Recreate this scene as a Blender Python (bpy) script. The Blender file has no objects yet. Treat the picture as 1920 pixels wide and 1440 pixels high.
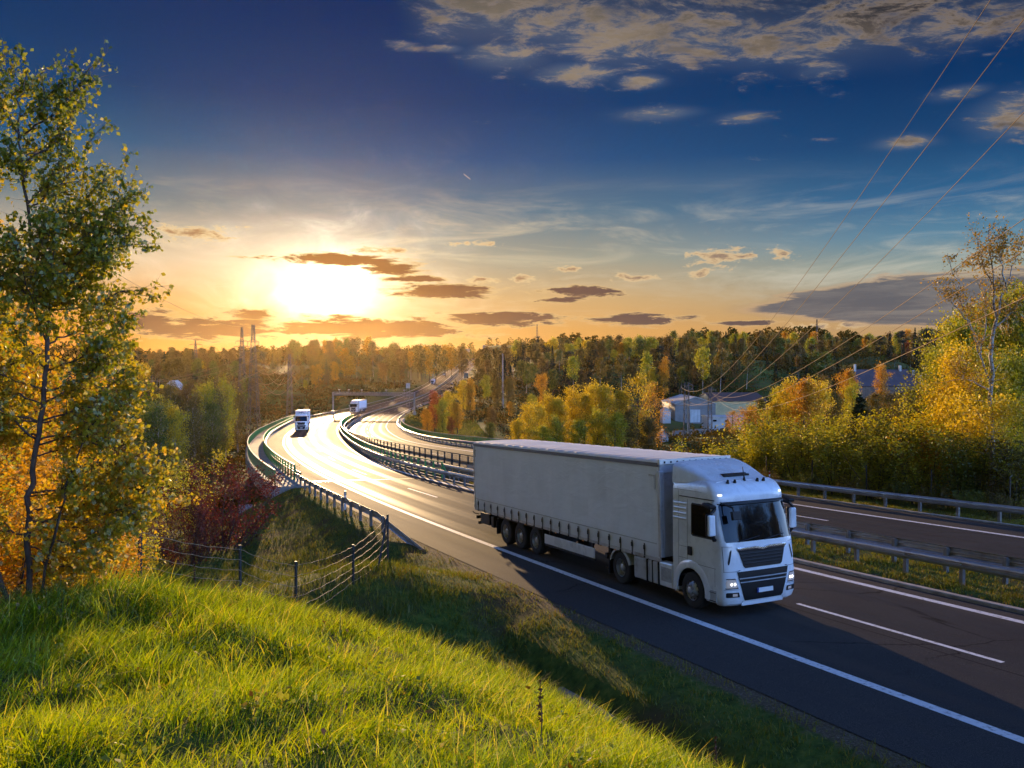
import bpy, bmesh, math, random
import numpy as np
from mathutils import Matrix, Vector

SC = bpy.context.scene
COL = SC.collection
R = math.radians
PI = math.pi
rng = np.random.default_rng(7)
random.seed(7)

# ------------------------------------------------------------------ helpers
def tag(o, label=None, cat=None, group=None, kind=None):
    if label: o['label'] = label
    if cat: o['category'] = cat
    if group: o['group'] = group
    if kind: o['kind'] = kind
    return o

def empty(name, loc=(0, 0, 0), rz=0.0):
    o = bpy.data.objects.new(name, None)
    o.empty_display_size = 0.2
    COL.objects.link(o)
    o.location = loc
    o.rotation_euler = (0, 0, rz)
    return o

def link(name, me, parent=None, mats=None):
    o = bpy.data.objects.new(name, me)
    COL.objects.link(o)
    if parent is not None: o.parent = parent
    if mats is not None:
        for m in (mats if isinstance(mats, (list, tuple)) else [mats]): me.materials.append(m)
    return o

def dup(o, parent=None):
    c = o.copy()
    COL.objects.link(c)
    if parent is not None: c.parent = parent
    for ch in o.children: dup(ch, c)
    return c

def np_mesh(name, verts, faces, smooth=False):
    """verts (n,3); faces (m,k) with constant k"""
    verts = np.ascontiguousarray(verts, dtype=np.float32)
    faces = np.ascontiguousarray(faces, dtype=np.int32)
    me = bpy.data.meshes.new(name)
    k = faces.shape[1]
    me.vertices.add(len(verts)); me.vertices.foreach_set('co', verts.ravel())
    me.loops.add(faces.size); me.loops.foreach_set('vertex_index', faces.ravel())
    me.polygons.add(len(faces))
    me.polygons.foreach_set('loop_start', np.arange(0, faces.size, k, dtype=np.int32))
    me.polygons.foreach_set('loop_total', np.full(len(faces), k, dtype=np.int32))
    if smooth: me.polygons.foreach_set('use_smooth', np.ones(len(faces), dtype=bool))
    me.update(calc_edges=True)
    return me

def face_attr(me, name, vals):
    a = me.attributes.new(name, 'FLOAT', 'FACE')
    a.data.foreach_set('value', np.ascontiguousarray(vals, dtype=np.float32))

def point_attr(me, name, vals):
    a = me.attributes.new(name, 'FLOAT', 'POINT')
    a.data.foreach_set('value', np.ascontiguousarray(vals, dtype=np.float32))

class MB:
    """collects shapes, then links them as ONE mesh object"""
    def __init__(self):
        self.v = []; self.f = []; self.m = []
    def add(self, verts, faces, m=0):
        b = len(self.v)
        self.v += [tuple(p) for p in verts]
        self.f += [tuple(b + i for i in f) for f in faces]
        self.m += [m] * len(faces)
    def box(self, c, s, m=0, rz=0.0, ry=0.0, taper=1.0):
        x, y, z = (a / 2 for a in s)
        M = Matrix.Rotation(rz, 3, 'Z') @ Matrix.Rotation(ry, 3, 'Y')
        P = []
        for k in (-1, 1):
            t = taper if k > 0 else 1.0
            for i, j in ((-1, -1), (1, -1), (1, 1), (-1, 1)):
                P.append(Vector(c) + M @ Vector((i * x * t, j * y * t, k * z)))
        self.add(P, [(3, 2, 1, 0), (4, 5, 6, 7), (0, 1, 5, 4), (1, 2, 6, 5), (2, 3, 7, 6), (3, 0, 4, 7)], m)
    def tube(self, pts, r, n=6, m=0, caps=True):
        pts = [Vector(p) for p in pts]
        rs = r if isinstance(r, (list, tuple)) else [r] * len(pts)
        b = len(self.v); up = Vector((0.03, 0.02, 1))
        for i, p in enumerate(pts):
            d = (pts[min(i + 1, len(pts) - 1)] - pts[max(i - 1, 0)])
            d = d.normalized() if d.length > 1e-9 else Vector((0, 0, 1))
            a = d.cross(up)
            if a.length < 0.1: a = d.cross(Vector((1, 0.1, 0)))
            a.normalize(); c = d.cross(a)
            for k in range(n):
                t = 2 * PI * k / n
                self.v.append(tuple(p + (a * math.cos(t) + c * math.sin(t)) * rs[i]))
        for i in range(len(pts) - 1):
            for k in range(n):
                k2 = (k + 1) % n
                self.f.append((b + i * n + k, b + i * n + k2, b + (i + 1) * n + k2, b + (i + 1) * n + k)); self.m.append(m)
        if caps:
            self.f.append(tuple(b + k for k in range(n - 1, -1, -1))); self.m.append(m)
            e = b + (len(pts) - 1) * n
            self.f.append(tuple(e + k for k in range(n))); self.m.append(m)
    def grid(self, rows, m=0, close=False, flip=False):
        """rows: list of equally long point lists"""
        b = len(self.v); n = len(rows[0])
        for r in rows: self.v += [tuple(p) for p in r]
        for i in range(len(rows) - 1):
            for k in range(n if close else n - 1):
                k2 = (k + 1) % n
                q = (b + i * n + k, b + i * n + k2, b + (i + 1) * n + k2, b + (i + 1) * n + k)
                self.f.append(q[::-1] if flip else q); self.m.append(m)
    def lathe(self, prof, c, axis='Y', n=32, m=0):
        """prof: (radius, along)"""
        rows = []
        for r, a in prof:
            row = []
            for k in range(n):
                t = 2 * PI * k / n
                if axis == 'Y': row.append((c[0] + r * math.cos(t), c[1] + a, c[2] + r * math.sin(t)))
                else: row.append((c[0] + r * math.cos(t), c[1] + r * math.sin(t), c[2] + a))
            rows.append(row)
        self.grid(rows, m, close=True)
    def build(self, name, mats, parent=None, smooth=None, bevel=None, loc=None, solid=None):
        me = bpy.data.meshes.new(name)
        me.from_pydata(self.v, [], self.f)
        if not isinstance(mats, (list, tuple)): mats = [mats]
        for m in mats: me.materials.append(m)
        if len(mats) > 1: me.polygons.foreach_set('material_index', self.m)
        if smooth is not None:
            bm = bmesh.new(); bm.from_mesh(me)
            bmesh.ops.remove_doubles(bm, verts=bm.verts, dist=0.0004)
            if smooth != 'norecalc': bmesh.ops.recalc_face_normals(bm, faces=bm.faces)
            for f in bm.faces: f.smooth = True
            a = R(smooth if not isinstance(smooth, str) else 40)
            for e in bm.edges:
                if len(e.link_faces) == 2 and e.calc_face_angle(0) > a: e.smooth = False
            bm.to_mesh(me); bm.free()
        me.update()
        o = bpy.data.objects.new(name, me)
        COL.objects.link(o)
        if parent is not None: o.parent = parent
        if loc is not None: o.location = loc
        if solid:
            s = o.modifiers.new('solid', 'SOLIDIFY'); s.thickness = solid; s.offset = -1
        if bevel:
            b = o.modifiers.new('bevel', 'BEVEL'); b.width = bevel; b.segments = 2; b.limit_method = 'ANGLE'; b.angle_limit = R(40)
        return o

# ------------------------------------------------------------------ materials
def sl(h):
    """#rrggbb -> linear"""
    h = h.lstrip('#'); out = []
    for i in (0, 2, 4):
        c = int(h[i:i + 2], 16) / 255
        out.append(c / 12.92 if c <= 0.04045 else ((c + 0.055) / 1.055) ** 2.4)
    return tuple(out)

class NT:
    def __init__(self, tree):
        self.t = tree; self.n = tree.nodes; self.l = tree.links
    def node(self, typ, **kw):
        nd = self.n.new(typ)
        for k, v in kw.items(): setattr(nd, k, v)
        return nd
    def put(self, sock, v):
        if v is None: return
        if hasattr(v, 'is_output') or isinstance(v, bpy.types.NodeSocket): self.l.new(v, sock)
        else:
            if isinstance(v, (tuple, list)) and len(v) == 3 and len(getattr(sock, 'default_value', (0, 0, 0))) == 4: v = (*v, 1)
            sock.default_value = v
    def m(self, op, a, b=None, c=None, clamp=False):
        nd = self.node('ShaderNodeMath', operation=op); nd.use_clamp = clamp
        self.put(nd.inputs[0], a); self.put(nd.inputs[1], b); self.put(nd.inputs[2], c)
        return nd.outputs[0]
    def mix(self, f, a, b, typ='MIX'):
        nd = self.node('ShaderNodeMix', data_type='RGBA', blend_type=typ)
        self.put(nd.inputs[0], f); self.put(nd.inputs[6], a); self.put(nd.inputs[7], b)
        return nd.outputs[2]
    def ramp(self, f, stops, interp='LINEAR'):
        nd = self.node('ShaderNodeValToRGB'); cr = nd.color_ramp; cr.interpolation = interp
        while len(cr.elements) > 1: cr.elements.remove(cr.elements[0])
        for i, (p, c) in enumerate(stops):
            e = cr.elements[0] if i == 0 else cr.elements.new(p)
            e.position = p; e.color = (*c, 1) if len(c) == 3 else c
        self.put(nd.inputs[0], f)
        return nd.outputs[0]
    def smooth(self, x, a, b, lo=0.0, hi=1.0):
        nd = self.node('ShaderNodeMapRange', interpolation_type='SMOOTHSTEP')
        for i, v in enumerate((x, a, b, lo, hi)): self.put(nd.inputs[i], v)
        return nd.outputs[0]
    def noise(self, vec, scale, detail=4, rough=0.55, dist=0.0, dim='3D'):
        nd = self.node('ShaderNodeTexNoise', noise_dimensions=dim)
        self.put(nd.inputs['Vector'], vec); self.put(nd.inputs['Scale'], scale)
        self.put(nd.inputs['Detail'], detail); self.put(nd.inputs['Roughness'], rough); self.put(nd.inputs['Distortion'], dist)
        return nd.outputs[0]
    def comb(self, x, y, z=0.0):
        nd = self.node('ShaderNodeCombineXYZ')
        for i, v in enumerate((x, y, z)): self.put(nd.inputs[i], v)
        return nd.outputs[0]

def new_mat(name):
    m = bpy.data.materials.new(name); m.use_nodes = True
    m.node_tree.nodes.clear()
    N = NT(m.node_tree)
    out = N.node('ShaderNodeOutputMaterial')
    return m, N, out

def mat(name, col, rough=0.5, metal=0.0, var=0.12, scale=4.0, spec=0.5, coat=0.0, bump=0.0, bscale=20.0, emit=None, dirt=None, dirt_scale=1.2, obj=True, colrand=0.0):
    m, N, out = new_mat(name)
    p = N.node('ShaderNodeBsdfPrincipled')
    tc = N.node('ShaderNodeTexCoord').outputs['Object']
    c = col if len(col) == 3 else col[:3]
    n = N.noise(tc, scale, 5)
    d = tuple(max(0, x * (1 - var)) for x in c); e = tuple(min(1, x * (1 + var)) for x in c)
    colr = N.ramp(n, [(0.3, d), (0.7, e)])
    if dirt is not None:
        n2 = N.smooth(N.noise(tc, dirt_scale, 6, 0.65), 0.48, 0.75)
        colr = N.mix(N.m('MULTIPLY', n2, dirt[3]), colr, dirt[:3])
    N.put(p.inputs['Base Color'], colr)
    rr = N.node('ShaderNodeMapRange')
    for i, v in enumerate((n, 0.3, 0.7, max(0.02, rough * 0.85), min(1, rough * 1.15))): N.put(rr.inputs[i], v)
    N.put(p.inputs['Roughness'], rr.outputs[0])
    p.inputs['Metallic'].default_value = metal
    p.inputs['Specular IOR Level'].default_value = spec
    p.inputs['Coat Weight'].default_value = coat
    p.inputs['Coat Roughness'].default_value = 0.08
    if emit:
        p.inputs['Emission Color'].default_value = (*emit[:3], 1); p.inputs['Emission Strength'].default_value = emit[3]
    if bump:
        b = N.node('ShaderNodeBump'); b.inputs['Strength'].default_value = bump; b.inputs['Distance'].default_value = 0.02
        N.put(b.inputs['Height'], N.noise(tc, bscale, 5, 0.6)); N.l.new(b.outputs[0], p.inputs['Normal'])
    N.l.new(p.outputs[0], out.inputs[0])
    return m

def leaf_mat(name, cols, trans=0.5, tcol=(1.0, 0.85, 0.35), rand=0.25, gain=1.0, gloss=0.04):
    """foliage: colour by the per-leaf attribute tint and per-tree random; diffuse + translucent"""
    m, N, out = new_mat(name)
    at = N.node('ShaderNodeAttribute', attribute_name='tint').outputs['Fac']
    ob = N.node('ShaderNodeObjectInfo').outputs['Random']
    f = N.m('ADD', at, N.m('MULTIPLY', N.m('SUBTRACT', ob, 0.5), rand), clamp=True)
    n = len(cols)
    c = N.ramp(f, [(i / (n - 1), tuple(x * gain for x in cc)) for i, cc in enumerate(cols)])
    df = N.node('ShaderNodeBsdfDiffuse'); N.put(df.inputs[0], c)
    tr = N.node('ShaderNodeBsdfTranslucent'); N.put(tr.inputs[0], N.mix(1.0, c, tcol, 'MULTIPLY'))
    mx = N.node('ShaderNodeMixShader'); mx.inputs[0].default_value = trans
    N.l.new(df.outputs[0], mx.inputs[1]); N.l.new(tr.outputs[0], mx.inputs[2])
    last = mx.outputs[0]
    if gloss:
        g = N.node('ShaderNodeBsdfGlossy'); g.inputs['Roughness'].default_value = 0.45
        g.inputs[0].default_value = (0.9, 0.9, 0.9, 1)
        m2 = N.node('ShaderNodeMixShader'); m2.inputs[0].default_value = gloss
        N.l.new(last, m2.inputs[1]); N.l.new(g.outputs[0], m2.inputs[2]); last = m2.outputs[0]
    N.l.new(last, out.inputs[0])
    return m

# ------------------------------------------------------------------ camera
F_PX = 1602.62
TH = math.atan(30.0 / F_PX)
cam_d = bpy.data.cameras.new('camera'); cam = bpy.data.objects.new('camera', cam_d); COL.objects.link(cam)
cam_d.sensor_width = 36; cam_d.lens = 36 * F_PX / 1920
cam_d.clip_start = 0.1; cam_d.clip_end = 12000
cam.location = (0, 0, 0); cam.rotation_euler = (PI / 2 - TH, 0, 0)
SC.camera = cam

def px(u, D): return (u - 960) / F_PX * D            # sideways metres of a bearing at distance D
def pz(v, D): return -(v - 690) / F_PX * D           # height of a sight line at distance D

# ------------------------------------------------------------------ sun and sky
SUN_AZ = math.atan((612 - 960) / F_PX)               # from +Y towards +X
SUN_EL = R(5.6)
sd = Vector((math.sin(SUN_AZ) * math.cos(SUN_EL), math.cos(SUN_AZ) * math.cos(SUN_EL), math.sin(SUN_EL)))
sun_d = bpy.data.lights.new('sun', 'SUN'); sun = bpy.data.objects.new('sun', sun_d); COL.objects.link(sun)
sun_d.energy = 5.0; sun_d.angle = R(0.6); sun_d.color = (1.0, 0.66, 0.34)
sun.rotation_euler = (-sd).to_track_quat('-Z', 'Y').to_euler()
sun.location = (0, 0, 50)

W = bpy.data.worlds.new('World'); SC.world = W; W.use_nodes = True
def build_world():
    t = W.node_tree; t.nodes.clear(); N = NT(t)
    out = N.node('ShaderNodeOutputWorld'); bg = N.node('ShaderNodeBackground'); bg.inputs[1].default_value = 0.1
    sky = N.node('ShaderNodeTexSky', sky_type='NISHITA'); sky.sun_disc = False
    sky.sun_elevation = SUN_EL; sky.sun_rotation = SUN_AZ; sky.dust_density = 2.0; sky.altitude = 300
    gen = N.node('ShaderNodeTexCoord').outputs['Generated']
    sp = N.node('ShaderNodeSeparateXYZ'); N.l.new(gen, sp.inputs[0])
    x, y, z = sp.outputs
    az = N.m('MULTIPLY', N.m('ARCTAN2', x, y), 180 / PI)          # degrees, + to the right of north
    el = N.m('MULTIPLY', N.m('ARCSINE', z), 180 / PI)
    def lin(s): return [(p, sl(c)) for p, c in s]
    E = N.m('DIVIDE', el, 40.0, clamp=True)
    mid = N.ramp(E, lin([(0.0, '#dc9a4e'), (0.0625, '#dda45c'), (0.115, '#cfaa76'), (0.18, '#a09f8e'), (0.256, '#54758c'), (0.34, '#205082'), (0.425, '#0c3c6e'), (0.505, '#063466'), (0.57, '#032c5e'), (1.0, '#041f4e')]))
    right = N.ramp(E, lin([(0.0, '#c99660'), (0.08, '#b59a72'), (0.15, '#8a9a94'), (0.2, '#5a859f'), (0.256, '#2e6490'), (0.34, '#154474'), (0.425, '#0a3566'), (0.505, '#062c5a'), (0.57, '#05264e'), (1.0, '#031a40')]))
    left = N.ramp(E, lin([(0.0, '#e88a30'), (0.0625, '#e8973e'), (0.1, '#e5a658'), (0.17, '#dcc4a2'), (0.256, '#6d7e86'), (0.34, '#285a84'), (0.425, '#0f3f70'), (0.505, '#073667'), (0.57, '#042e60'), (1.0, '#042150')]))
    base = N.mix(N.smooth(az, 2.0, 28.0), N.mix(N.smooth(az, -22.0, -2.0), left, mid), right)
    back = N.mix(1.0, N.ramp(E, lin([(0.0, '#b4b6c0'), (0.15, '#a8bad6'), (0.40, '#5c7aa6'), (0.7, '#254170'), (1.0, '#152d56')])), (10.2, 11.8, 13.4), 'MULTIPLY')  # unseen sky behind the camera, brightened as added fill for shaded faces
    fill_lobe = N.m('ADD', 1.0, N.m('MULTIPLY', N.m('EXPONENT', N.m('MULTIPLY', N.m('POWER', N.m('DIVIDE', N.m('ADD', az, 112.0), 42.0), 2.0), -1.0)), 0.9))  # added bright bluish lobe of sky that fills the trailer's shaded side
    back = N.mix(1.0, back, N.mix(N.m('SUBTRACT', fill_lobe, 1.0), (1.0, 1.0, 1.0), (4.2, 5.3, 7.4)), 'MULTIPLY')
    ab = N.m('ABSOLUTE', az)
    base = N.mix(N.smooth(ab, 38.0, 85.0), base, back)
    nis = N.mix(1.0, sky.outputs[0], (0.12, 0.12, 0.12), 'MULTIPLY')
    base = N.mix(0.001, base, nis)
    # distance from the sun in degrees, wider than high
    du = N.m('SUBTRACT', az, math.degrees(SUN_AZ)); dv = N.m('SUBTRACT', el, 5.3)
    r2 = N.m('ADD', N.m('POWER', N.m('MULTIPLY', du, 0.8), 2.0), N.m('POWER', N.m('MULTIPLY', dv, 1.35), 2.0))
    gn = N.noise(N.comb(N.m('MULTIPLY', az, 0.22), N.m('MULTIPLY', el, 0.5), 2.2), 1.0, 5, 0.6, 0.6)
    rr2 = N.m('MULTIPLY', r2, N.m('ADD', 1.0, N.m('MULTIPLY', N.m('SUBTRACT', gn, 0.5), 2.6)))
    glow1 = N.m('ADD', N.m('MULTIPLY', N.m('EXPONENT', N.m('DIVIDE', rr2, -1.8)), 0.75), N.m('MULTIPLY', N.m('EXPONENT', N.m('DIVIDE', N.m('SQRT', N.m('MAXIMUM', rr2, 0.0)), -1.9)), 0.50))
    glow2 = N.m('EXPONENT', N.m('DIVIDE', N.m('SQRT', r2), -2.9))
    # thin high streaks
    def pt(kx, kz, ox=0.0, oz=0.0): return N.comb(N.m('ADD', N.m('MULTIPLY', az, kx), ox), N.m('ADD', N.m('MULTIPLY', el, kz), oz), 3.1)
    cir = N.noise(pt(0.07, 0.42), 1.0, 7, 0.62, 0.9)
    cir2 = N.noise(N.comb(N.m('ADD', N.m('MULTIPLY', az, 0.09), N.m('MULTIPLY', el, 0.22)), N.m('SUBTRACT', N.m('MULTIPLY', el, 0.5), N.m('MULTIPLY', az, 0.03)), 8.0), 1.0, 8, 0.66, 1.2)
    cwin = N.m('MULTIPLY', N.smooth(el, 2.0, 5.5), N.smooth(el, 13.0, 7.5))
    cf = N.m('MULTIPLY', N.m('MULTIPLY', N.m('ADD', N.smooth(cir, 0.46, 0.78), N.m('MULTIPLY', N.smooth(cir2, 0.5, 0.8), 0.8)), cwin), 0.62)
    ccol = N.mix(N.smooth(az, -8.0, 22.0), sl('#f5dcae'), sl('#ccc8b8'))
    base = N.mix(cf, base, ccol)
    # add the sun's glow before the clouds that stand in front of it
    g = N.mix(1.0, base, N.mix(1.0, N.comb(glow1, glow1, glow1), (6.6, 5.9, 4.6), 'MULTIPLY'), 'ADD')
    g = N.mix(1.0, g, N.mix(1.0, N.comb(glow2, glow2, glow2), (0.62, 0.50, 0.33), 'MULTIPLY'), 'ADD')
    near = N.m('EXPONENT', N.m('DIVIDE', N.m('SQRT', r2), -11.0))
    def cloud(col_in, dens, thick, dark, edge):
        c = N.mix(N.smooth(dens, 0.15, thick), edge, dark)
        a = N.smooth(dens, 0.0, 0.42)
        return N.mix(a, col_in, c)
    def blob(cx, cy, rx, ry):
        a = N.m('POWER', N.m('DIVIDE', N.m('SUBTRACT', az, cx), rx), 2.0)
        b = N.m('POWER', N.m('DIVIDE', N.m('SUBTRACT', el, cy), ry), 2.0)
        return N.m('EXPONENT', N.m('MULTIPLY', N.m('ADD', a, b), -1.0))
    def vmax(*v):
        r = v[0]
        for q in v[1:]: r = N.m('MAXIMUM', r, q)
        return r
    # low stratocumulus bars near the horizon, then small puffs
    def spot(u, v, ru, rv):
        c = math.cos(math.atan((u - 960) / F_PX))
        return blob(math.degrees(math.atan((u - 960) / F_PX)), math.degrees(math.atan((690 - v) / F_PX * c)), ru * 0.0357 * c * c * 1.15, rv * 0.0357 * 1.15)
    low_dark = N.mix(near, sl('#565258'), sl('#8f5522'))
    low_edge = N.mix(near, sl('#d8b282'), sl('#ffdc92'))
    n1 = N.noise(pt(0.42, 2.2, 4.0, 2.0), 1.0, 7, 0.68, 0.5)
    m1 = vmax(*[spot(*q) for q in ((640, 488, 120, 11), (740, 503, 60, 13), (840, 545, 110, 15), (790, 523, 70, 6), (1095, 547, 65, 10), (1055, 563, 45, 7), (1200, 600, 95, 11), (930, 598, 125, 15), (690, 616, 220, 20), (400, 617, 150, 20), (255, 603, 90, 18), (470, 590, 60, 9), (205, 567, 45, 7), (1400, 606, 60, 5))])
    d1 = N.m('ADD', N.m('SUBTRACT', N.m('MULTIPLY', m1, 1.15), 0.34), N.m('MULTIPLY', N.m('SUBTRACT', n1, 0.5), 2.4))
    d1 = N.m('MULTIPLY', d1, N.smooth(m1, 0.03, 0.2))
    g = cloud(g, d1, 0.50, low_dark, low_edge)
    n3 = N.noise(pt(0.85, 2.3, 1.0, 7.0), 1.0, 7, 0.66, 0.4)
    m3 = vmax(*[spot(*q) for q in ((370, 440, 90, 16), (1340, 483, 60, 17), (1388, 480, 34, 12), (1460, 478, 30, 12), (1310, 515, 28, 9), (1070, 503, 30, 7), (985, 522, 30, 9), (890, 458, 45, 7), (905, 526, 34, 9), (1180, 520, 50, 8), (730, 470, 70, 9), (1600, 607, 40, 10), (1540, 612, 60, 6))])
    d3 = N.m('ADD', N.m('SUBTRACT', N.m('MULTIPLY', m3, 0.85), 0.40), N.m('MULTIPLY', N.m('SUBTRACT', n3, 0.5), 2.6))
    d3 = N.m('MULTIPLY', d3, N.smooth(m3, 0.03, 0.2))
    g = cloud(g, d3, 0.8, N.mix(near, sl('#857a74'), sl('#c88a42')), N.mix(near, sl('#e2c193'), sl('#ffe6ae')))
    # the long grey bank on the right
    n4 = N.noise(pt(0.16, 1.3, 9.0, 5.0), 1.0, 8, 0.64, 0.5)
    top = N.m('ADD', N.m('MULTIPLY', N.smooth(az, 13.0, 24.0), 1.75), 3.95)
    up = N.smooth(N.m('SUBTRACT', el, N.m('ADD', top, N.m('MULTIPLY', N.m('SUBTRACT', n4, 0.5), 2.2))), 0.22, -0.30)
    dn = N.smooth(N.m('SUBTRACT', el, N.m('ADD', N.m('SUBTRACT', 3.55, N.m('MULTIPLY', N.smooth(az, 14.0, 25.0), 1.1)), N.m('MULTIPLY', N.m('SUBTRACT', n4, 0.5), 1.6))), -0.2, 0.28)
    bank = N.m('MULTIPLY', N.m('MULTIPLY', up, dn), N.smooth(az, 13.5, 16.5))
    edge4 = N.m('MULTIPLY', bank, N.m('SUBTRACT', 1.0, bank))
    bankc = N.mix(N.smooth(n4, 0.35, 0.68), sl('#5d5f68'), sl('#807b7a'))
    g = N.mix(N.m('MULTIPLY', bank, 0.96), g, N.mix(N.m('MULTIPLY', edge4, 2.6), bankc, sl('#dcb487')))
    # altocumulus field top right (flat layer seen in perspective)
    zz = N.m('ADD', z, 0.10)
    cx = N.m('DIVIDE', x, zz); cy = N.m('DIVIDE', y, zz)
    n5 = N.noise(N.comb(N.m('MULTIPLY', cx, 4.6), N.m('MULTIPLY', cy, 6.4), 1.7), 1.5, 9, 0.70, 0.35)
    n6 = N.noise(N.comb(N.m('MULTIPLY', cx, 0.9), N.m('MULTIPLY', cy, 1.3), 5.2), 1.0, 4, 0.5)
    lo = N.m('SUBTRACT', 21.3, N.m('MULTIPLY', N.smooth(az, -4.0, 22.0), 3.0))
    m5 = N.m('MULTIPLY', N.smooth(N.m('SUBTRACT', el, lo), -2.6, 1.6), N.smooth(az, -10.5, -4.0))
    m5b = N.m('MULTIPLY', 0.85, vmax(spot(945, 105, 80, 26), spot(1080, 140, 70, 16), spot(1240, 215, 75, 11), spot(1395, 222, 55, 11), spot(1890, 215, 70, 40), spot(1690, 270, 50, 10), spot(1540, 130, 80, 22), spot(1800, 175, 60, 12), spot(760, 92, 40, 10), spot(835, 95, 40, 8), spot(1205, 155, 45, 12)))
    m5 = vmax(m5, m5b)
    d5 = N.m('ADD', N.m('SUBTRACT', N.m('MULTIPLY', m5, 1.05), 0.55), N.m('ADD', N.m('MULTIPLY', N.m('SUBTRACT', n5, 0.5), 3.6), N.m('MULTIPLY', N.m('SUBTRACT', n6, 0.5), 1.4)))
    dark5 = N.mix(N.smooth(az, 4.0, 26.0), sl('#5a5650'), sl('#23262d'))
    darkness = N.smooth(N.m('ADD', el, N.m('MULTIPLY', N.smooth(az, 0.0, 28.0), 3.2)), 20.2, 24.6)
    e5 = N.mix(N.smooth(d5, 0.0, 0.55), sl('#5f6c7e'), sl('#b39c80'))
    c5 = N.mix(N.m('MULTIPLY', N.smooth(d5, 0.22, 0.75), N.m('ADD', 0.45, N.m('MULTIPLY', darkness, 0.55))), e5, dark5)
    front = N.smooth(ab, 80.0, 50.0)
    veil = N.m('MULTIPLY', N.m('MULTIPLY', N.smooth(N.m('ADD', N.m('MULTIPLY', m5, 0.8), N.m('MULTIPLY', N.m('SUBTRACT', n6, 0.5), 1.5)), 0.15, 1.0), 0.55), N.m('MULTIPLY', front, N.smooth(az, -13.0, -5.0)))
    g = N.mix(veil, g, N.mix(darkness, sl('#6d7784'), sl('#3d434c')))
    n7 = N.noise(N.comb(N.m('MULTIPLY', cx, 6.0), N.m('MULTIPLY', cy, 8.0), 9.0), 1.5, 6, 0.65, 0.3)
    c5 = N.mix(N.m('MULTIPLY', N.smooth(n7, 0.40, 0.68), 0.55), c5, dark5)
    g = N.mix(N.m('MULTIPLY', N.m('MULTIPLY', N.smooth(d5, -0.15, 0.85), 0.92), N.m('MULTIPLY', front, N.smooth(N.m('ADD', m5, N.m('MULTIPLY', N.m('SUBTRACT', n5, 0.5), 0.9)), 0.05, 0.28))), g, c5)
    # short vapour trail
    tt = N.m('SUBTRACT', N.m('SUBTRACT', el, 12.55), N.m('MULTIPLY', N.m('SUBTRACT', az, -3.0), -0.72))
    tr = N.m('MULTIPLY', N.smooth(N.m('ABSOLUTE', tt), 0.07, 0.015), N.smooth(N.m('ABSOLUTE', N.m('SUBTRACT', az, -3.0)), 0.27, 0.16))
    g = N.mix(N.m('MULTIPLY', tr, 0.55), g, sl('#d9c9b4'))
    g = N.mix(N.smooth(el, 0.0, -3.0), g, sl('#5a4a3a'))
    g = N.mix(1.0, g, (6.6, 6.6, 6.6), 'MULTIPLY')
    N.l.new(g, bg.inputs[0]); N.l.new(bg.outputs[0], out.inputs[0])
    W.cycles.sampling_method = 'MANUAL'; W.cycles.sample_map_resolution = 1024
build_world()

SC.view_settings.view_transform = 'Standard'; SC.view_settings.look = 'None'
SC.view_settings.exposure = 0.6; SC.view_settings.gamma = 1.0; SC.view_settings.use_curve_mapping = False
SC.cycles.max_bounces = 6; SC.cycles.diffuse_bounces = 3; SC.cycles.glossy_bounces = 3; SC.cycles.transmission_bounces = 4
SC.cycles.transparent_max_bounces = 8; SC.cycles.volume_bounces = 0
SC.cycles.sample_clamp_indirect = 6.0; SC.cycles.caustics_reflective = False; SC.cycles.caustics_refractive = False
SC.cycles.use_denoising = True; SC.cycles.denoiser = 'OPENIMAGEDENOISE'
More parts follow.
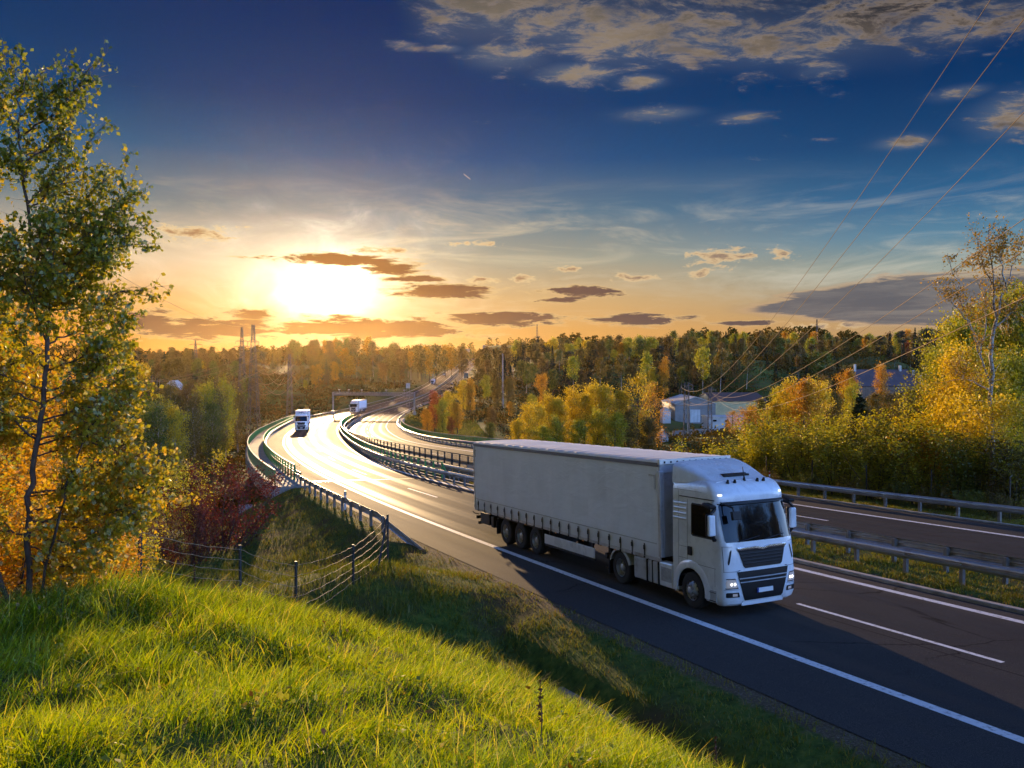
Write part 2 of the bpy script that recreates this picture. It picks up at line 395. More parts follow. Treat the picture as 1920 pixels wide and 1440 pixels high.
# ------------------------------------------------------------------ road layout (world: camera at 0,0,0; +Y away)
RT = np.array([(-60,44.2,51.9,57.8,67.1),(-50,39.4,47.1,53.0,62.3),(-40,34.6,42.3,48.2,57.5),(-30,29.8,37.5,43.4,52.7),(-20,24.9,32.7,38.6,47.9),(-10,20.1,27.9,33.7,43.1),(0,15.3,23.1,28.9,38.3),(10,10.5,18.2,24.1,33.4),(20,5.7,13.4,19.3,28.6),(30,0.9,8.6,14.5,23.8),(40,-3.7,4.0,9.7,18.9),(50,-8.1,-0.5,5.0,14.2),(60,-12.2,-5.2,0.5,10.2),(70,-16.1,-9.5,-3.8,6.7),(80,-19.7,-12.9,-7.8,3.3),(90,-23.1,-15.9,-11.6,-0.3),(100,-26.3,-18.6,-15.2,-4.4),(110,-29.3,-21.2,-18.4,-8.6),(120,-32.2,-23.6,-21.4,-12.1),(130,-34.8,-26.0,-24.1,-14.8),(140,-37.4,-28.3,-26.5,-17.0),(150,-39.8,-30.6,-28.7,-19.0),(160,-42.0,-32.8,-30.7,-21.0),(170,-44.1,-34.9,-32.5,-22.8),(180,-46.1,-36.9,-34.1,-24.5),(190,-48.0,-38.8,-35.6,-26.1),(200,-49.9,-40.5,-37.0,-27.4),(210,-51.7,-42.1,-38.3,-28.7),(220,-53.3,-43.3,-39.5,-29.9),(230,-54.5,-44.3,-40.6,-30.9),(240,-55.0,-45.0,-41.6,-31.8),(250,-54.9,-45.5,-42.5,-32.6),(260,-55.0,-46.0,-43.3,-33.3),(270,-55.2,-46.4,-43.8,-33.9),(280,-55.0,-46.9,-44.3,-34.3),(290,-54.8,-47.2,-44.6,-34.7),(300,-55.0,-47.6,-44.8,-35.1),(350,-55.5,-48.1,-44.5,-35.5),(400,-54.5,-47.1,-43.7,-34.7),(450,-54.2,-46.8,-43.9,-34.9),(500,-55.0,-47.6,-44.7,-35.7),(550,-56.3,-48.9,-45.8,-36.8),(600,-57.8,-50.4,-46.9,-37.9),(650,-59.8,-51.9,-48.1,-39.1),(700,-62.1,-53.2,-49.4,-39.8),(750,-63.5,-54.5,-50.7,-40.3),(800,-64.8,-55.8,-52.0,-41.5),(850,-66.1,-57.1,-53.3,-42.8),(900,-67.3,-58.3,-54.5,-44.0),(950,-68.3,-59.3,-55.5,-45.0),(1000,-69.2,-60.2,-56.4,-45.9),(1050,-69.8,-60.8,-57.0,-46.5),(1100,-70.2,-61.2,-57.4,-46.9),(1150,-70.2,-61.2,-57.4,-46.9),(1200,-69.9,-60.9,-57.1,-46.6),(1400,-69.9,-60.9,-57.1,-46.6)], float)
ZD = np.array([[-60,-3.0],[0,-5.57],[22.5,-6.52],[40,-7.27],[60,-8.1],[100,-9.8],[130,-11.05],[165,-12.35],[200,-13.3],[240,-14.2],[283,-14.75],[340,-15.0],[400,-14.7],[500,-13.4],[600,-11.6],[700,-9.2],[785,-6.6],[1000,-.3],[1300,10],[1600,20]])
_yy = np.arange(-60, 1401, 2.0)
def _sm(col):
    a = np.interp(_yy, RT[:, 0], RT[:, col])
    k = np.hanning(13); k /= k.sum()
    b = np.convolve(np.pad(a, 6, mode='reflect', reflect_type='odd'), k, 'valid')
    return b
_C = {'ow': _sm(1), 'iw': _sm(2), 'rl': _sm(3), 'rr': _sm(4)}
_sl = np.gradient(_C['ow'], 2.0)
_C['xc'] = _C['ow'] + 1.97 * np.sqrt(1 + _sl ** 2)
_zz = np.interp(_yy, ZD[:, 0], ZD[:, 1])
_k = np.hanning(17); _k /= _k.sum()
_zz = np.convolve(np.pad(_zz, 8, mode='reflect', reflect_type='odd'), _k, 'valid')
def cx(c, y): return np.interp(y, _yy, _C[c])
def slope(c, y): return (cx(c, np.asarray(y) + 3.0) - cx(c, np.asarray(y) - 3.0)) / 6.0
def zs(x, y):
    """height of the carriageways"""
    return np.interp(y, _yy, _zz) + np.interp(y, [80, 220], [.0191, 0.0]) * (x - cx('xc', y))
def rp(c, y, du, dz=0.0):
    """point beside base curve c at row y, du metres to the right of it (square to it)"""
    s = float(slope(c, y)); L = math.hypot(1, s)
    X = float(cx(c, y)) + du / L; Y = y - du * s / L
    return Vector((X, Y, float(zs(X, Y)) + dz))
def rdir(c, y):
    a = rp(c, y - 1, 0); b = rp(c, y + 1, 0)
    return (b - a).normalized()
BR0, BR1 = 59.0, 238.0                                 # the bridge's ends (left side)

# ------------------------------------------------------------------ terrain
CP = np.array([(-16,45,-9.3),(-12,30,-8.2),(-25,60,-12),(-40,60,-14),(-14,20,-6),(-20,12,-5),(-35,25,-9),(-60,60,-14),(-9,22,-6.6),(-22,45,-10.5),
(-60,110,-16),(-40,130,-17),(-90,150,-16),(-60,200,-19),(-120,200,-17),(-80,300,-18),(-150,350,-14),(-100,450,-12),(-60,240,-18),(-70,260,-18),
(-20,120,-17),(-35,180,-18),(-10,100,-15),(-5,85,-13.5),
(10,110,-13.5),(25,130,-14.5),(0,180,-17),(30,220,-16.4),(60,260,-16.4),(90,250,-16.4),(-10,260,-16),(-20,300,-15.5),
(30,40,-8.1),(45,40,-8.5),(40,25,-7.4),(70,60,-10),(60,110,-13),(90,150,-14),(60,0,-6),(100,40,-9),(35,60,-9.6),(20,80,-11.5),
(20,340,-12),(60,340,-11),(120,330,-9.5),(180,330,-8),(60,450,2),(120,450,4),(180,450,6),(20,500,0),(0,420,-8),(-15,600,-4),(40,650,14),(160,650,18),(0,900,10),(-25,450,-12),(-15,380,-13),
(-80,420,-13),(-100,500,-9),(-85,600,-9),(-150,500,-6),(-120,700,0),(-250,700,-2),(-400,800,5),(-100,900,0),(-130,1100,8),(-300,1100,12),(-75,520,-12),(-140,640,3),(-190,600,2),(-110,760,4),
(-1200,2000,25),(-500,2000,22),(0,2200,30),(500,2000,35),(1500,2000,40),(300,900,22),(600,900,25),(300,400,4),(350,150,-8),(-300,300,-10),(-400,100,-10),
(0,-30,-2),(0,-80,-3),(-40,0,-4),(-60,-40,-4),(60,-60,-3),(200,-100,-2),(-200,-100,-4),(120,-20,-6)], float)
def base_h(x, y):
    x = np.asarray(x, float); y = np.asarray(y, float)
    def warp(x, y):
        r = np.hypot(x, y) + 12.0; s = np.log(r) / r * 3.0
        return x * s, y * s
    X, Y = warp(x, y); A, B = warp(CP[:, 0], CP[:, 1])
    num = np.zeros_like(X); den = np.zeros_like(X)
    for a, b, z in zip(A, B, CP[:, 2]):
        w = 1.0 / ((X - a) ** 2 + (Y - b) ** 2 + 0.012) ** 2
        num += w * z; den += w
    h = num / den
    r = np.exp(-(((x + 90) / 210) ** 2 + ((y - 1480) / 200) ** 2)) * 22
    return h + r
def smax(a, b, k):
    h = np.clip(0.5 + 0.5 * (a - b) / k, 0, 1)
    return b + (a - b) * h + k * h * (1 - h)
def sstep(x, a, b):
    t = np.clip((x - a) / (b - a), 0, 1); return t * t * (3 - 2 * t)
def wob(x, y, s, seed=0.0):
    return (np.sin(x * s + 1.3 + seed) * np.cos(y * s * 1.17 + 0.7 * seed) + 0.6 * np.sin(x * s * 2.1 - y * s * 1.7 + seed * 2) + 0.35 * np.cos(x * s * 4.3 + y * s * 3.9 + seed)) / 1.95
def hill_h(x, y):
    q = 0.901 * x + 0.434 * y; a = -0.433 * x + 0.900 * y
    h = -1.70 - 0.0080 * a * np.abs(a) * np.where(a > 0, 1, 0.15) - 0.0624 * q * np.abs(q) * np.where(q > 0, 1, 0.25)
    h = h + 0.10 * wob(x, y, 0.9) * sstep(np.hypot(x, y), 2, 7) + 0.05 * wob(x, y, 2.3, 2.0)
    h = h - 0.24 * sstep(np.hypot(x, y), 3, 8)
    h = h + 0.22 * np.exp(-((x + 4.9) ** 2 + (y - 9.8) ** 2) / 1.6)                      # mound at the foot of the birch
    return h
def ground_h(x, y):
    x = np.asarray(x, float); y = np.asarray(y, float)
    b = base_h(x, y) + 0.25 * wob(x, y, 0.11) * sstep(np.hypot(x, y), 20, 60)
    cl = 1 / np.sqrt(1 + slope('ow', y) ** 2)
    d = (cx('ow', y) - x) * cl - 2.2                   # metres left of the asphalt
    e = (x - cx('rr', y)) * cl - 0.3                   # metres right of the other carriageway's asphalt
    z = zs(x, y)
    hill = hill_h(x, y)
    # left roadside
    t = sstep(y, 22, 34)
    near = z - 0.015 - 0.16 * sstep(d, 0.3, 2.0) - 0.62 * np.exp(-((d - 2.55) / 0.42) ** 2) * (1 - sstep(y, 20, 24)) - 0.10 * np.clip(d - 2.5, 0, 60)
    far = z - 0.015 - 0.47 * np.clip(d - 1.2, 0, 60)
    road_l = near * (1 - t) + far * t
    spur = -6.05 - 0.055 * ((x + 4.2) ** 2 + (y - 25.0) ** 2)
    road_l = smax(road_l, spur, 0.5)
    left = smax(smax(road_l, b, 1.0), hill, 0.35)
    # right roadside
    road_r = z - 0.012 - 0.10 * np.clip(e - 0.5, 0, 3) - np.interp(y, [0, 60, 90], [0.10, 0.12, 0.5]) * np.clip(e - 3.5, 0, 80)
    right = smax(road_r, b, 0.8)
    mid = z - 0.015 - 0.10 * sstep(np.minimum(-d, -e), 0.35, 1.1)
    # grassy median stands a touch above the asphalt sheets' bed
    dm = (x - cx('iw', y)) * cl; dn = (cx('rl', y) - x) * cl
    inmed = np.minimum(sstep(dm, 0.95, 1.25), sstep(dn, 0.35, 0.6))
    mid = mid + inmed * 0.17 * (np.minimum(-d, -e) > 1.0) - inmed * 0.10 * sstep(dm, 1.2, 3.0) * sstep(dn, 0.4, 2.0)
    h = np.where(d > 0, left, np.where(e > 0, right, mid))
    # under the bridge the valley stays open; cuttings keep clear of the carriageways
    onbr = sstep(y, BR0 - 1, BR0 + 5) * (1 - sstep(y, BR1 - 8, BR1))
    vb = np.minimum(b, z - 3.2)
    wide = (1 - sstep(d, 6, 22)) * (1 - sstep(e, 6, 22))
    h = h * (1 - onbr) + (vb * wide + np.minimum(h, b + 0.6) * (1 - wide)) * onbr
    far_road = (y > 240) & (y < 1330) & (d < 40) & (e < 40)
    lim = z + 0.35 * np.maximum(np.maximum(d, e), 0) - 0.1
    h = np.where(far_road, np.minimum(h, np.where((d > 0) | (e > 0), lim, h)), h)
    return h
def gh(x, y): return float(ground_h(np.array([x], float), np.array([y], float))[0])

def build_terrain():
    rad = np.concatenate([[0.0], np.geomspace(0.6, 2600, 460)])
    a1 = np.linspace(-40, 40, 381); a2 = np.linspace(40, 320, 120)[1:-1]
    ang = np.radians(np.concatenate([a1, a2])); n = len(ang)
    RR, AA = np.meshgrid(rad[1:], ang, indexing='ij')
    x = (RR * np.sin(AA)).ravel(); y = (RR * np.cos(AA)).ravel()
    h = ground_h(x, y)
    v = np.concatenate([[[0, 0, gh(0, 0)]], np.stack([x, y, h], 1)])
    m = len(rad) - 1
    i, k = np.meshgrid(np.arange(m - 1), np.arange(n), indexing='ij'); k2 = (k + 1) % n
    q = np.stack([1 + i * n + k, 1 + i * n + k2, 1 + (i + 1) * n + k2, 1 + (i + 1) * n + k], -1).reshape(-1, 4)[:, ::-1]
    c = np.stack([np.zeros(n), np.zeros(n), 1 + (np.arange(n) + 1) % n, 1 + np.arange(n)], 1)
    me = np_mesh('ground', v, q, True)
    # wear: bare brown strip along the asphalt (a real strip of gravel and dry grass)
    cl = 1 / np.sqrt(1 + slope('ow', v[:, 1]) ** 2)
    d = (cx('ow', v[:, 1]) - v[:, 0]) * cl - 2.2
    dry = np.exp(-((d - 0.15) / 0.4) ** 2) + 0.25 * np.exp(-((d - 1.0) / 0.6) ** 2)
    dm = (v[:, 0] - cx('iw', v[:, 1])) * cl
    dry = dry + np.exp(-((dm - 1.1) / 0.25) ** 2)
    point_attr(me, 'dry', np.clip(dry, 0, 1) * (np.hypot(v[:, 0], v[:, 1]) < 90))
    m_, N, out = new_mat('ground')
    p = N.node('ShaderNodeBsdfPrincipled'); tc = N.node('ShaderNodeTexCoord').outputs['Object']
    n1 = N.noise(tc, 0.35, 6, 0.6); n2 = N.noise(tc, 3.5, 6, 0.7); n3 = N.noise(tc, 22.0, 4, 0.7); n0 = N.noise(tc, 0.02, 5, 0.6)
    g = N.ramp(n2, [(0.3, (0.025, 0.045, 0.007)), (0.5, (0.065, 0.105, 0.014)), (0.72, (0.14, 0.16, 0.024))])
    g = N.mix(N.smooth(n1, 0.45, 0.68), g, (0.085, 0.062, 0.025))
    g = N.mix(N.m('MULTIPLY', N.smooth(n0, 0.48, 0.6), 0.6), g, (0.075, 0.070, 0.022))
    soil = N.ramp(n3, [(0.3, (0.050, 0.036, 0.022)), (0.55, (0.11, 0.085, 0.05)), (0.75, (0.24, 0.20, 0.15))])
    dr = N.node('ShaderNodeAttribute', attribute_name='dry').outputs['Fac']
    f = N.smooth(N.m('ADD', dr, N.m('MULTIPLY', N.m('SUBTRACT', n2, 0.5), 1.1)), 0.35, 0.75)
    N.put(p.inputs['Base Color'], N.mix(f, g, soil)); p.inputs['Roughness'].default_value = 0.95; p.inputs['Specular IOR Level'].default_value = 0.15
    b = N.node('ShaderNodeBump'); b.inputs['Strength'].default_value = 0.7; b.inputs['Distance'].default_value = 0.08
    N.put(b.inputs['Height'], N.m('ADD', n2, N.m('MULTIPLY', n3, 0.35))); N.l.new(b.outputs[0], p.inputs['Normal'])
    N.l.new(p.outputs[0], out.inputs[0])
    return link('ground', me, None, m_)
ground = build_terrain(); ground['kind'] = 'structure'

# ------------------------------------------------------------------ carriageways
def asphalt():
    m, N, out = new_mat('asphalt')
    p = N.node('ShaderNodeBsdfPrincipled')
    tc = N.node('ShaderNodeTexCoord'); ob = tc.outputs['Object']
    uv = N.node('ShaderNodeUVMap', uv_map='lane').outputs[0]
    s = N.node('ShaderNodeSeparateXYZ'); N.l.new(uv, s.inputs[0]); u = s.outputs[0]; v = s.outputs[1]
    fine = N.noise(ob, 55.0, 3, 0.8); med = N.noise(N.comb(N.m('MULTIPLY', u, 1.6), N.m('MULTIPLY', v, 0.05), 2.0), 1.0, 6, 0.6); big = N.noise(ob, 0.12, 5, 0.6)
    # wheel tracks: polished, slightly darker bands
    w = N.m('COSINE', N.m('MULTIPLY', N.m('SUBTRACT', u, 0.85), 2 * PI / 1.8))
    tr = N.smooth(w, -0.2, 1.0)
    lane = N.m('MULTIPLY', N.smooth(u, 0.0, 0.4), N.smooth(u, 7.4, 6.9))
    tr = N.m('MULTIPLY', tr, lane)
    c = N.ramp(fine, [(0.30, (0.020, 0.019, 0.018)), (0.5, (0.052, 0.048, 0.043)), (0.72, (0.15, 0.135, 0.115))])
    c = N.mix(N.m('MULTIPLY', N.smooth(med, 0.35, 0.7), 0.40), c, (0.056, 0.053, 0.052))
    c = N.mix(N.m('MULTIPLY', tr, 0.28), c, (0.046, 0.044, 0.044))
    c = N.mix(N.m('MULTIPLY', N.smooth(big, 0.5, 0.72), 0.25), c, (0.095, 0.088, 0.078))
    wv = N.noise(N.comb(N.m('MULTIPLY', v, 0.25), 0.0, 1.0), 1.0, 4, 0.6)
    sm = N.smooth(N.m('ABSOLUTE', N.m('SUBTRACT', u, N.m('ADD', 3.32, N.m('MULTIPLY', wv, 0.10)))), 0.035, 0.012)
    vo = N.node('ShaderNodeTexVoronoi', feature='DISTANCE_TO_EDGE'); N.put(vo.inputs['Vector'], N.comb(N.m('ADD', N.m('MULTIPLY', u, 0.12), N.m('MULTIPLY', med, 0.3)), N.m('ADD', N.m('MULTIPLY', v, 0.16), N.m('MULTIPLY', big, 0.4)), 0.0)); vo.inputs['Scale'].default_value = 1.0
    crk = N.m('MULTIPLY', N.smooth(vo.outputs['Distance'], 0.006, 0.002), N.smooth(big, 0.45, 0.6))
    c = N.mix(N.m('MULTIPLY', N.m('MAXIMUM', sm, crk), 0.75), c, (0.014, 0.013, 0.013))
    N.put(p.inputs['Base Color'], c)
    N.put(p.inputs['Roughness'], N.m('SUBTRACT', N.m('ADD', 0.80, N.m('MULTIPLY', N.m('SUBTRACT', med, 0.5), 0.2)), N.m('ADD', N.m('MULTIPLY', tr, 0.20), N.m('MULTIPLY', lane, 0.10))))
    N.put(p.inputs['Specular IOR Level'], N.m('ADD', 0.045, N.m('ADD', N.m('MULTIPLY', lane, -0.033), N.m('MULTIPLY', tr, 0.010))))
    b = N.node('ShaderNodeBump'); b.inputs['Strength'].default_value = 0.22; b.inputs['Distance'].default_value = 0.006
    N.put(b.inputs['Height'], fine); N.l.new(b.outputs[0], p.inputs['Normal'])
    N.l.new(p.outputs[0], out.inputs[0]); return m
M_ASPH = asphalt()
M_PAINT = mat('road_paint', (0.74, 0.74, 0.72), 0.6, var=0.05, scale=12, dirt=(0.16, 0.15, 0.14, 0.9), dirt_scale=9.0)
M_CONC = mat('concrete', (0.27, 0.26, 0.24), 0.85, var=0.18, scale=1.5, bump=0.3, bscale=12, dirt=(0.16, 0.14, 0.12, 0.8), dirt_scale=0.7)
M_KERB = mat('kerb_stone', (0.30, 0.28, 0.25), 0.9, var=0.25, scale=3, bump=0.3, bscale=25)
M_JOINT = mat('joint_steel', (0.10, 0.10, 0.10), 0.35, 0.7)

YS = np.concatenate([np.arange(-58, 300, 2.0), np.arange(300, 1310, 8.0)])
def sheet(name, c0, d0, c1, d1, ys, mat_, dz=0.0, n=10, lane0=None, parent=None):
    rows = []; uv = []
    for y in ys:
        a = rp(c0, y, d0, dz); b = rp(c1, y, d1, dz)
        st = y * 1.1
        r = []
        for k in range(n + 1):
            p = a.lerp(b, k / n); p.z = float(zs(p.x, p.y)) + dz
            r.append(p); uv.append((d0 - (lane0 or 0) + (b - a).length * k / n, st))
        rows.append(r)
    v = np.array([tuple(p) for r in rows for p in r]); m = n + 1
    i, k = np.meshgrid(np.arange(len(rows) - 1), np.arange(n), indexing='ij')
    q = np.stack([i * m + k, i * m + k + 1, (i + 1) * m + k + 1, (i + 1) * m + k], -1).reshape(-1, 4)
    me = np_mesh(name, v, q, True)
    ul = me.uv_layers.new(name='lane'); ul.data.foreach_set('uv', np.array(uv, dtype=np.float32)[q.ravel()].ravel())
    o = link(name, me, parent, mat_); o['kind'] = 'structure'
    return o
road_l = sheet('road', 'ow', -2.2, 'iw', 0.72, YS, M_ASPH)
road_r = sheet('road', 'rl', -0.35, 'rr', 0.35, YS, M_ASPH, lane0=0.35 - 0.35)
def stripe(name, c, d, w, ys, mat_=None, dz=0.004):
    rows = [[rp(c, y, d - w / 2, dz), rp(c, y, d + w / 2, dz)] for y in ys]
    mb = MB(); mb.grid(rows, flip=True); return mb
mb = MB()
for c, d, w in (('ow', 0.0, 0.25), ('iw', 0.0, 0.25)):
    mb.grid([[rp(c, y, d - w / 2, 0.004), rp(c, y, d + w / 2, 0.004)] for y in YS])
for c, d, w in (('rl', 0.25, 0.22), ('rr', -1.95, 0.25)):
    mb.grid([[rp(c, y, d - w / 2, 0.004), rp(c, y, d + w / 2, 0.004)] for y in YS])
# dashes 6 m long every 18 m, measured along the lane line
def dashes(c, fn, start_y, period, w):
    y = start_y
    while y < 900:
        sy = 1 / math.hypot(1, float(slope(c, y)))
        yb = y + 6.0 * sy
        ys = np.linspace(y, yb, 4)
        mb.grid([[rp(c, t, fn(t) - w / 2, 0.004), rp(c, t, fn(t) + w / 2, 0.004)] for t in ys])
        y += period * sy
def lane_l(t):
    wd = (float(cx('iw', t)) - float(cx('ow', t))) / math.hypot(1, float(slope('ow', t)))
    return wd * 0.512
dashes('ow', lane_l, 16.6 - 16.2 * 3, 18.0, 0.14)
dashes('rl', lambda t: 3.55, 37.0 - 16.2 * 4, 18.0, 0.14)
mk = mb.build('road_markings', M_PAINT); mk['kind'] = 'structure'
# bridge joints across the lanes
mb = MB()
for c0, d0, c1, d1, y0 in (('ow', -2.2, 'iw', 0.7, 62.5), ('rl', -0.35, 'rr', 0.35, 199.0)):
    mb.grid([[rp(c0, y, d0, 0.008).lerp(rp(c1, y, d1, 0.008), t) for t in (0, .25, .5, .75, 1)] for y in (y0, y0 + 0.35)])
j = mb.build('road_joint', M_JOINT); j['kind'] = 'structure'
# kerbs / gutters by the median and the verge's edge strip
def kerb(name, c, d, ys, w=0.22, h=0.10, m=None):
    mb = MB()
    rows = []
    for y in ys:
        rows.append([rp(c, y, d - w / 2, -0.12), rp(c, y, d - w / 2, h - 0.02), rp(c, y, d - w / 2 + 0.02, h), rp(c, y, d + w / 2 - 0.02, h), rp(c, y, d + w / 2, h - 0.02), rp(c, y, d + w / 2, -0.12)])
    mb.grid(rows); o = mb.build(name, m or M_KERB); o['kind'] = 'structure'; return o
kerb('kerb', 'iw', 0.84, np.arange(-58, 62, 2.0))
kerb('kerb', 'rl', -0.48, np.arange(-58, 62, 2.0))
kerb('kerb', 'rr', 0.47, np.arange(-58, 62, 2.0), h=0.06)

# concrete drain along the foot of the cut slope
mb = MB()
rows = []
for y in np.arange(4, 21.5, 0.5):
    pts = []
    for d, dz in ((-4.50, -0.66), (-4.54, -0.58), (-4.62, -0.59), (-4.76, -0.68), (-4.90, -0.58), (-4.97, -0.57), (-5.01, -0.66)):
        p = rp('ow', y, d); p.z = p.z + dz - 0.02 + 0.03 * math.sin(y * 1.7)
        pts.append(p)
    rows.append(pts)
mb.grid(rows)
dr = mb.build('drain_channel', mat('old_concrete', (0.17, 0.16, 0.145), 0.9, var=.35, scale=2.5, bump=.4, bscale=15, dirt=(.04, .045, .02, .9), dirt_scale=1.5), smooth=30)
tag(dr, 'narrow concrete drain at the foot of the grassy bank, half hidden by grass', 'drain')
# ------------------------------------------------------------------ the lorry (local: X forward, Y left, Z up; front bumper at X=0)
M_WHITE = mat('white_paint', (0.76, 0.78, 0.80), 0.28, var=0.03, scale=2.0, coat=0.5, dirt=(0.42, 0.40, 0.37, 0.45), dirt_scale=1.1)
M_SEAM = mat('panel_gap', (0.03, 0.03, 0.035), 0.7)
M_BLACK = mat('black_plastic', (0.010, 0.010, 0.011), 0.5, spec=.3, var=0.3, scale=8)
M_GLASS = mat('dark_glass', (0.006, 0.007, 0.008), 0.04, spec=0.35, var=0.2)
M_RUBBER = mat('tyre_rubber', (0.018, 0.018, 0.019), 0.85, var=0.3, scale=9, bump=0.3, bscale=40, dirt=(0.07, 0.065, 0.06, 0.5))
M_RIM = mat('rim_steel', (0.40, 0.41, 0.42), 0.42, 0.6, var=0.2, scale=8, dirt=(0.10, 0.09, 0.08, 0.6), dirt_scale=7)
M_CHROME = mat('chrome', (0.70, 0.71, 0.73), 0.18, 1.0, var=0.05)
M_GREY = mat('grey_cover', (0.42, 0.43, 0.44), 0.45, var=0.08, scale=3, dirt=(0.16, 0.15, 0.14, 0.8), dirt_scale=2.2)
M_DARK = mat('chassis_paint', (0.022, 0.022, 0.024), 0.7, var=0.3, scale=6)
M_LAMP = mat('lamp_glass', (0.30, 0.32, 0.34), 0.12, spec=0.6, emit=(1.0, 0.93, 0.82, 0.08))
M_LED = mat('lit_lamp', (0.9, 0.9, 0.9), 0.2, emit=(1.0, 0.94, 0.84, 1.2))
M_RED = mat('red_lens', (0.45, 0.02, 0.02), 0.25)
M_ORANGE = mat('amber_lens', (0.75, 0.28, 0.02), 0.3)
M_BLUE = mat('plate_blue', (0.03, 0.08, 0.35), 0.4)
M_PLATE = mat('plate_white', (0.78, 0.78, 0.76), 0.4, var=0.03)
M_ALU = mat('trailer_rail', (0.50, 0.50, 0.50), 0.38, 0.55, var=0.12, scale=3, dirt=(0.20, 0.18, 0.16, 0.7), dirt_scale=2.0)
M_BROWN = mat('cornice_rail', (0.13, 0.125, 0.125), 0.5, 0.3, var=0.2, scale=3)
def tarp(name, col, seams):
    m, N, out = new_mat(name); p = N.node('ShaderNodeBsdfPrincipled')
    ob = N.node('ShaderNodeTexCoord').outputs['Object']
    s = N.node('ShaderNodeSeparateXYZ'); N.l.new(ob, s.inputs[0]); x, y, z = s.outputs
    n = N.noise(ob, 0.55, 6, 0.6); n2 = N.noise(N.comb(N.m('MULTIPLY', x, 2.6), y, N.m('MULTIPLY', z, 0.35)), 1.0, 5, 0.6)
    c = N.mix(N.smooth(n, 0.4, 0.75), col, tuple(a * 0.90 for a in col))
    c = N.mix(N.m('MULTIPLY', N.smooth(n2, 0.45, 0.75), 0.14), c, tuple(a * 0.70 for a in col))
    low = N.m('MULTIPLY', N.smooth(N.m('ADD', z, N.m('MULTIPLY', n2, 0.5)), 2.0, 1.3), 0.35)
    c = N.mix(low, c, (0.24, 0.22, 0.19))
    # repair patches: slightly cleaner rectangles
    fx = N.m('FLOOR', N.m('DIVIDE', x, 1.15)); fz = N.m('FLOOR', N.m('DIVIDE', z, 0.62))
    wn = N.node('ShaderNodeTexWhiteNoise', noise_dimensions='2D'); N.l.new(N.comb(fx, fz), wn.inputs['Vector'])
    c = N.mix(N.m('MULTIPLY', N.m('GREATER_THAN', wn.outputs[0], 0.84), 0.10), c, (0.52, 0.53, 0.55))
    N.put(p.inputs['Base Color'], c); p.inputs['Roughness'].default_value = 0.5; p.inputs['Specular IOR Level'].default_value = 0.4
    wr = N.noise(N.comb(N.m('MULTIPLY', x, 0.9), y, N.m('MULTIPLY', z, 2.2)), 1.0, 5, 0.55, 0.7)
    sm = N.m('MULTIPLY', N.smooth(N.m('ABSOLUTE', N.m('SUBTRACT', N.m('FRACT', N.m('MULTIPLY', x, seams)), 0.5)), 0.10, 0.0), 0.12)
    b = N.node('ShaderNodeBump'); b.inputs['Strength'].default_value = 0.55; b.inputs['Distance'].default_value = 0.05
    N.put(b.inputs['Height'], N.m('ADD', wr, sm)); N.l.new(b.outputs[0], p.inputs['Normal'])
    N.l.new(p.outputs[0], out.inputs[0]); return m
M_TARP = tarp('side_curtain', (0.84, 0.87, 0.92), 0.76)
M_TOP = tarp('roof_tarp', (0.86, 0.80, 0.70), 1.5)

ZR = [.30, .36, .50, .80, 1.10, 1.25, 1.60, 1.92, 2.0, 2.4, 2.9, 2.97, 3.05, 3.25, 3.42, 3.50]
XF = [-.16, -.07, -.02, 0, 0, -.01, -.03, -.06, -.08, -.19, -.34, -.37, -.34, -.40, -.54, -.70]
WW = [1.16, 1.20, 1.235, 1.245, 1.245, 1.24, 1.235, 1.23, 1.225, 1.215, 1.20, 1.195, 1.20, 1.19, 1.15, 1.09]
CB, NE, XR = 0.34, 3.6, -2.28
def cxf(z): return float(np.interp(z, ZR, XF))
def cw(z): return float(np.interp(z, ZR, WW))
def cfront(y, z):
    w = cw(z); t = min(abs(y) / w, 0.9999)
    return cxf(z) - CB * (1 - (1 - t ** NE) ** (1 / NE))

def front_patch(mb, rows, off=0.006, n=14, m=0):
    """rows: (z, y0, y1) from low to high"""
    mb.grid([[(cfront(y0 + (y1 - y0) * k / n, z) + off, y0 + (y1 - y0) * k / n, z) for k in range(n + 1)] for z, y0, y1 in rows], m)
def fine_rows(rows, k=6):
    out = []
    for a, b in zip(rows[:-1], rows[1:]):
        for i in range(k): out.append(tuple(a[j] + (b[j] - a[j]) * i / k for j in range(3)))
    return out + [rows[-1]]
def side_patch(mb, rows, s, off=0.006, m=0):
    """rows: (z, x0, x1); s=-1 right side, +1 left"""
    n = 6
    mb.grid([[(x0 + (x1 - x0) * k / n, s * (cw(z) + off), z) for k in range(n + 1)] for z, x0, x1 in rows], m, flip=(s > 0))

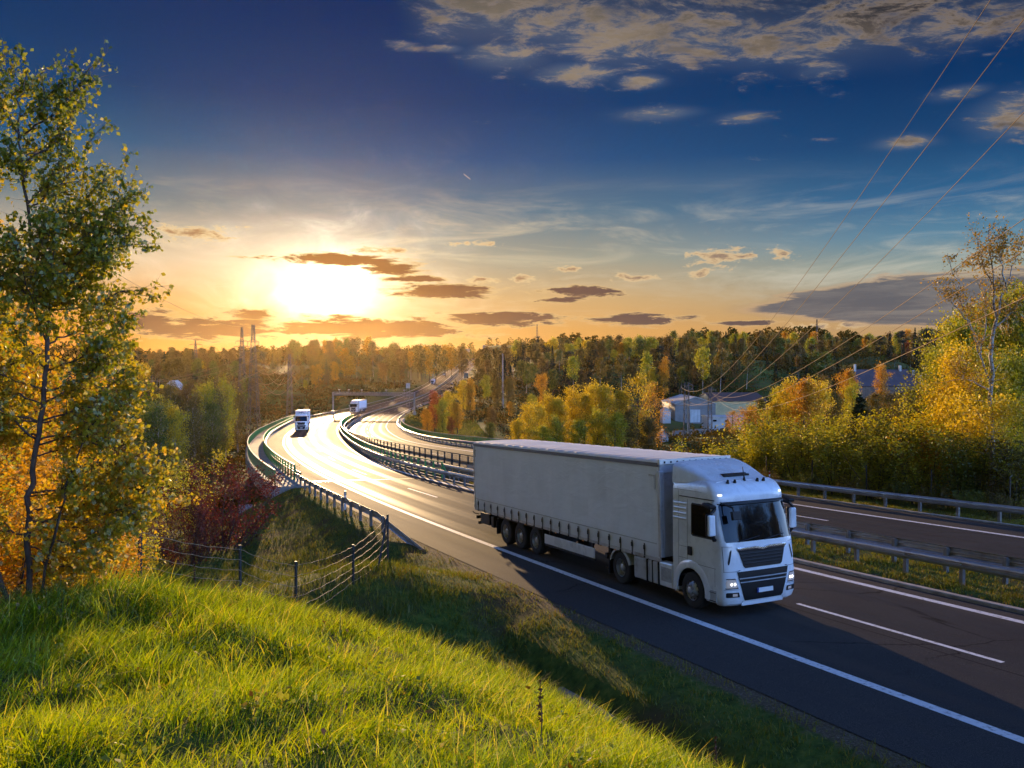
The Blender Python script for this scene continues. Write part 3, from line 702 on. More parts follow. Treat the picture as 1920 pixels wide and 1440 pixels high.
def make_wheel(parent, c, s, w=0.32, dual=False, front=False, r=0.5):
    """s: outward side (+1/-1 along Y); c on the wheel plane's outer face"""
    root = empty('wheel'); root.parent = parent; root.location = c
    mb = MB()
    def tyre(y0):
        h = w
        pr = [(r * .56, 0.0), (r * .60, -.012), (r * .78, -.004), (r * .93, -.016), (r * .985, -.045), (r, -.075), (r, -h / 2 + .012), (r * .985, -h / 2), (r, -h / 2 - .012), (r, -h + .075), (r * .985, -h + .045), (r * .93, -h + .016), (r * .6, -h + .012), (r * .56, -h)]
        mb.lathe([(a, s * (b + y0)) for a, b in pr], (0, 0, 0), n=40)
    tyre(0)
    if dual: tyre(-w - 0.03)
    # tread blocks: shallow grooves read as ribs
    mb.build('tyre', M_RUBBER, root, smooth=28)
    mb = MB()
    if front:
        pr = [(r * .57, -.02), (r * .55, -.03), (r * .52, -.05), (r * .42, -.02), (r * .34, .02), (r * .32, .035), (r * .20, .04), (r * .19, .075), (r * .12, .085), (0.001, .085)]
    else:
        pr = [(r * .57, -.02), (r * .545, -.03), (r * .53, -.10), (r * .46, -.15), (r * .36, -.16), (r * .34, -.15), (r * .24, -.15), (r * .22, -.06), (r * .15, -.045), (0.001, -.045)]
    mb.lathe([(a, s * b) for a, b in pr], (0, 0, 0), n=40, m=0)
    for k in range(10):                                              # ventilation holes and nuts
        t = 2 * PI * k / 10
        rr = r * .455; yy = -.028 if front else -.148
        cc = (rr * math.cos(t), s * (yy + .004), rr * math.sin(t))
        mb.lathe([(0.030, 0.0), (0.001, s * 0.001)], cc, n=10, m=1)
        t += PI / 10; rr = r * .285; yy = .037 if front else -.15
        cc = (rr * math.cos(t), s * yy, rr * math.sin(t))
        mb.lathe([(0.017, 0.0), (0.017, s * .028), (0.001, s * .03)], cc, n=8, m=0)
    mb.build('rim', [M_RIM, M_SEAM], root, smooth=30)
    return root

def make_truck(name='articulated_truck'):
    root = empty(name)
    # ---------------- cab shell
    rows_n = 46
    th = np.linspace(-90, 90, 37)
    sidef = np.linspace(0, 1, 41)[:-1]
    def column_xy(kind, p, z):
        w = cw(z); xf = cxf(z)
        if kind == 'R': return XR + (xf - CB - XR) * p, -w
        if kind == 'L': return XR + (xf - CB - XR) * p, w
        t = R(p); sy = math.copysign(abs(math.sin(t)) ** (2 / NE), math.sin(t)) if abs(math.sin(t)) > 1e-9 else 0
        return xf - CB + CB * max(0, math.cos(t)) ** (2 / NE), sy * w
    cols = [('R', p) for p in sidef] + [('F', p) for p in th] + [('L', p) for p in sidef[::-1]]
    grid = []
    for kind, p in cols:
        zl = 0.30
        if kind in 'RL':
            x8, _ = column_xy(kind, p, 0.8)
            zl = 0.34
            dx = abs(x8 + 1.475)
            if dx < 0.63: zl = max(zl, 0.50 + math.sqrt(0.63 ** 2 - dx * dx))
        col = []
        for i in range(rows_n + 1):
            z = zl + (3.50 - zl) * i / rows_n
            x, y = column_xy(kind, p, z); col.append((x, y, z))
        grid.append(col)
    mb = MB(); mb.grid(grid)
    # rear wall and roof cap
    mb.grid([grid[0], grid[-1]])
    tops = [c[-1] for c in grid]; cen = (-1.4, 0, 3.53)
    half = len(tops) // 2
    mb.grid([tops, [(cen[0] + (p[0] - cen[0]) * .8, p[1] * .8, 3.535) for p in tops], [(cen[0] + (p[0] - cen[0]) * .02, p[1] * .02, 3.55) for p in tops]])
    cab = mb.build('cab', M_WHITE, root, smooth=32)
    # dark wheel wells under the cab
    mb = MB()
    for s in (-1, 1):
        mb.box((-1.475, s * 0.75, 0.86), (1.3, 0.85, 0.06)); mb.box((-1.475, s * 0.40, 0.62), (1.28, 0.06, 0.55))
        rowsA = []
        for k in range(17):
            t = PI * k / 16
            rowsA.append([(-1.475 + 0.63 * math.cos(t), s * 1.235, 0.5 + 0.63 * math.sin(t)), (-1.475 + 0.60 * math.cos(t), s * 1.22, 0.5 + 0.60 * math.sin(t)), (-1.475 + 0.60 * math.cos(t), s * 0.55, 0.5 + 0.60 * math.sin(t))])
        mb.grid(rowsA)
    mb.box((-1.2, 0, 0.62), (2.0, 1.0, 0.5))
    mb.build('wheel_arch', M_BLACK, cab)
    for s in (-1, 1):                                                # painted flares round the arches
        mb = MB(); rw = []
        for k in range(25):
            t = R(-8) + (PI + R(16)) * k / 24; c_, s_ = math.cos(t), math.sin(t)
            rw.append([(-1.475 + r_ * c_, s * yy, 0.5 + r_ * s_) for r_, yy in ((.61, 1.20), (.61, 1.262), (.66, 1.27), (.80, 1.258), (.83, 1.243))])
        mb.grid(rw); mb.build('arch_flare', M_WHITE, cab, smooth=40)
    # windscreen with black band
    mb = MB()
    ws = fine_rows([(1.97, -1.10, 1.10), (2.02, -1.125, 1.125), (2.45, -1.125, 1.125), (2.88, -1.105, 1.105), (2.94, -1.07, 1.07)], 5)
    front_patch(mb, ws, 0.008, 24); mb.build('windscreen', M_GLASS, cab, smooth=40)
    mb = MB()
    front_patch(mb, fine_rows([(2.93, -1.12, 1.12), (2.99, -1.12, 1.12)], 3), 0.012, 24)
    mb.grid([[(cfront(-1.05 + 2.1 * k / 20, 2.98) + a, -1.05 + 2.1 * k / 20, 2.98 + b) for k in range(21)] for a, b in ((0.0, 0.02), (.10, -.02), (.11, -.05), (.0, -.03))])
    mb.build('sun_visor', M_BLACK, cab, smooth=40)
    mb = MB()                                                        # wipers
    for y0, y1 in ((-.75, -.05), (.1, .8)):
        mb.tube([(cfront(y0, 1.99) + .03, y0, 1.98), (cfront(y1, 2.09) + .035, y1, 2.08)], .012, 5)
    mb.build('wiper', M_BLACK, cab)
    # scuttle panel line under the windscreen
    # grilles
    mb = MB(); front_patch(mb, fine_rows([(1.29, -.60, .60), (1.34, -.66, .66), (1.78, -.80, .80)], 5), 0.010, 18)
    for i in range(5):
        z = 1.38 + .085 * i; h = .60 + .05 * i
        mb.grid([[(cfront(-h + 2 * h * k / 12, zz_) + o_, -h + 2 * h * k / 12, zz_) for k in range(13)] for zz_, o_ in ((z, .011), (z + .012, .017), (z + .03, .017), (z + .042, .011))])
    gr = mb.build('grille', M_BLACK, cab, smooth=30)
    mb = MB()
    h = .82
    def barz(y): return 1.80 - 0.045 * max(0, 1 - abs(y) / .22)
    mb.grid([[(cfront(-h + 2 * h * k / 28, 1.8) + o_, -h + 2 * h * k / 28, barz(-h + 2 * h * k / 28) + dz) for k in range(29)] for dz, o_ in ((-.045, .012), (-.04, .035), (0.0, .042), (.035, .03), (.038, .010))])
    mb.build('grille_bar', M_CHROME, cab, smooth=40)
    mb = MB(); front_patch(mb, fine_rows([(.44, -.62, .62), (.50, -.66, .66), (.95, -.80, .80), (1.21, -.87, .87)], 5), 0.010, 20)
    lg = mb.build('lower_grille', M_BLACK, cab, smooth=30)
    mb = MB()
    for z, h in ((1.03, .815), (.93, .79)):
        mb.grid([[(cfront(-h + 2 * h * k / 20, z) + o_, -h + 2 * h * k / 20, z + dz) for k in range(21)] for dz, o_ in ((-.014, .010), (-.011, .03), (.011, .03), (.014, .010))])
    mb.build('grille_slat', M_GREY, cab, smooth=30)
    mb = MB(); mb.box((cfront(0, .68) + .03, 0.03, .68), (.02, .52, .115), 0); mb.box((cfront(0, .68) + .032, -.255 + .03, .68), (.022, .05, .113), 1)
    mb.build('number_plate', [M_PLATE, M_BLUE], cab)
    for s in (-1, 1):
        # corner seam between bumper, headlamp and grille frame
        mb = MB()
        a = fine_rows([(.80, s * .87, s * 1.14), (.84, s * .855, s * 1.165), (.98, s * .90, s * 1.165), (1.02, s * .92, s * 1.12)], 4)
        front_patch(mb, a, 0.012, 10)
        hl = mb.build('headlight', M_LAMP, cab, smooth=40)
        mb = MB()
        for yy in (.95, 1.04):
            mb.lathe([(.058, 0), (.05, .012), (.001, .016)], (0, 0, 0), n=14)
        mb.v = []; mb.f = []; mb.m = []
        for yy in (.945, 1.035):
            cxp = cfront(yy, .90) + .016
            mb.add([(cxp + .004 * math.cos(0), s * yy + .042 * math.cos(2 * PI * k / 12), .90 + .042 * math.sin(2 * PI * k / 12)) for k in range(12)], [tuple(range(12)) if s < 0 else tuple(range(11, -1, -1))])
        mb.build('lamp_bulb', M_LED, cab)
        mb = MB(); front_patch(mb, fine_rows([(.775, s * .83, s * 1.18), (.80, s * .845, s * 1.185)], 2), 0.009, 10)
        front_patch(mb, fine_rows([(.80, s * .845, s * .87), (1.03, s * .91, s * .935)], 4), 0.009, 3)
        front_patch(mb, fine_rows([(1.02, s * .92, s * 1.16), (1.045, s * .93, s * 1.16)], 2), 0.009, 8)
        mb.build('headlight_surround', M_BLACK, cab)
        mb = MB(); front_patch(mb, fine_rows([(.55, s * .80, s * 1.15), (.57, s * .79, s * 1.165), (.66, s * .815, s * 1.165), (.68, s * .83, s * 1.14)], 3), 0.010, 10)
        fl = mb.build('fog_lamp_housing', M_BLACK, cab)
        mb = MB(); front_patch(mb, fine_rows([(.58, s * .86, s * 1.0), (.65, s * .87, s * 1.0)], 3), 0.016, 5)
        mb.build('fog_lamp', M_LAMP, cab)
        mb = MB(); front_patch(mb, fine_rows([(1.40, s * 1.075, s * 1.10), (1.46, s * 1.05, s * 1.105), (1.74, s * .985, s * 1.035), (1.78, s * .985, s * 1.0)], 5), 0.010, 4)
        mb.build('air_slot', M_BLACK, cab)
        mb = MB(); front_patch(mb, fine_rows([(3.155, s * .99, s * 1.08), (3.18, s * .97, s * 1.10), (3.20, s * .99, s * 1.08)], 2), 0.010, 5)
        mb.build('marker_lamp', M_LED, cab)
        # seams
        mb = MB()
        front_patch(mb, fine_rows([(.335, s * .70, s * .712), (.44, s * .66, s * .672)], 3), 0.005, 2)
        front_patch(mb, fine_rows([(.745, s * .80, s * 1.20), (.752, s * .80, s * 1.20)], 1), 0.006, 10)
        front_patch(mb, fine_rows([(1.215, s * .86, s * 1.21), (1.225, s * .86, s * 1.21)], 1), 0.006, 10)
        front_patch(mb, fine_rows([(1.225, s * .80, s * .88), (1.25, s * .74, s * .80)], 2), 0.006, 4)
        front_patch(mb, fine_rows([(1.225, s * 1.19, s * 1.198), (1.86, s * 1.19, s * 1.198)], 5), 0.005, 2)
        front_patch(mb, fine_rows([(1.86, s * .95, s * 1.198), (1.868, s * .95, s * 1.198)], 1), 0.005, 6)
        side_patch(mb, [(1.255, -1.62, -.42), (1.265, -1.62, -.42)], s, 0.004)
        for x0, z0, z1 in ((-1.62, 1.26, 2.98), (-2.02, 1.05, 3.2), (-.46, .78, 1.25)):
            zs_ = np.linspace(z0, z1, 14)
            side_patch(mb, [(z, x0, x0 + .010) for z in zs_], s, 0.004)
        side_patch(mb, [(1.66, -2.0, -1.64), (1.668, -2.0, -1.64)], s, 0.004)
        side_patch(mb, [(1.345, -2.0, -1.64), (1.353, -2.0, -1.64)], s, 0.004)
        side_patch(mb, [(3.03, -1.98, -.46), (3.055, -1.98, -.46)], s, 0.008)
        side_patch(mb, [(3.215, -2.27, -1.0), (3.222, -2.27, -1.0)], s, 0.004)
        mb.build('panel_seam', M_SEAM, cab)
        # side window, quarter divider, handle
        mb = MB(); side_patch(mb, [(2.04, -1.36, -.44), (2.08, -1.42, -.45), (2.80, -1.42, -.66), (2.86, -1.39, -.70)], s, 0.008)
        mb.build('side_window', M_GLASS, cab)
        mb = MB(); side_patch(mb, [(2.00, -1.38, -.40), (2.04, -1.46, -.42), (2.84, -1.46, -.64), (2.90, -1.42, -.68)], s, 0.005)
        mb.build('window_frame', M_BLACK, cab)
        mb = MB(); mb.box((-1.50, s * 1.25, 1.58), (.17, .05, .24)); mb.build('door_handle', M_BLACK, cab, bevel=.012)
        # ribs pressed in the side behind the door
        mb = MB()
        for z in (2.42, 2.56, 2.70, 2.84):
            mb.grid([[(x, s * (cw(z) + o_), z + dz) for x in (-2.26, -2.2, -1.72, -1.66)] for dz, o_ in ((-.04, .001), (-.02, .016), (.02, .016), (.04, .001))], flip=(s < 0))
        mb.build('side_rib', M_WHITE, cab, smooth=50)
        # step / lower corner panel
        mb = MB(); mb.box((-.62, s * 1.235, .53), (.42, .03, .30), 0); mb.box((-.62, s * 1.25, .40), (.38, .02, .03), 1); mb.box((-.62, s * 1.25, .62), (.38, .02, .02), 1)
        mb.build('step', [M_GREY, M_BLACK], cab, bevel=.01)
        # mirrors
        mb = MB(); mb.tube([(-.50, s * 1.17, 2.88), (-.36, s * 1.28, 2.84), (-.36, s * 1.42, 2.72)], .045, 8); mb.build('mirror_arm', M_BLACK, cab, smooth=40)
        mb = MB(); mb.tube([(-.44, s * 1.19, 2.02), (-.40, s * 1.30, 2.02), (-.36, s * 1.38, 2.14)], .045, 8)
        mb.build('mirror_arm', M_BLACK, cab, smooth=40)
        mb = MB(); mb.box((-.36, s * 1.40, 2.42), (.11, .22, .56), 0, taper=.94); mb.build('mirror', M_WHITE, cab, bevel=.045)
        mb = MB(); mb.box((-.44, s * 1.395, 2.42), (.09, .23, .58), 0); mb.build('mirror_back', M_BLACK, cab, bevel=.03)
        mb = MB(); mb.box((-.50, s * 1.36, 2.92), (.34, .22, .10), ry=.2); mb.build('kerb_mirror', M_BLACK, cab, bevel=.03)
    mb = MB(); mb.tube([(-.34, -1.0, 2.96), (.05, -1.02, 2.90), (.10, -1.02, 2.76)], .03, 6); mb.box((.10, -.97, 2.70), (.10, .26, .22), ry=-.2)
    mb.build('front_mirror', M_BLACK, cab, bevel=.02)
    # bumper lip
    mb = MB(); mb.grid([[(cfront(y, .36) + o_, y, z) for y in np.linspace(-.70, .70, 25)] for z, o_ in ((.30, -.04), (.305, .006), (.36, .016), (.42, .006))]); mb.build('bumper', M_WHITE, cab, smooth=40)
    # roof air deflector
    secs = [(-.72, .98, 3.44, 3.50, .05), (-.95, 1.02, 3.44, 3.55, .08), (-1.3, 1.09, 3.44, 3.70, .14), (-1.7, 1.16, 3.42, 3.84, .16), (-2.05, 1.205, 3.40, 3.93, .17), (-2.28, 1.215, 3.38, 3.965, .17)]
    rows = []
    for x, w, z0, z1, rd in secs:
        r_ = [(x, -w, z0)]
        for k in range(6):
            t = PI / 2 * k / 5; r_.append((x, -w + rd * 1.4 * (1 - math.cos(t)) + .03, z1 - rd + rd * math.sin(t)))
        for f in np.linspace(-.7, .7, 7): r_.append((x, f * (w - rd * 1.4 - .03), z1 + .012))
        for k in range(5, -1, -1):
            t = PI / 2 * k / 5; r_.append((x, w - rd * 1.4 * (1 - math.cos(t)) - .03, z1 - rd + rd * math.sin(t)))
        r_.append((x, w, z0)); rows.append(r_)
    mb = MB(); mb.grid(rows); mb.f.append(tuple(range(len(rows[0])))); mb.m.append(0)
    ad = mb.build('air_deflector', M_WHITE, cab, smooth=35)
    mb = MB(); mb.grid([[(-1.02, -.42, 3.62), (-1.02, .42, 3.62)], [(-1.14, -.44, 3.665), (-1.14, .44, 3.665)]]); mb.box((-1.02, 0, 3.615), (.10, .86, .05))
    mb.build('roof_vent', M_BLACK, cab)
    for y in (-.62, -.38, .62, .4):
        mb = MB(); mb.tube([(-.62, y, 3.46), (-.60, y, 3.55)], [.05, .025], 8); mb.build('roof_beacon', M_BLACK, cab, smooth=40)
    mb = MB(); mb.tube([(-.7, 0.02, 3.47), (-.7, .02, 3.60), (-.76, .02, 3.86)], [.05, .02, .008], 6); mb.build('roof_aerial', M_BLACK, cab)
    # ---------------- tractor chassis
    mb = MB()
    for s in (-1, 1): mb.box((-4.0, s * .42, .80), (4.4, .09, .28))
    mb.box((-4.45, 0, 1.02), (1.1, 1.0, .14)); mb.box((-2.7, 0, .75), (.5, 1.6, .5)); mb.box((-3.5, 0, .62), (1.8, 1.9, .35))
    mb.tube([(-1.475, -1.0, .5), (-1.475, 1.0, .5)], .07, 8); mb.tube([(-5.075, -1.0, .5), (-5.075, 1.0, .5)], .12, 8)
    mb.box((-6.0, 0, .72), (.12, 2.3, .18))
    ch = mb.build('chassis', M_DARK, root)
    for s in (-1, 1):
        for x0, x1, z1 in ((-2.33, -2.98, 1.06), (-3.02, -3.56, 1.02), (-3.60, -4.28, 1.02)):
            mb = MB(); mb.box(((x0 + x1) / 2, s * 1.10, (.36 + z1) / 2), (abs(x1 - x0), .28, z1 - .36), 0)
            mb.build('side_cover', M_GREY if x0 < -3 else M_WHITE, ch, bevel=.045)
        mb = MB()
        for x in (-3.0, -3.58, -3.30): mb.box((x, s * 1.125, .68), (.035, .27, .68))
        mb.build('tank_strap', M_BLACK, ch, bevel=.01)
        mb = MB(); mb.box((-2.62, s * 1.243, .72), (.50, .012, .40)); mb.build('tank_hatch', M_GREY, ch, bevel=.02)
        # rear mudguards
        mb = MB(); rw = []
        for k in range(19):
            t = R(15) + R(150) * k / 18
            rw.append([(-5.075 + r_ * math.cos(t), s * yy, .52 + r_ * math.sin(t)) for r_, yy in ((.57, .60), (.60, .62), (.60, 1.22), (.57, 1.24), (.52, 1.24))])
        mb.grid(rw); mb.build('mudguard', M_GREY, ch, smooth=40)
        mb = MB(); mb.box((-5.70, s * .93, .52), (.03, .60, .62), ry=.1); mb.build('mudflap', M_BLACK, ch)
        mb = MB(); mb.box((-5.98, s * .98, .72), (.06, .30, .13), 0); mb.build('tail_lamp', M_RED, ch)
        make_wheel(root, (-1.475, s * 1.22, .5), s, front=True)
        make_wheel(root, (-5.075, s * 1.20, .5), s, .28, dual=True)
    # ---------------- trailer
    X0, X1, HW = -2.85, -16.42, 1.275
    mb = MB()
    # curtain: a slightly billowing sheet closed round as a box
    nx, nz = 90, 14
    for s in (-1, 1):
        rw = []
        for i in range(nx + 1):
            x = X0 - .02 + (X1 - X0 + .04) * i / nx
            r_ = []
            for k in range(nz + 1):
                z = 1.14 + (3.84 - 1.14) * k / nz; f = math.sin(PI * k / nz) ** .6
                bow = .012 * math.sin(x * 4.6) * f + .010 * math.sin(x * 11.0 + z * 2) * f * .5
                if k <= 3: bow += .012 * math.sin(x * 8.6) * (3 - k) / 3
                r_.append((x, s * (HW - .012 + bow), z))
            rw.append(r_)
        mb.grid(rw, flip=(s < 0))
    tr = mb.build('trailer_curtain', M_TARP, root, smooth=40)
    mb = MB(); mb.box(((X0 + X1) / 2, 0, 2.5), (X0 - X1 - .04, 2 * HW - .08, 2.66), 0); mb.build('trailer_hull', M_GREY, tr)
    # roof: tarpaulin with a soft scalloped rim
    rw = []
    for i in range(121):
        x = X0 + .04 + (X1 - X0 - .04) * i / 120; sc = .012 * math.sin(x * 9.0) + .006 * math.sin(x * 23)
        rw.append([(x, -HW - .012, 3.885 + sc), (x, -HW - .006, 3.94 + sc), (x, -HW + .05, 3.985 + sc * .5), (x, -.7, 4.0 + .008 * math.sin(x * 10.5)), (x, 0, 4.01 + .008 * math.sin(x * 10.5)), (x, .7, 4.0 + .008 * math.sin(x * 10.5)), (x, HW - .05, 3.985 + sc * .5), (x, HW + .006, 3.94 + sc), (x, HW + .012, 3.885 + sc)])
    mb = MB(); mb.grid(rw); rf = mb.build('trailer_roof', M_TOP, root, smooth=45)
    mb = MB()
    for s in (-1, 1): mb.box(((X0 + X1) / 2, s * (HW + .004), 3.845), (X0 - X1, .03, .11))
    mb.build('cornice', M_BROWN, tr)
    # front cap with rivets, header, corner posts, front wall
    mb = MB(); mb.box((X0 + .04, 0, 3.93), (.10, 2 * HW + .04, .15), 0)
    for k in range(11):
        y = -1.12 + 2.24 * k / 10; mb.lathe([(0.034, 0), (0.03, .008), (.001, .01)], (0, 0, 0), n=4)
        mb.v = mb.v[:-12]; mb.f = mb.f[:-8]; mb.m = mb.m[:-8]
        mb.box((X0 + .095, y, 3.915), (.012, .055, .06), 1)
    mb.build('front_cap', [M_TOP, M_BLACK], tr, bevel=.012)
    mb = MB(); mb.box((X0 + .0, 0, 3.72), (.08, 2 * HW - .02, .26), 1); mb.box((X0 - .03, 0, 2.4), (.08, 2 * HW - .16, 2.44), 0)
    for s in (-1, 1): mb.box((X0 - .02, s * (HW - .07), 2.42), (.14, .14, 2.5), 0)
    mb.build('front_wall', [M_ALU, M_GREY], tr, bevel=.02)
    mb = MB()
    for s in (-1, 1): mb.box((X1 + .02, s * (HW - .05), 2.5), (.12, .12, 2.72), 0)
    mb.box((X1 - .03, 0, 2.5), (.05, 2.4, 2.7), 0); mb.box((X1 - .06, 0.0, 2.5), (.02, .04, 2.6), 1)
    for y in (-.9, -.3, .3, .9): mb.tube([(X1 - .08, y, 1.2), (X1 - .08, y, 3.8)], .02, 6, 1)
    mb.build('rear_door', [M_ALU, M_BLACK], tr)
    for s in (-1, 1):
        mb = MB(); mb.box(((X0 + X1) / 2, s * (HW - .02), 1.10), (X0 - X1, .05, .09)); mb.build('side_rail', M_ALU, tr)
        for k in range(20):
            x = X1 + .42 + (X0 - X1 - 1.2) * k / 19
            mb = MB(); mb.box((x, s * (HW + .008), 1.30), (.045, .012, .36)); mb.box((x, s * (HW + .018), 1.36), (.062, .03, .13)); mb.box((x, s * (HW + .014), 1.08), (.05, .03, .06))
            mb.build('curtain_strap', M_BLACK, tr)
        # hem line of the curtain
        mb = MB(); mb.box(((X0 + X1) / 2, s * (HW + .002), 1.55), (X0 - X1 - .3, .012, .022)); mb.build('hem', M_GREY, tr)
        mb = MB(); mb.box((X0 - .34, s * (HW + .004), 3.52), (.30, .008, .05)); mb.box((X0 - .21, s * (HW + .004), 3.33), (.05, .008, .42)); mb.build('contour_mark', M_ALU, tr)
        mb = MB(); mb.box((X1 + .20, s * (HW + .004), 3.62), (.10, .008, .05)); mb.box((X1 + .17, s * (HW + .004), 3.48), (.04, .008, .28)); mb.build('contour_mark', M_GREY, tr)
    mb = MB()
    for s in (-1, 1):
        mb.box((-11.0, s * .50, .98), (10.6, .12, .26)); mb.box((-4.6, s * .50, 1.06), (3.2, .12, .12))
    for k in range(12): mb.box((-4.2 - 1.02 * k, 0, 1.06), (.08, 2.44, .09))
    mb.box((-12.2, 0, .62), (3.4, 1.2, .36))
    for x in (-10.9, -12.2, -13.5): mb.tube([(x, -1.0, .5), (x, 1.0, .5)], .07, 8)
    tc = mb.build('trailer_chassis', M_DARK, root)
    for s in (-1, 1):
        for x in (-10.9, -12.2, -13.5): make_wheel(root, (x, s * 1.20, .5), s, .385)
        mb = MB(); mb.box((-12.2, s * 1.02, 1.05), (3.95, .40, .025)); mb.box((-10.24, s * 1.02, .90), (.03, .40, .32)); mb.box((-14.16, s * 1.02, .92), (.03, .40, .28)); mb.box((-12.2, s * 1.20, 1.02), (3.95, .02, .08))
        mb.build('axle_fender', M_BLACK, tc)
        mb = MB(); mb.box((-14.32, s * 1.02, .55), (.03, .38, .52)); mb.build('mudflap', M_BLACK, tc)
        mb = MB(); mb.box((-8.35, s * 1.21, .70), (3.5, .03, .34)); mb.build('side_guard', M_WHITE, tc, bevel=.008)
        mb = MB(); mb.box((-8.35, s * 1.18, .48), (3.5, .04, .06))
        for x in (-6.8, -9.8): mb.box((x, s * 1.15, .85), (.06, .05, .6))
        mb.build('guard_bracket', M_BLACK, tc)
        mb = MB(); mb.box((-6.22, s * .80, .66), (.15, .15, .84)); mb.box((-6.22, s * .80, .26), (.34, .30, .04)); mb.tube([(-6.22, s * .8, .62), (-5.75, s * .62, 1.0)], .03, 6)
        mb.build('landing_leg', M_DARK, tc)
        mb = MB(); mb.box((-15.55, s * .98, .76), (.95, .42, .46)); mb.build('storage_box', M_BLACK, tc, bevel=.02)
        mb = MB(); mb.box((-14.85, s * 1.0, .70), (.30, .34, .46)); mb.build('extinguisher_box', M_BLACK, tc, bevel=.05)
        mb = MB(); mb.box((-16.40, s * .95, .74), (.06, .50, .14), 0); mb.box((-16.43, s * 1.08, .74), (.03, .16, .12), 1); mb.build('rear_lamp', [M_BLACK, M_RED], tc)
        mb = MB(); mb.tube([(-16.2, s * 1.15, .88), (-16.3, s * 1.32, .92), (-16.42, s * 1.36, .98)], .02, 6); mb.build('marker_arm', M_BLACK, tc)
        for x in (-7.3, -9.2, -5.3, -11.6):
            mb = MB(); mb.box((x, s * 1.245, 1.03), (.09, .02, .035)); mb.build('side_lamp', M_ORANGE, tc)
    mb = MB(); mb.box((-16.25, 0, .52), (.10, 2.35, .13)); mb.build('underrun_bar', M_BLACK, tc)
    return root

TR_T = Matrix(((0.43336842, 0.90101464, -0.01909009, 6.68065877), (-0.90040074, 0.4337801, 0.03336675, 22.49137506), (0.03834483, 0.00272863, 0.99926084, -6.51664003 - 0.01), (0, 0, 0, 1)))
truck = make_truck()
truck.matrix_world = TR_T
tag(truck, 'large white articulated lorry with plain curtain trailer and dark windscreen, driving closest to us', 'truck', 'lorries on the motorway')

def place_vehicle(o, c, du, y, toward=True, lift=0.0):
    """stand a vehicle (front bumper at its local origin) on lane du of base curve c, nose at row y"""
    p = rp(c, y, du); d = rdir(c, y)
    f = (-d if toward else d).normalized()
    up = Vector((0, 0, 1)); l = up.cross(f).normalized(); u = f.cross(l).normalized()
    M = Matrix((( f.x, l.x, u.x, p.x), (f.y, l.y, u.y, p.y), (f.z, l.z, u.z, p.z + 0.004 + lift), (0, 0, 0, 1)))
    o.matrix_world = M
t2 = dup(truck); place_vehicle(t2, 'ow', 2.2, 166)
tag(t2, 'white lorry coming head-on over the bridge curve, its shadow on the glaring lane', 'truck')
t3 = dup(truck); place_vehicle(t3, 'ow', 3.4, 278)
tag(t3, 'white lorry with box trailer just behind the gantry', 'truck')
t4 = dup(truck); place_vehicle(t4, 'ow', 1.9, 600)
t4.scale = (0.9, 0.9, 0.9)
tag(t4, 'small distant white lorry coming down the far straight of the motorway', 'truck')

# ------------------------------------------------------------------ cars
def make_car(name, paint):
    root = empty(name)
    st = [(0.0, .62, .35, .62), (-.08, .78, .26, .70), (-.5, .86, .22, .82), (-1.15, .89, .22, .93), (-1.9, .90, .22, .97), (-3.0, .90, .22, .98), (-3.9, .88, .24, .98), (-4.25, .82, .30, .92), (-4.34, .74, .42, .82)]
    rows = []
    for x, w, z0, z1 in st:
        rows.append([(x, -w * .9, z0), (x, -w, z0 + .15), (x, -w, z0 + (z1 - z0) * .6), (x, -w * .93, z1), (x, 0, z1 + .03), (x, w * .93, z1), (x, w, z0 + (z1 - z0) * .6), (x, w, z0 + .15), (x, w * .9, z0)])
    mb = MB(); mb.grid(rows, close=True); n = len(rows[0]); mb.f += [tuple(range(n))[::-1], tuple(len(mb.v) - n + i for i in range(n))]; mb.m += [0, 0]
    body = mb.build('body', paint, root, smooth=45)
    rows = []
    for x, w, z in ((-1.15, .80, .93), (-1.95, .66, 1.40), (-2.3, .65, 1.46), (-3.2, .64, 1.45), (-3.75, .66, 1.30), (-4.15, .74, .95)):
        rows.append([(x, -.84, .90), (x, -w, z), (x, 0, z + .03), (x, w, z), (x, .84, .90)])
    mb = MB(); mb.grid(rows); mb.build('cabin_glass', M_GLASS, root, smooth=45)
    rows = [[(x, -w, z), (x, 0, z + .035), (x, w, z)] for x, w, z in ((-1.95, .67, 1.405), (-2.3, .66, 1.468), (-3.2, .65, 1.458), (-3.75, .67, 1.305))]
    mb = MB(); mb.grid(rows); mb.build('roof', paint, root, smooth=45)
    for s in (-1, 1):
        mb = MB(); mb.box((-.06, s * .62, .62), (.08, .26, .13)); mb.build('headlight', M_LED, root)
        mb = MB(); mb.box((-4.31, s * .62, .74), (.06, .26, .14)); mb.build('tail_lamp', M_RED, root)
        for x in (-.85, -3.5):
            mb = MB(); mb.lathe([(.001, 0), (.20, 0), (.21, .0), (.31, -.02), (.32, -.05), (.32, -.18), (.20, -.2)], (x, 0, .32), n=20)
            mb.v = [(a, s * (b + .91), c) for a, b, c in mb.v]
            mb.build('wheel', M_RUBBER, root, smooth=40)
    return root
def car_paint(n, c): return mat(n, c, 0.3, 0.0, coat=0.6, var=0.03)
P_W = car_paint('car_white', (.78, .78, .78)); P_D = car_paint('car_dark', (.03, .032, .04)); P_S = car_paint('car_silver', (.45, .46, .48))
car0 = make_car('car', P_W); 
def car(o, c, du, y, tw, lab, paint=None):
    place_vehicle(o, c, du, y, tw)
    tag(o, lab, 'car', 'distant cars on the motorway')
    if paint:
        for ch in o.children:
            if ch.name.startswith(('body', 'roof')):
                ch.data = ch.data.copy(); ch.data.materials[0] = paint
car(car0, 'ow', 1.9, 785, True, 'tiny white car coming towards us behind the small distant lorry')
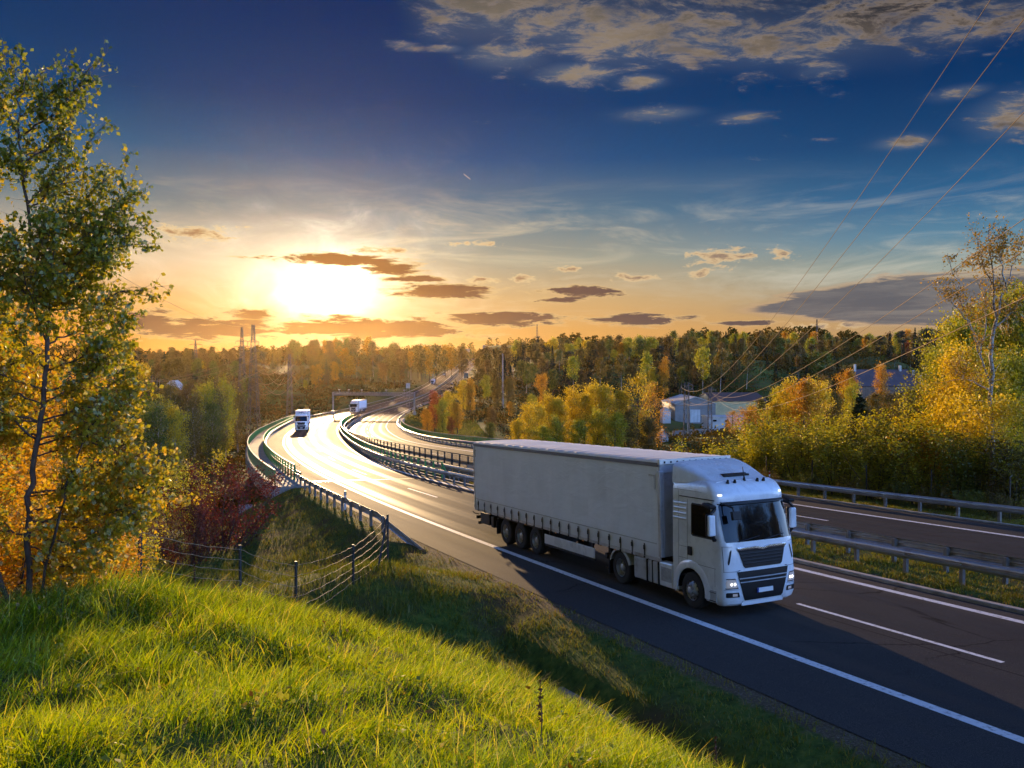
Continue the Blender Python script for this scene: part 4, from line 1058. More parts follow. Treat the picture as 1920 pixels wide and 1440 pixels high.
for c, du, y, tw, lab, p in (('ow', 2.0, 1010, True, 'tiny pale car farthest up the oncoming carriageway', P_S), ('rr', -3.6, 488, False, 'dark car driving away, lowest on the far right carriageway', P_D),
    ('rr', -3.8, 600, False, 'white car driving away beside the orange tree tops', P_W), ('rr', -4.2, 850, False, 'silver car driving away in the near one of a pair', P_S), ('rr', -7.6, 930, False, 'dark car driving away in the inner lane far off', P_D), ('rr', -3.4, 960, False, 'dark car driving away, farthest of the outgoing cars', P_D)):
    k = dup(car0); car(k, c, du, y, tw, lab, p)
# ------------------------------------------------------------------ rails, bridge, fences
M_GALV = mat('galvanised_steel', (0.36, 0.37, 0.38), 0.42, 0.65, var=0.12, scale=1.5, dirt=(0.14, 0.12, 0.10, 0.6), dirt_scale=1.6)
M_POST = mat('weathered_post', (0.20, 0.19, 0.18), 0.6, 0.3, var=0.25, scale=4)
M_GREEN = mat('green_railing', (0.08, 0.32, 0.065), 0.45, var=0.2, scale=2.0, dirt=(0.06, 0.08, 0.04, 0.6), dirt_scale=2.0)
M_HAND = mat('handrail', (0.42, 0.46, 0.38), 0.35, 0.5, var=0.1)
M_IRON = mat('dark_iron', (0.035, 0.034, 0.032), 0.55, 0.3, var=0.3)
M_WOODP = mat('fence_post_paint', (0.018, 0.020, 0.020), 0.6, var=0.3)
M_WIRE = mat('rusty_wire', (0.34, 0.24, 0.14), 0.6, 0.3, var=0.2)
M_LINE = mat('line_wire', (0.34, 0.21, 0.11), 0.9, 0.0, var=0.1)
BEAM = [(0, -.155), (.012, -.15), (.075, -.105), (.08, -.05), (.022, -.015), (.022, .015), (.08, .05), (.075, .105), (.012, .15), (0, .155), (-.012, .155), (-.005, .14), (.06, .10), (.062, .055), (.0, .02), (.0, -.02), (.062, -.055), (.06, -.10), (-.005, -.14), (-.012, -.155)]
def sweep(mb, c, du, ys, prof, side=1, zf=None, m=0):
    rows = []
    for y in ys:
        s = float(slope(c, y)); L = math.hypot(1, s)
        N_ = Vector((1 / L, -s / L, 0)); p = rp(c, y, du)
        dz = zf(y) if zf else 0
        rows.append([p + N_ * (a * side) + Vector((0, 0, b + dz)) for a, b in prof])
    mb.grid(rows, m, close=True)
def boxprof(w, z0, z1): return [(-w / 2, z0), (w / 2, z0), (w / 2, z1), (-w / 2, z1)]
def steps(c, y0, y1, d):
    out = []; y = y0
    while y <= y1:
        out.append(y); y += d / math.hypot(1, float(slope(c, y)))
    return out
def put_post(parent, name, c, du, y, w, dpt, z0, z1, m, bevel=None):
    p = rp(c, y, du); d = rdir(c, y)
    mb = MB(); mb.box((0, 0, (z0 + z1) / 2), (w, dpt, z1 - z0)); o = mb.build(name, m, parent, bevel=bevel)
    o.location = p - parent.location; o.rotation_euler = (0, 0, math.atan2(d.y, d.x) - PI / 2)
    return o
def posts(parent, name, c, du, ys, w, dpt, z0, z1, m, cap=95):
    proto = None
    for i, y in enumerate(ys[:cap]):
        p = rp(c, y, du); d = rdir(c, y); gz = z0
        if proto is None: proto = put_post(parent, name, c, du, y, w, dpt, z0, z1, m); o = proto
        else: o = proto.copy(); COL.objects.link(o); o.parent = parent; o.location = p; o.rotation_euler = (0, 0, math.atan2(d.y, d.x) - PI / 2)
    if len(ys) > cap:
        mb = MB()
        for y in ys[cap:]:
            p = rp(c, y, du); mb.box((p.x, p.y, p.z + (z0 + z1) / 2), (w, dpt, z1 - z0))
        o = mb.build(name, m, parent); o['kind'] = 'stuff'
def guardrail(lab, c, du, y0, y1, side, step=2.0, zb=0.60, post0=-0.5, ends=(False, False), posts_on=True, extra=None, dy=2.0):
    root = empty('guardrail'); tag(root, lab, 'guardrail', 'guardrails along the motorway')
    ys = list(np.arange(y0, min(y1, 300), dy)) + (list(np.arange(max(y0, 300), y1, 8.0)) if y1 > 300 else [y1])
    def zf(y):
        a = 0.0
        if ends[0] and y < y0 + 6: a -= (1 - (y - y0) / 6) * (zb + 0.08)
        if ends[1] and y > y1 - 6: a -= (1 - (y1 - y) / 6) * (zb + 0.08)
        return zb + a
    mb = MB(); sweep(mb, c, du, ys, BEAM, side, zf); mb.build('beam', M_GALV, root, smooth=50)
    if posts_on:
        pys = steps(c, y0 + (5.0 if ends[0] else 1.0), y1 - (5.0 if ends[1] else 1.0), step)
        posts(root, 'post', c, du - side * .06, pys, .12, .12, post0, zb + .12, M_POST)
        mb = MB()
        for y in pys[:95]:
            p = rp(c, y, du); mb.box((p.x, p.y, p.z + zb), (.10, .10, .12))
        o = mb.build('spacer', M_GALV, root)
    return root
guardrail('guardrail on the grassy edge that slopes into the ground beside the wire fence', 'ow', -2.72, 34.0, 62, 1, ends=(True, False), post0=-0.9)
guardrail('steel crash barrier inside the green railing on the outer edge of the bridge', 'ow', -2.36, 62, 240, 1, zb=.62, post0=0)
guardrail('long guardrail on the outer edge of the oncoming lanes beyond the bridge', 'ow', -2.7, 240, 1150, 1, step=4.0)
guardrail('double rail of the median nearer to us, right of the white lorry', 'iw', 2.45, -45, 66, -1, zb=.62)
guardrail('second rail of the median, standing closer to the outgoing lanes', 'rl', -1.55, -45, 66, 1, zb=.66)
guardrail('crash barrier on the inner edge of the bridge curve, below the green posts', 'iw', .42, 52, 238, -1, zb=.62, post0=0, dy=2.0)
guardrail('thin barrier of the outgoing lanes beside the dark bar fence on the bridge', 'rl', -.42, 62, 238, 1, zb=.62, post0=0)
guardrail('median guardrail beyond the bridge, between the two far carriageways', 'iw', 1.5, 240, 1150, -1, step=4.0)
guardrail('guardrail of the far median facing the outgoing lanes', 'rl', -1.0, 240, 1150, 1, step=4.0)
guardrail('guardrail along the right grass verge in front of the mesh fence', 'rr', .62, -40, 62, -1, zb=.66, post0=-.7)
guardrail('barrier inside the low green railing on the right edge of the bridge', 'rr', .55, 62, 200, -1, zb=.62, post0=0)
guardrail('guardrail of the outgoing lanes running up the far straight behind the orange trees', 'rr', .62, 202, 1150, -1, step=4.0)

# ---- the bridge
def build_bridge():
    root = empty('bridge'); tag(root, 'long curved motorway bridge with pale concrete edge beam', 'bridge')
    ys = list(np.arange(BR0, BR1, 2.0)) + [BR1]
    L = [('ow', -4.75, -.95), ('ow', -4.75, .22), ('ow', -4.32, .22), ('ow', -4.30, .12), ('ow', -2.26, .12), ('ow', -2.22, -.03), ('iw', .74, -.03), ('iw', .76, .10), ('iw', .92, .10), ('iw', .92, -.75), ('iw', .4, -1.3), ('ow', -2.6, -1.5), ('ow', -3.9, -1.15)]
    Rr_ = [('rl', -.86, -.7), ('rl', -.86, .10), ('rl', -.40, .10), ('rl', -.38, -.03), ('rr', .38, -.03), ('rr', .40, .12), ('rr', 1.25, .12), ('rr', 1.27, .2), ('rr', 1.65, .2), ('rr', 1.65, -1.1), ('rr', 1.2, -1.1), ('rr', .5, -1.5), ('rl', -.4, -1.3)]
    for sec in (L, Rr_):
        mb = MB(); rows = [[rp(c, y, d, z) for c, d, z in sec] for y in ys]
        mb.grid(rows, close=True); n = len(sec); mb.f += [tuple(range(n)), tuple(len(mb.v) - n + i for i in range(n))]; mb.m += [0, 0]
        mb.build('deck', M_CONC, root, smooth=25)
    for c, d0, d1 in (('ow', -3.2, 5.8), ('rr', -8.0, .4)):
        for y in (92, 126, 160, 194):
            for d in (d0 + 1.5, d1 - 1.5):
                p = rp(c, y, d); b = gh(p.x, p.y) - .5
                mb = MB(); mb.tube([(p.x, p.y, b), (p.x, p.y, p.z - 1.3)], .65, 16); mb.build('pier', M_CONC, root, smooth=40)
    for y, s in ((BR0 + 1.0, 1), (BR1 - 1, -1)):
        a = rp('ow', y, -4.4); b = rp('rr', y, 1.3)
        mb = MB(); t = Vector((0, s * -1.2, 0))
        for p0, p1 in ((a, b),):
            q = [p0, p1, p1 + t, p0 + t]
            mb.add([(v.x, v.y, v.z - 1.0) for v in q] + [(v.x, v.y, v.z - 9.0) for v in q], [(0, 1, 2, 3), (7, 6, 5, 4), (0, 4, 5, 1), (1, 5, 6, 2), (2, 6, 7, 3), (3, 7, 4, 0)])
        mb.build('abutment', M_CONC, root)
    p = rp('ow', 60, -6.3); mb = MB(); mb.box((p.x, p.y, p.z - 1.55), (.9, 1.3, .8), rz=.3); mb.build('wing_wall', M_KERB, root, bevel=.04)
    return root
build_bridge()
def louvre_railing(lab, c, du, y0, y1, side):
    root = empty('railing'); tag(root, lab, 'railing', 'green railings of the bridge')
    mb = MB()
    ys = np.arange(y0, y1 + .01, 2.0)
    sweep(mb, c, du, ys, boxprof(.09, 1.22, 1.29)); mb.build('handrail', M_HAND, root)
    mb = MB()
    for y in steps(c, y0 + .2, y1, .5):
        p = rp(c, y, du); d = rdir(c, y); a = math.atan2(d.y, d.x) + .10 * side
        mb.box((p.x, p.y, p.z + .80), (.42, .03, .82), rz=a)
    sweep(mb, c, du, ys, boxprof(.05, .40, .45))
    mb.build('slat_panel', M_GREEN, root)
    posts(root, 'post', c, du, steps(c, y0, y1, 2.0), .07, .09, .1, 1.22, M_GREEN)
    return root
louvre_railing('outer green slatted railing with pale handrail along the edge of the bridge', 'ow', -4.50, BR0, 236, 1)
louvre_railing('low dark green railing on the right edge of the bridge beside the grass slope', 'rr', 1.40, 64, 198, -1)
def post_railing(lab, c, du, y0, y1, m=None, bar=None, h=1.25, col2=None, end=True, panel_from=None):
    m = m or M_GREEN
    root = empty('railing'); tag(root, lab, 'railing', 'inner railings of the bridge')
    ys = np.arange(y0, y1 + .01, 2.0)
    mb = MB(); sweep(mb, c, du, ys, boxprof(.08, h - .06, h + .02)); mb.build('handrail', m, root)
    mb = MB(); sweep(mb, c, du, ys, boxprof(.05, h * .56, h * .56 + .06)); sweep(mb, c, du, ys, boxprof(.05, .28, .33)); mb.build('middle_rail', m, root)
    posts(root, 'post', c, du, steps(c, y0, y1, 2.0), .12, .10, .0, h - .06, m)
    if end:
        a = rp(c, y0, du); b = rp(c, y0 - 1.1, du)
        mb = MB(); mb.tube([(a.x, a.y, a.z + h - .02), (b.x, b.y, b.z + .35)], .06, 6); mb.build('end_brace', m, root)
    if bar:
        mb = MB()
        for y in steps(c, y0, y1, bar):
            p = rp(c, y, du); mb.box((p.x, p.y, p.z + .65), (.022, .022, h - .2))
        mb.build('bar_infill', m, root)
    if panel_from:
        mb = MB()
        for y in steps(c, panel_from, y1, .45):
            p = rp(c, y, du); d = rdir(c, y); mb.box((p.x, p.y, p.z + .72), (.36, .03, .95), rz=math.atan2(d.y, d.x) + .12)
        mb.build('slat_panel', m, root)
    return root
post_railing('green post railing between walkway and lanes, ending beside the guardrail', 'ow', -2.62, 63.2, 238, panel_from=84)
post_railing('green topped railing on the inner curve of the bridge, ending left of the lorry', 'iw', .80, 61.5, 238, panel_from=96)
post_railing('dark bar railing in the middle of the bridge, left of the outgoing lanes', 'rl', -.74, 44, 236, M_IRON, bar=.30, h=1.35, end=False)

# ---- small roadside things
mb = MB(); p = rp('ow', 46.8, -2.5)
r0 = empty('delineator_post', p); tag(r0, 'white roadside marker post with black band behind the guardrail', 'marker post')
mb.box((0, 0, .45), (.12, .07, 1.1), taper=.9); mb.build('post', M_PLATE, r0, bevel=.01)
mb = MB(); mb.box((0, -.002, .88), (.125, .08, .20)); mb.build('band', M_BLACK, r0)
mb = MB(); mb.box((0, -.045, .88), (.05, .012, .15)); mb.build('reflector', M_LED if False else M_PLATE, r0)
p = rp('rr', 50.2, 1.15); r0 = empty('marker_post', p); tag(r0, 'short red and white marker post behind the right guardrail', 'marker post')
mb = MB(); mb.tube([(0, 0, -.3), (0, 0, 1.15)], .045, 8); mb.build('post', M_PLATE, r0, smooth=40)
for z in (.72, 1.0):
    mb = MB(); mb.tube([(0, 0, z), (0, 0, z + .14)], .048, 8); mb.build('band', M_RED, r0, smooth=40)

# ---- wire fence in the foreground
def wire_fence():
    root = empty('wire_fence'); tag(root, 'rusty wire fence on thin dark posts along the foot of the grassy bank', 'fence')
    sp = [(-60, 985, 16.5), (100, 985, 17.2), (260, 990, 18), (448, 1023, 20), (553, 1054, 21), (661, 1022, 24), (726, 965, 27)]
    tops = []; lows = []
    for u, v, D in sp:
        x = px(u, D); z = pz(v, D); g = gh(x, D)
        r = .042 if D < 19 else .036
        mb = MB(); mb.tube([(x, D, g - .4), (x, D, z)], r, 8); mb.build('post', M_WOODP, root, smooth=40)
        tops.append(Vector((x, D, z))); lows.append(Vector((x, D, min(g, z - 1.35))))
    a = tops[-1]; b = Vector((px(705, 25.6), 25.6, 0)); b.z = gh(b.x, b.y) - .2
    mb = MB(); mb.tube([tuple(a - Vector((0, 0, .05))), tuple(b)], .03, 8); mb.build('brace', M_WOODP, root, smooth=40)
    for k in range(7):
        f = .05 + .145 * k
        pts = []
        for i in range(len(sp) - 1):
            for j in range(12):
                t = j / 12; P = tops[i].lerp(tops[i + 1], t); Q = lows[i].lerp(lows[i + 1], t)
                w = P.lerp(Q, f); w.z -= .07 * math.sin(PI * t) + .012 * math.sin(i * 5 + j * 2.1 + k)
                w.y -= .04
                pts.append(tuple(w))
        w = tops[-1].lerp(lows[-1], f); pts.append((w.x, w.y - .04, w.z))
        mb = MB(); mb.tube(pts, .0058, 5); mb.build('wire', M_WIRE, root)
wire_fence()
def mesh_fence():
    root = empty('mesh_fence'); tag(root, 'tall wire mesh fence on slim dark posts in front of the green shrubs', 'fence')
    ys = steps('rr', -30, 62, 4.2)
    pts = []
    for y in ys:
        p = rp('rr', y, 3.7); p.z = gh(p.x, p.y); pts.append(p)
        mb = MB(); mb.tube([(p.x, p.y, p.z - .3), (p.x, p.y, p.z + 2.05)], .035, 6); mb.build('post', M_WOODP, root, smooth=40)
    mb = MB()
    for k in range(10):
        mb.tube([(p.x, p.y - .03, p.z + .1 + .205 * k) for p in pts], .0035, 4)
    for a, b in zip(pts[:-1], pts[1:]):
        for j in range(1, 14):
            q = a.lerp(b, j / 14); mb.tube([(q.x, q.y - .03, q.z + .1), (q.x, q.y - .03, q.z + 1.95)], .0028, 3, caps=False)
    mb.build('wire_mesh', M_IRON, root)
mesh_fence()

# ---- gantry
def gantry():
    root = empty('road_gantry'); tag(root, 'grey steel gantry with small devices spanning both carriageways', 'gantry')
    A = Vector((-57.4, 274, -7.7)); B = Vector((-30.4, 266, -7.7))
    for P in (A, B):
        g = min(gh(P.x, P.y), zs(P.x, P.y)) - .5
        mb = MB(); mb.box((P.x, P.y, (g + P.z) / 2), (.42, .42, P.z - g)); mb.box((P.x, P.y, g + .9), (1.0, 1.0, 1.2)); mb.build('post', M_GALV, root, bevel=.03)
    d = (B - A); n = 22; up = Vector((0, 0, 1)); side = d.cross(up).normalized() * .45
    mb = MB()
    for zz in (0, -1.0):
        for s in (-1, 1): mb.tube([tuple(A + side * s + up * zz), tuple(B + side * s + up * zz)], .07, 4)
    for k in range(n + 1):
        q = A + d * (k / n)
        for s in (-1, 1):
            mb.tube([tuple(q + side * s), tuple(q + side * s - up)], .045, 4)
            if k < n: mb.tube([tuple(q + side * s - up * (k % 2)), tuple(A + d * ((k + 1) / n) + side * s - up * ((k + 1) % 2))], .035, 4)
        mb.tube([tuple(q + side - up), tuple(q - side - up)], .04, 4)
    mb.build('truss', M_GALV, root)
    mb = MB(); m0 = A + d * .41 - up * .55; mb.box(tuple(m0 - Vector((0, .5, 0))), (d.length * .80, .06, .62), rz=math.atan2(d.y, d.x)); mb.build('fascia', M_GALV, root)
    for f in (.08, .20, .36, .66, .88):
        q = A + d * f
        mb = MB(); mb.tube([tuple(q), tuple(q + up * .75)], .05, 6); mb.box(tuple(q + up * .75), (.55, .4, .28)); mb.build('device', M_GREY, root, bevel=.03)
gantry()
def sign(name, u, D, v0, v1, w, m, lab, post=True):
    x = px(u, D); g = gh(x, D); r = empty(name, (x, D, g)); tag(r, lab, 'road sign')
    z0, z1 = pz(v1, D) - g, pz(v0, D) - g
    mb = MB(); mb.box((0, 0, (z0 + z1) / 2), (w, .06, z1 - z0)); mb.build('board', m, r)
    for s in (-.3, .3):
        mb = MB(); mb.tube([(s * w, .08, -.5), (s * w, .08, z1)], .06, 6); mb.build('post', M_GALV, r)
M_SIGN = mat('blue_sign', (0.03, 0.14, 0.17), 0.5)
sign('road_sign', 874, 640, 700, 709, 3.2, M_SIGN, 'small blue road sign at the right edge of the far carriageway')
sign('road_sign', 765, 330, 718, 728, 1.6, M_GREY, 'small grey board on posts behind the gantry')

# ------------------------------------------------------------------ pylons, masts, wires
M_LATT = mat('pylon_steel', (0.10, 0.095, 0.09), 0.6, 0.4, var=0.2)
def lattice(name, x, y, H0, H1, w0, w1, arms, lab, cat='pylon', r=.07, bays=None, group=None, m=None):
    m = m or M_LATT
    root = empty(name, (x, y, H0)); tag(root, lab, cat, group); h = H1 - H0
    bays = bays or max(6, int(h / 2.2)); mb = MB()
    def cor(z, k):
        w = (w0 + (w1 - w0) * (z / h)) / 2; return (w * (-1, 1, 1, -1)[k], w * (-1, -1, 1, 1)[k], z)
    for k in range(4): mb.tube([cor(0, k), cor(h, k)], r, 4)
    for b in range(bays):
        z0, z1 = h * b / bays, h * (b + 1) / bays
        for k in range(4):
            k2 = (k + 1) % 4
            mb.tube([cor(z0, k), cor(z1, k2)], r * .6, 3, caps=False)
            mb.tube([cor(z0, k2), cor(z1, k)], r * .6, 3, caps=False)
    mb.build('lattice_body', m, root)
    for z, L in arms:
        mb = MB(); zl = z - H0
        for s in (-1, 1):
            mb.tube([(s * L, 0, zl), (0, -.4, zl + .7)], r * .7, 3); mb.tube([(s * L, 0, zl), (0, .4, zl)], r * .7, 3); mb.tube([(s * L, 0, zl), (0, -.4, zl)], r * .7, 3)
            for f in (.3, .6): mb.tube([(s * L * f, -.4 * (1 - f), zl), (s * L * f, -.4 * (1 - f), zl + .7 * (1 - f))], r * .5, 3)
        mb.build('cross_arm', m, root)
        for s in (-1, 1):
            mb = MB(); mb.tube([(s * L, 0, zl), (s * L, 0, zl - 1.0)], .07, 5); mb.build('insulator', m, root)
    return root
def pyl(u, D, vtop, arms, lab, w0=3.0, r=.06, cat='pylon', name='pylon', w1=.5, H0=None):
    x = px(u, D); g = gh(x, D) - .5 if H0 is None else H0
    return lattice(name, x, D, g, pz(vtop, D), w0, w1, [(pz(v, D), L) for v, L in arms], lab, cat, r)
pyl(475, 205, 609, [(641, 1.4), (659, 2.0), (684, 2.6), (708, 2.0)], 'tall lattice pylon with four cross arms and sagging wires, left of the bridge')
pyl(454, 330, 613, [(640, 2.4), (650, 3.0)], 'thinner lattice pylon just behind and left of the tall one', r=.10)
pyl(367, 620, 638, [(646, 5.0)], 'tiny pylon on the left horizon above the dark trees', r=.16)
pyl(543, 260, 664, [(672, 1.2), (686, 1.6), (700, 1.6)], 'faint lattice pylon in the golden haze, right of the tall one', w0=2.0, r=.07)
pyl(1007, 700, 608, [(632, 2.6)], 'slim lattice mast on the forest skyline behind the far road', w0=2.6, r=.13, cat='mast', name='radio_mast')
pyl(1531, 640, 599, [], 'slim lattice mast above the forest under the grey cloud bank', w0=1.6, r=.11, cat='mast', name='radio_mast')
pyl(1287.5, 186, 719, [(722, 1.3), (730, 1.5)], 'dark lattice pole with wires in front of the grey hall', w0=1.3, r=.06, cat='mast', name='lattice_pole', w1=.8)
pyl(1331.5, 190, 726, [(731, 1.3)], 'dark lattice pole at the corner of grey and yellow halls', w0=.9, r=.05, cat='mast', name='lattice_pole', w1=.6)
x = px(942.5, 300); g = gh(x, 300); r0 = empty('concrete_pole', (x, 300, g)); tag(r0, 'tall plain grey pole standing alone before the dark forest', 'pole')
mb = MB(); mb.tube([(0, 0, -.5), (0, 0, pz(664, 300) - g)], [.32, .20], 10); mb.build('shaft', M_CONC, r0, smooth=40)
mb = MB(); mb.box((0, 0, pz(664, 300) - g), (.5, .5, .15)); mb.build('cap', M_GALV, r0)
x = px(1289.5, 176); g = gh(x, 176); r0 = empty('wooden_pole', (x, 176, g)); tag(r0, 'pale wooden pole beside the lattice pole in front of the grey hall', 'pole')
mb = MB(); mb.tube([(0, 0, -.5), (0, 0, pz(752, 176) - g)], [.16, .12], 8); mb.build('shaft', mat('pale_wood', (0.35, 0.29, 0.22), 0.8, var=.2), r0, smooth=40)
mb = MB(); mb.box((0, 0, pz(754, 176) - g), (1.6, .12, .12)); mb.build('cross_arm', M_IRON, r0)

WIRES = [(25, 13.894, .14365, (7.054e-4, -.24201, 16.305), 190, 'first and steepest of the wires rising to the upper right corner'),
 (21, 12.482, .15142, (5.266e-4, -.20679, 12.617), 190, 'second wire from the left in the fan rising to the upper right'),
 (25, 14.889, .14696, (5.312e-4, -.20419, 12.204), 190, 'third wire from the left in the fan rising to the upper right'),
 (25, 14.924, .17910, (3.915e-4, -.14457, 7.7156), 190, 'wire crossing behind the bare birch crown and the grey cloud bank'),
 (22, 13.10, .1905, (3.75e-4, -.1340, 5.75), 190, 'fifth wire of the fan, above the lowest one'),
 (19, 11.362, .20058, (3.585e-4, -.12354, 3.7758), 190, 'lowest wire of the fan, crossing the forest on the right')]
for y0, x0, s, c, y1, lab in WIRES:
    pts = [(x0 + s * (y - y0), y, c[0] * y * y + c[1] * y + c[2]) for y in list(np.arange(-60, 40, 4.0)) + list(np.arange(40, y1 + .1, 6.0))]
    mb = MB(); mb.tube(pts, [.010 + .00007 * max(0, q[1]) for q in pts], 5); o = mb.build('power_line', M_LINE, smooth=60)
    tag(o, lab, 'wire', 'power lines rising to the upper right')
def span(P, Q, sag, r, lab, grp):
    P = Vector(P); Q = Vector(Q)
    pts = [tuple(P.lerp(Q, t) - Vector((0, 0, sag * 4 * t * (1 - t)))) for t in np.linspace(0, 1, 25)]
    mb = MB(); mb.tube(pts, r, 4); o = mb.build('power_line', M_LINE, smooth=60); tag(o, lab, 'wire', grp)
T1x, T4x = px(475, 205), px(543, 260)
for i, (v, L) in enumerate(((659, 2.0), (684, 2.6), (708, 2.0))):
    for s in (-1, 1):
        P = (T1x + s * L, 205, pz(v, 205) - 1)
        Q = (px(-250, 150) + s * L, 150, pz(v, 205) + 12 - i * 3)
        span(P, Q, 11.5, .035, 'sagging wire from the tall pylon towards the birch on the left', 'wires between tall pylon and birch')
        Q = (T4x + s * 1.5, 260, pz((672, 686, 700)[i], 260) - 1)
        span(P, Q, 4.2, .04, 'short sagging wire between the tall pylon and the faint one', 'wires between the two pylons in the haze')
span((px(150, 120), 120, pz(470, 120)), (px(454, 330), 330, pz(613, 330) + .0), 2.5, .04, 'single thin wire slanting down through the sky behind the birch', None)
for i, v in enumerate((748, 757)):
    span((px(1288, 176), 176, pz(v + 3, 176)), (px(1120, 200), 200, pz(v - 2, 200)), .4, .035, 'near level wire running left from the wooden pole', 'level wires left of the wooden pole')

# ------------------------------------------------------------------ buildings
def clad(name, col, k=3.0, rough=0.55):
    m, N, out = new_mat(name); p = N.node('ShaderNodeBsdfPrincipled'); ob = N.node('ShaderNodeTexCoord').outputs['Object']
    s = N.node('ShaderNodeSeparateXYZ'); N.l.new(ob, s.inputs[0]); u = N.m('ADD', s.outputs[0], s.outputs[1])
    f = N.m('ABSOLUTE', N.m('SUBTRACT', N.m('FRACT', N.m('MULTIPLY', u, k)), .5)); n = N.noise(ob, .6, 5, .6)
    c = N.mix(N.smooth(n, .35, .7), col, tuple(a * .75 for a in col)); c = N.mix(N.m('MULTIPLY', N.smooth(f, .16, .02), .5), c, tuple(a * .5 for a in col))
    N.put(p.inputs['Base Color'], c); p.inputs['Roughness'].default_value = rough
    b = N.node('ShaderNodeBump'); b.inputs['Distance'].default_value = .05; N.put(b.inputs['Height'], f); N.l.new(b.outputs[0], p.inputs['Normal'])
    N.l.new(p.outputs[0], out.inputs[0]); return m
M_CL_G = clad('grey_cladding', (.25, .25, .25)); M_CL_Y = clad('yellow_cladding', (.60, .50, .26)); M_RF_B = clad('brown_roof', (.105, .078, .080), 2.0); M_RF_G = clad('pale_roof', (.60, .58, .54), 1.5)
M_RENDER = mat('white_render', (.56, .55, .54), .9, var=.1, scale=.8, dirt=(.25, .23, .2, .6), dirt_scale=.5); M_WIN = mat('window_glass', (.012, .014, .016), .08, spec=.6); M_DOORW = clad('white_door', (.62, .65, .68), 1.0)
def house(name, lab, x0, x1, y0, y1, zb, ze, zr, wall, roof, ridge='x', over=.35, doors=(), wins=(), gable=True, cat='building', chim=()):
    root = empty(name, ((x0 + x1) / 2, y0, zb)); tag(root, lab, cat); ox, oy = (x0 + x1) / 2, y0
    X0, X1, Y1 = x0 - ox, x1 - ox, y1 - oy; E, Z = ze - zb, zr - zb
    mb = MB()
    if ridge == 'x':     # ridge runs left-right
        ym = Y1 / 2
        v = [(X0, 0, -2), (X1, 0, -2), (X1, Y1, -2), (X0, Y1, -2), (X0, 0, E), (X1, 0, E), (X1, Y1, E), (X0, Y1, E), (X0, ym, Z), (X1, ym, Z)]
        mb.add(v, [(0, 1, 5, 4), (1, 2, 6, 9, 5), (2, 3, 7, 6), (3, 0, 4, 8, 7)])
        R_ = [[(X0 - over, -over, E - over * (Z - E) / ym), (X1 + over, -over, E - over * (Z - E) / ym)], [(X0 - over, ym, Z + .06), (X1 + over, ym, Z + .06)], [(X0 - over, Y1 + over, E - over * (Z - E) / ym), (X1 + over, Y1 + over, E - over * (Z - E) / ym)]]
    else:
        v = [(X0, 0, -2), (X1, 0, -2), (X1, Y1, -2), (X0, Y1, -2), (X0, 0, E), (X1, 0, E), (X1, Y1, E), (X0, Y1, E), (0, 0, Z), (0, Y1, Z)]
        mb.add(v, [(0, 1, 5, 8, 4), (1, 2, 6, 5), (2, 3, 7, 9, 6), (3, 0, 4, 7)])
        k = (Z - E) / (X1)
        R_ = [[(X0 - over, -over, E - over * k), (X0 - over, Y1 + over, E - over * k)], [(0, -over, Z + .06), (0, Y1 + over, Z + .06)], [(X1 + over, -over, E - over * k), (X1 + over, Y1 + over, E - over * k)]]
    mb.build('wall', wall, root)
    mb = MB(); mb.grid(R_); rf = mb.build('roof', roof, root, solid=.18)
    for cxx, cy, ch, w in chim:
        mb = MB(); mb.box((cxx - ox, cy - oy, Z + ch / 2 - .6), (w, w, ch)); mb.build('chimney', M_RENDER, rf)
    for a, b, c, d in doors:
        mb = MB(); mb.box(((a + b) / 2 - ox, -.04, (c + d) / 2 - zb), (b - a, .1, d - c)); mb.build('door', M_DOORW, root)
    for a, b, c, d in wins:
        mb = MB(); mb.box(((a + b) / 2 - ox, -.02, (c + d) / 2 - zb), (b - a + .2, .1, d - c + .2)); fr = mb.build('window', M_RENDER, root)
        mb = MB(); mb.box(((a + b) / 2 - ox, -.06, (c + d) / 2 - zb), (b - a, .06, d - c)); mb.build('pane', M_WIN, fr)
    return root
D = 250
house('industrial_hall', 'grey blue clad hall with white gabled roof and white double door', px(1266, D), px(1342, D), D, D + 22, pz(793, D), pz(757, D), pz(745, D), M_CL_G, M_RF_G, 'y', .25, doors=[(px(1294, D), px(1313, D), pz(792, D), pz(768, D))])
house('industrial_hall', 'pale yellow hall with brown roof, right of the grey hall', px(1343.5, D), px(1444, D), D + 3, D + 26, pz(795, D), pz(752, D), pz(736.5, D + 12), M_CL_Y, M_RF_B, 'x', .3)
D = 222
house('low_building', 'low flat white building with small windows below the yellow hall', px(1329, D), px(1394, D), D, D + 8, pz(808, D), pz(782, D), pz(780, D), M_RENDER, M_RF_G, 'x', .2, wins=[(px(1337, D), px(1344, D), pz(790.5, D), pz(787, D)), (px(1360, D), px(1366, D), pz(791, D), pz(787, D)), (px(1383, D), px(1386, D), pz(790, D), pz(786, D))])
D = 240
house('garden_shed', 'tiny white shed left of the grey hall', px(1243, D), px(1258, D), D, D + 4, gh(px(1250, D), D), pz(771, D), pz(766, D), M_RENDER, M_RF_G, 'y', .15, cat='shed')
D = 170
house('wooden_hut', 'small pale hut with brown gable roof behind the lorry cab', px(1238, D), px(1254, D), D, D + 3, gh(px(1246, D), D), pz(816, D), pz(808, D), M_RENDER, M_RF_B, 'y', .3, cat='hut')
D = 285
zb = gh(px(1690, D), D)
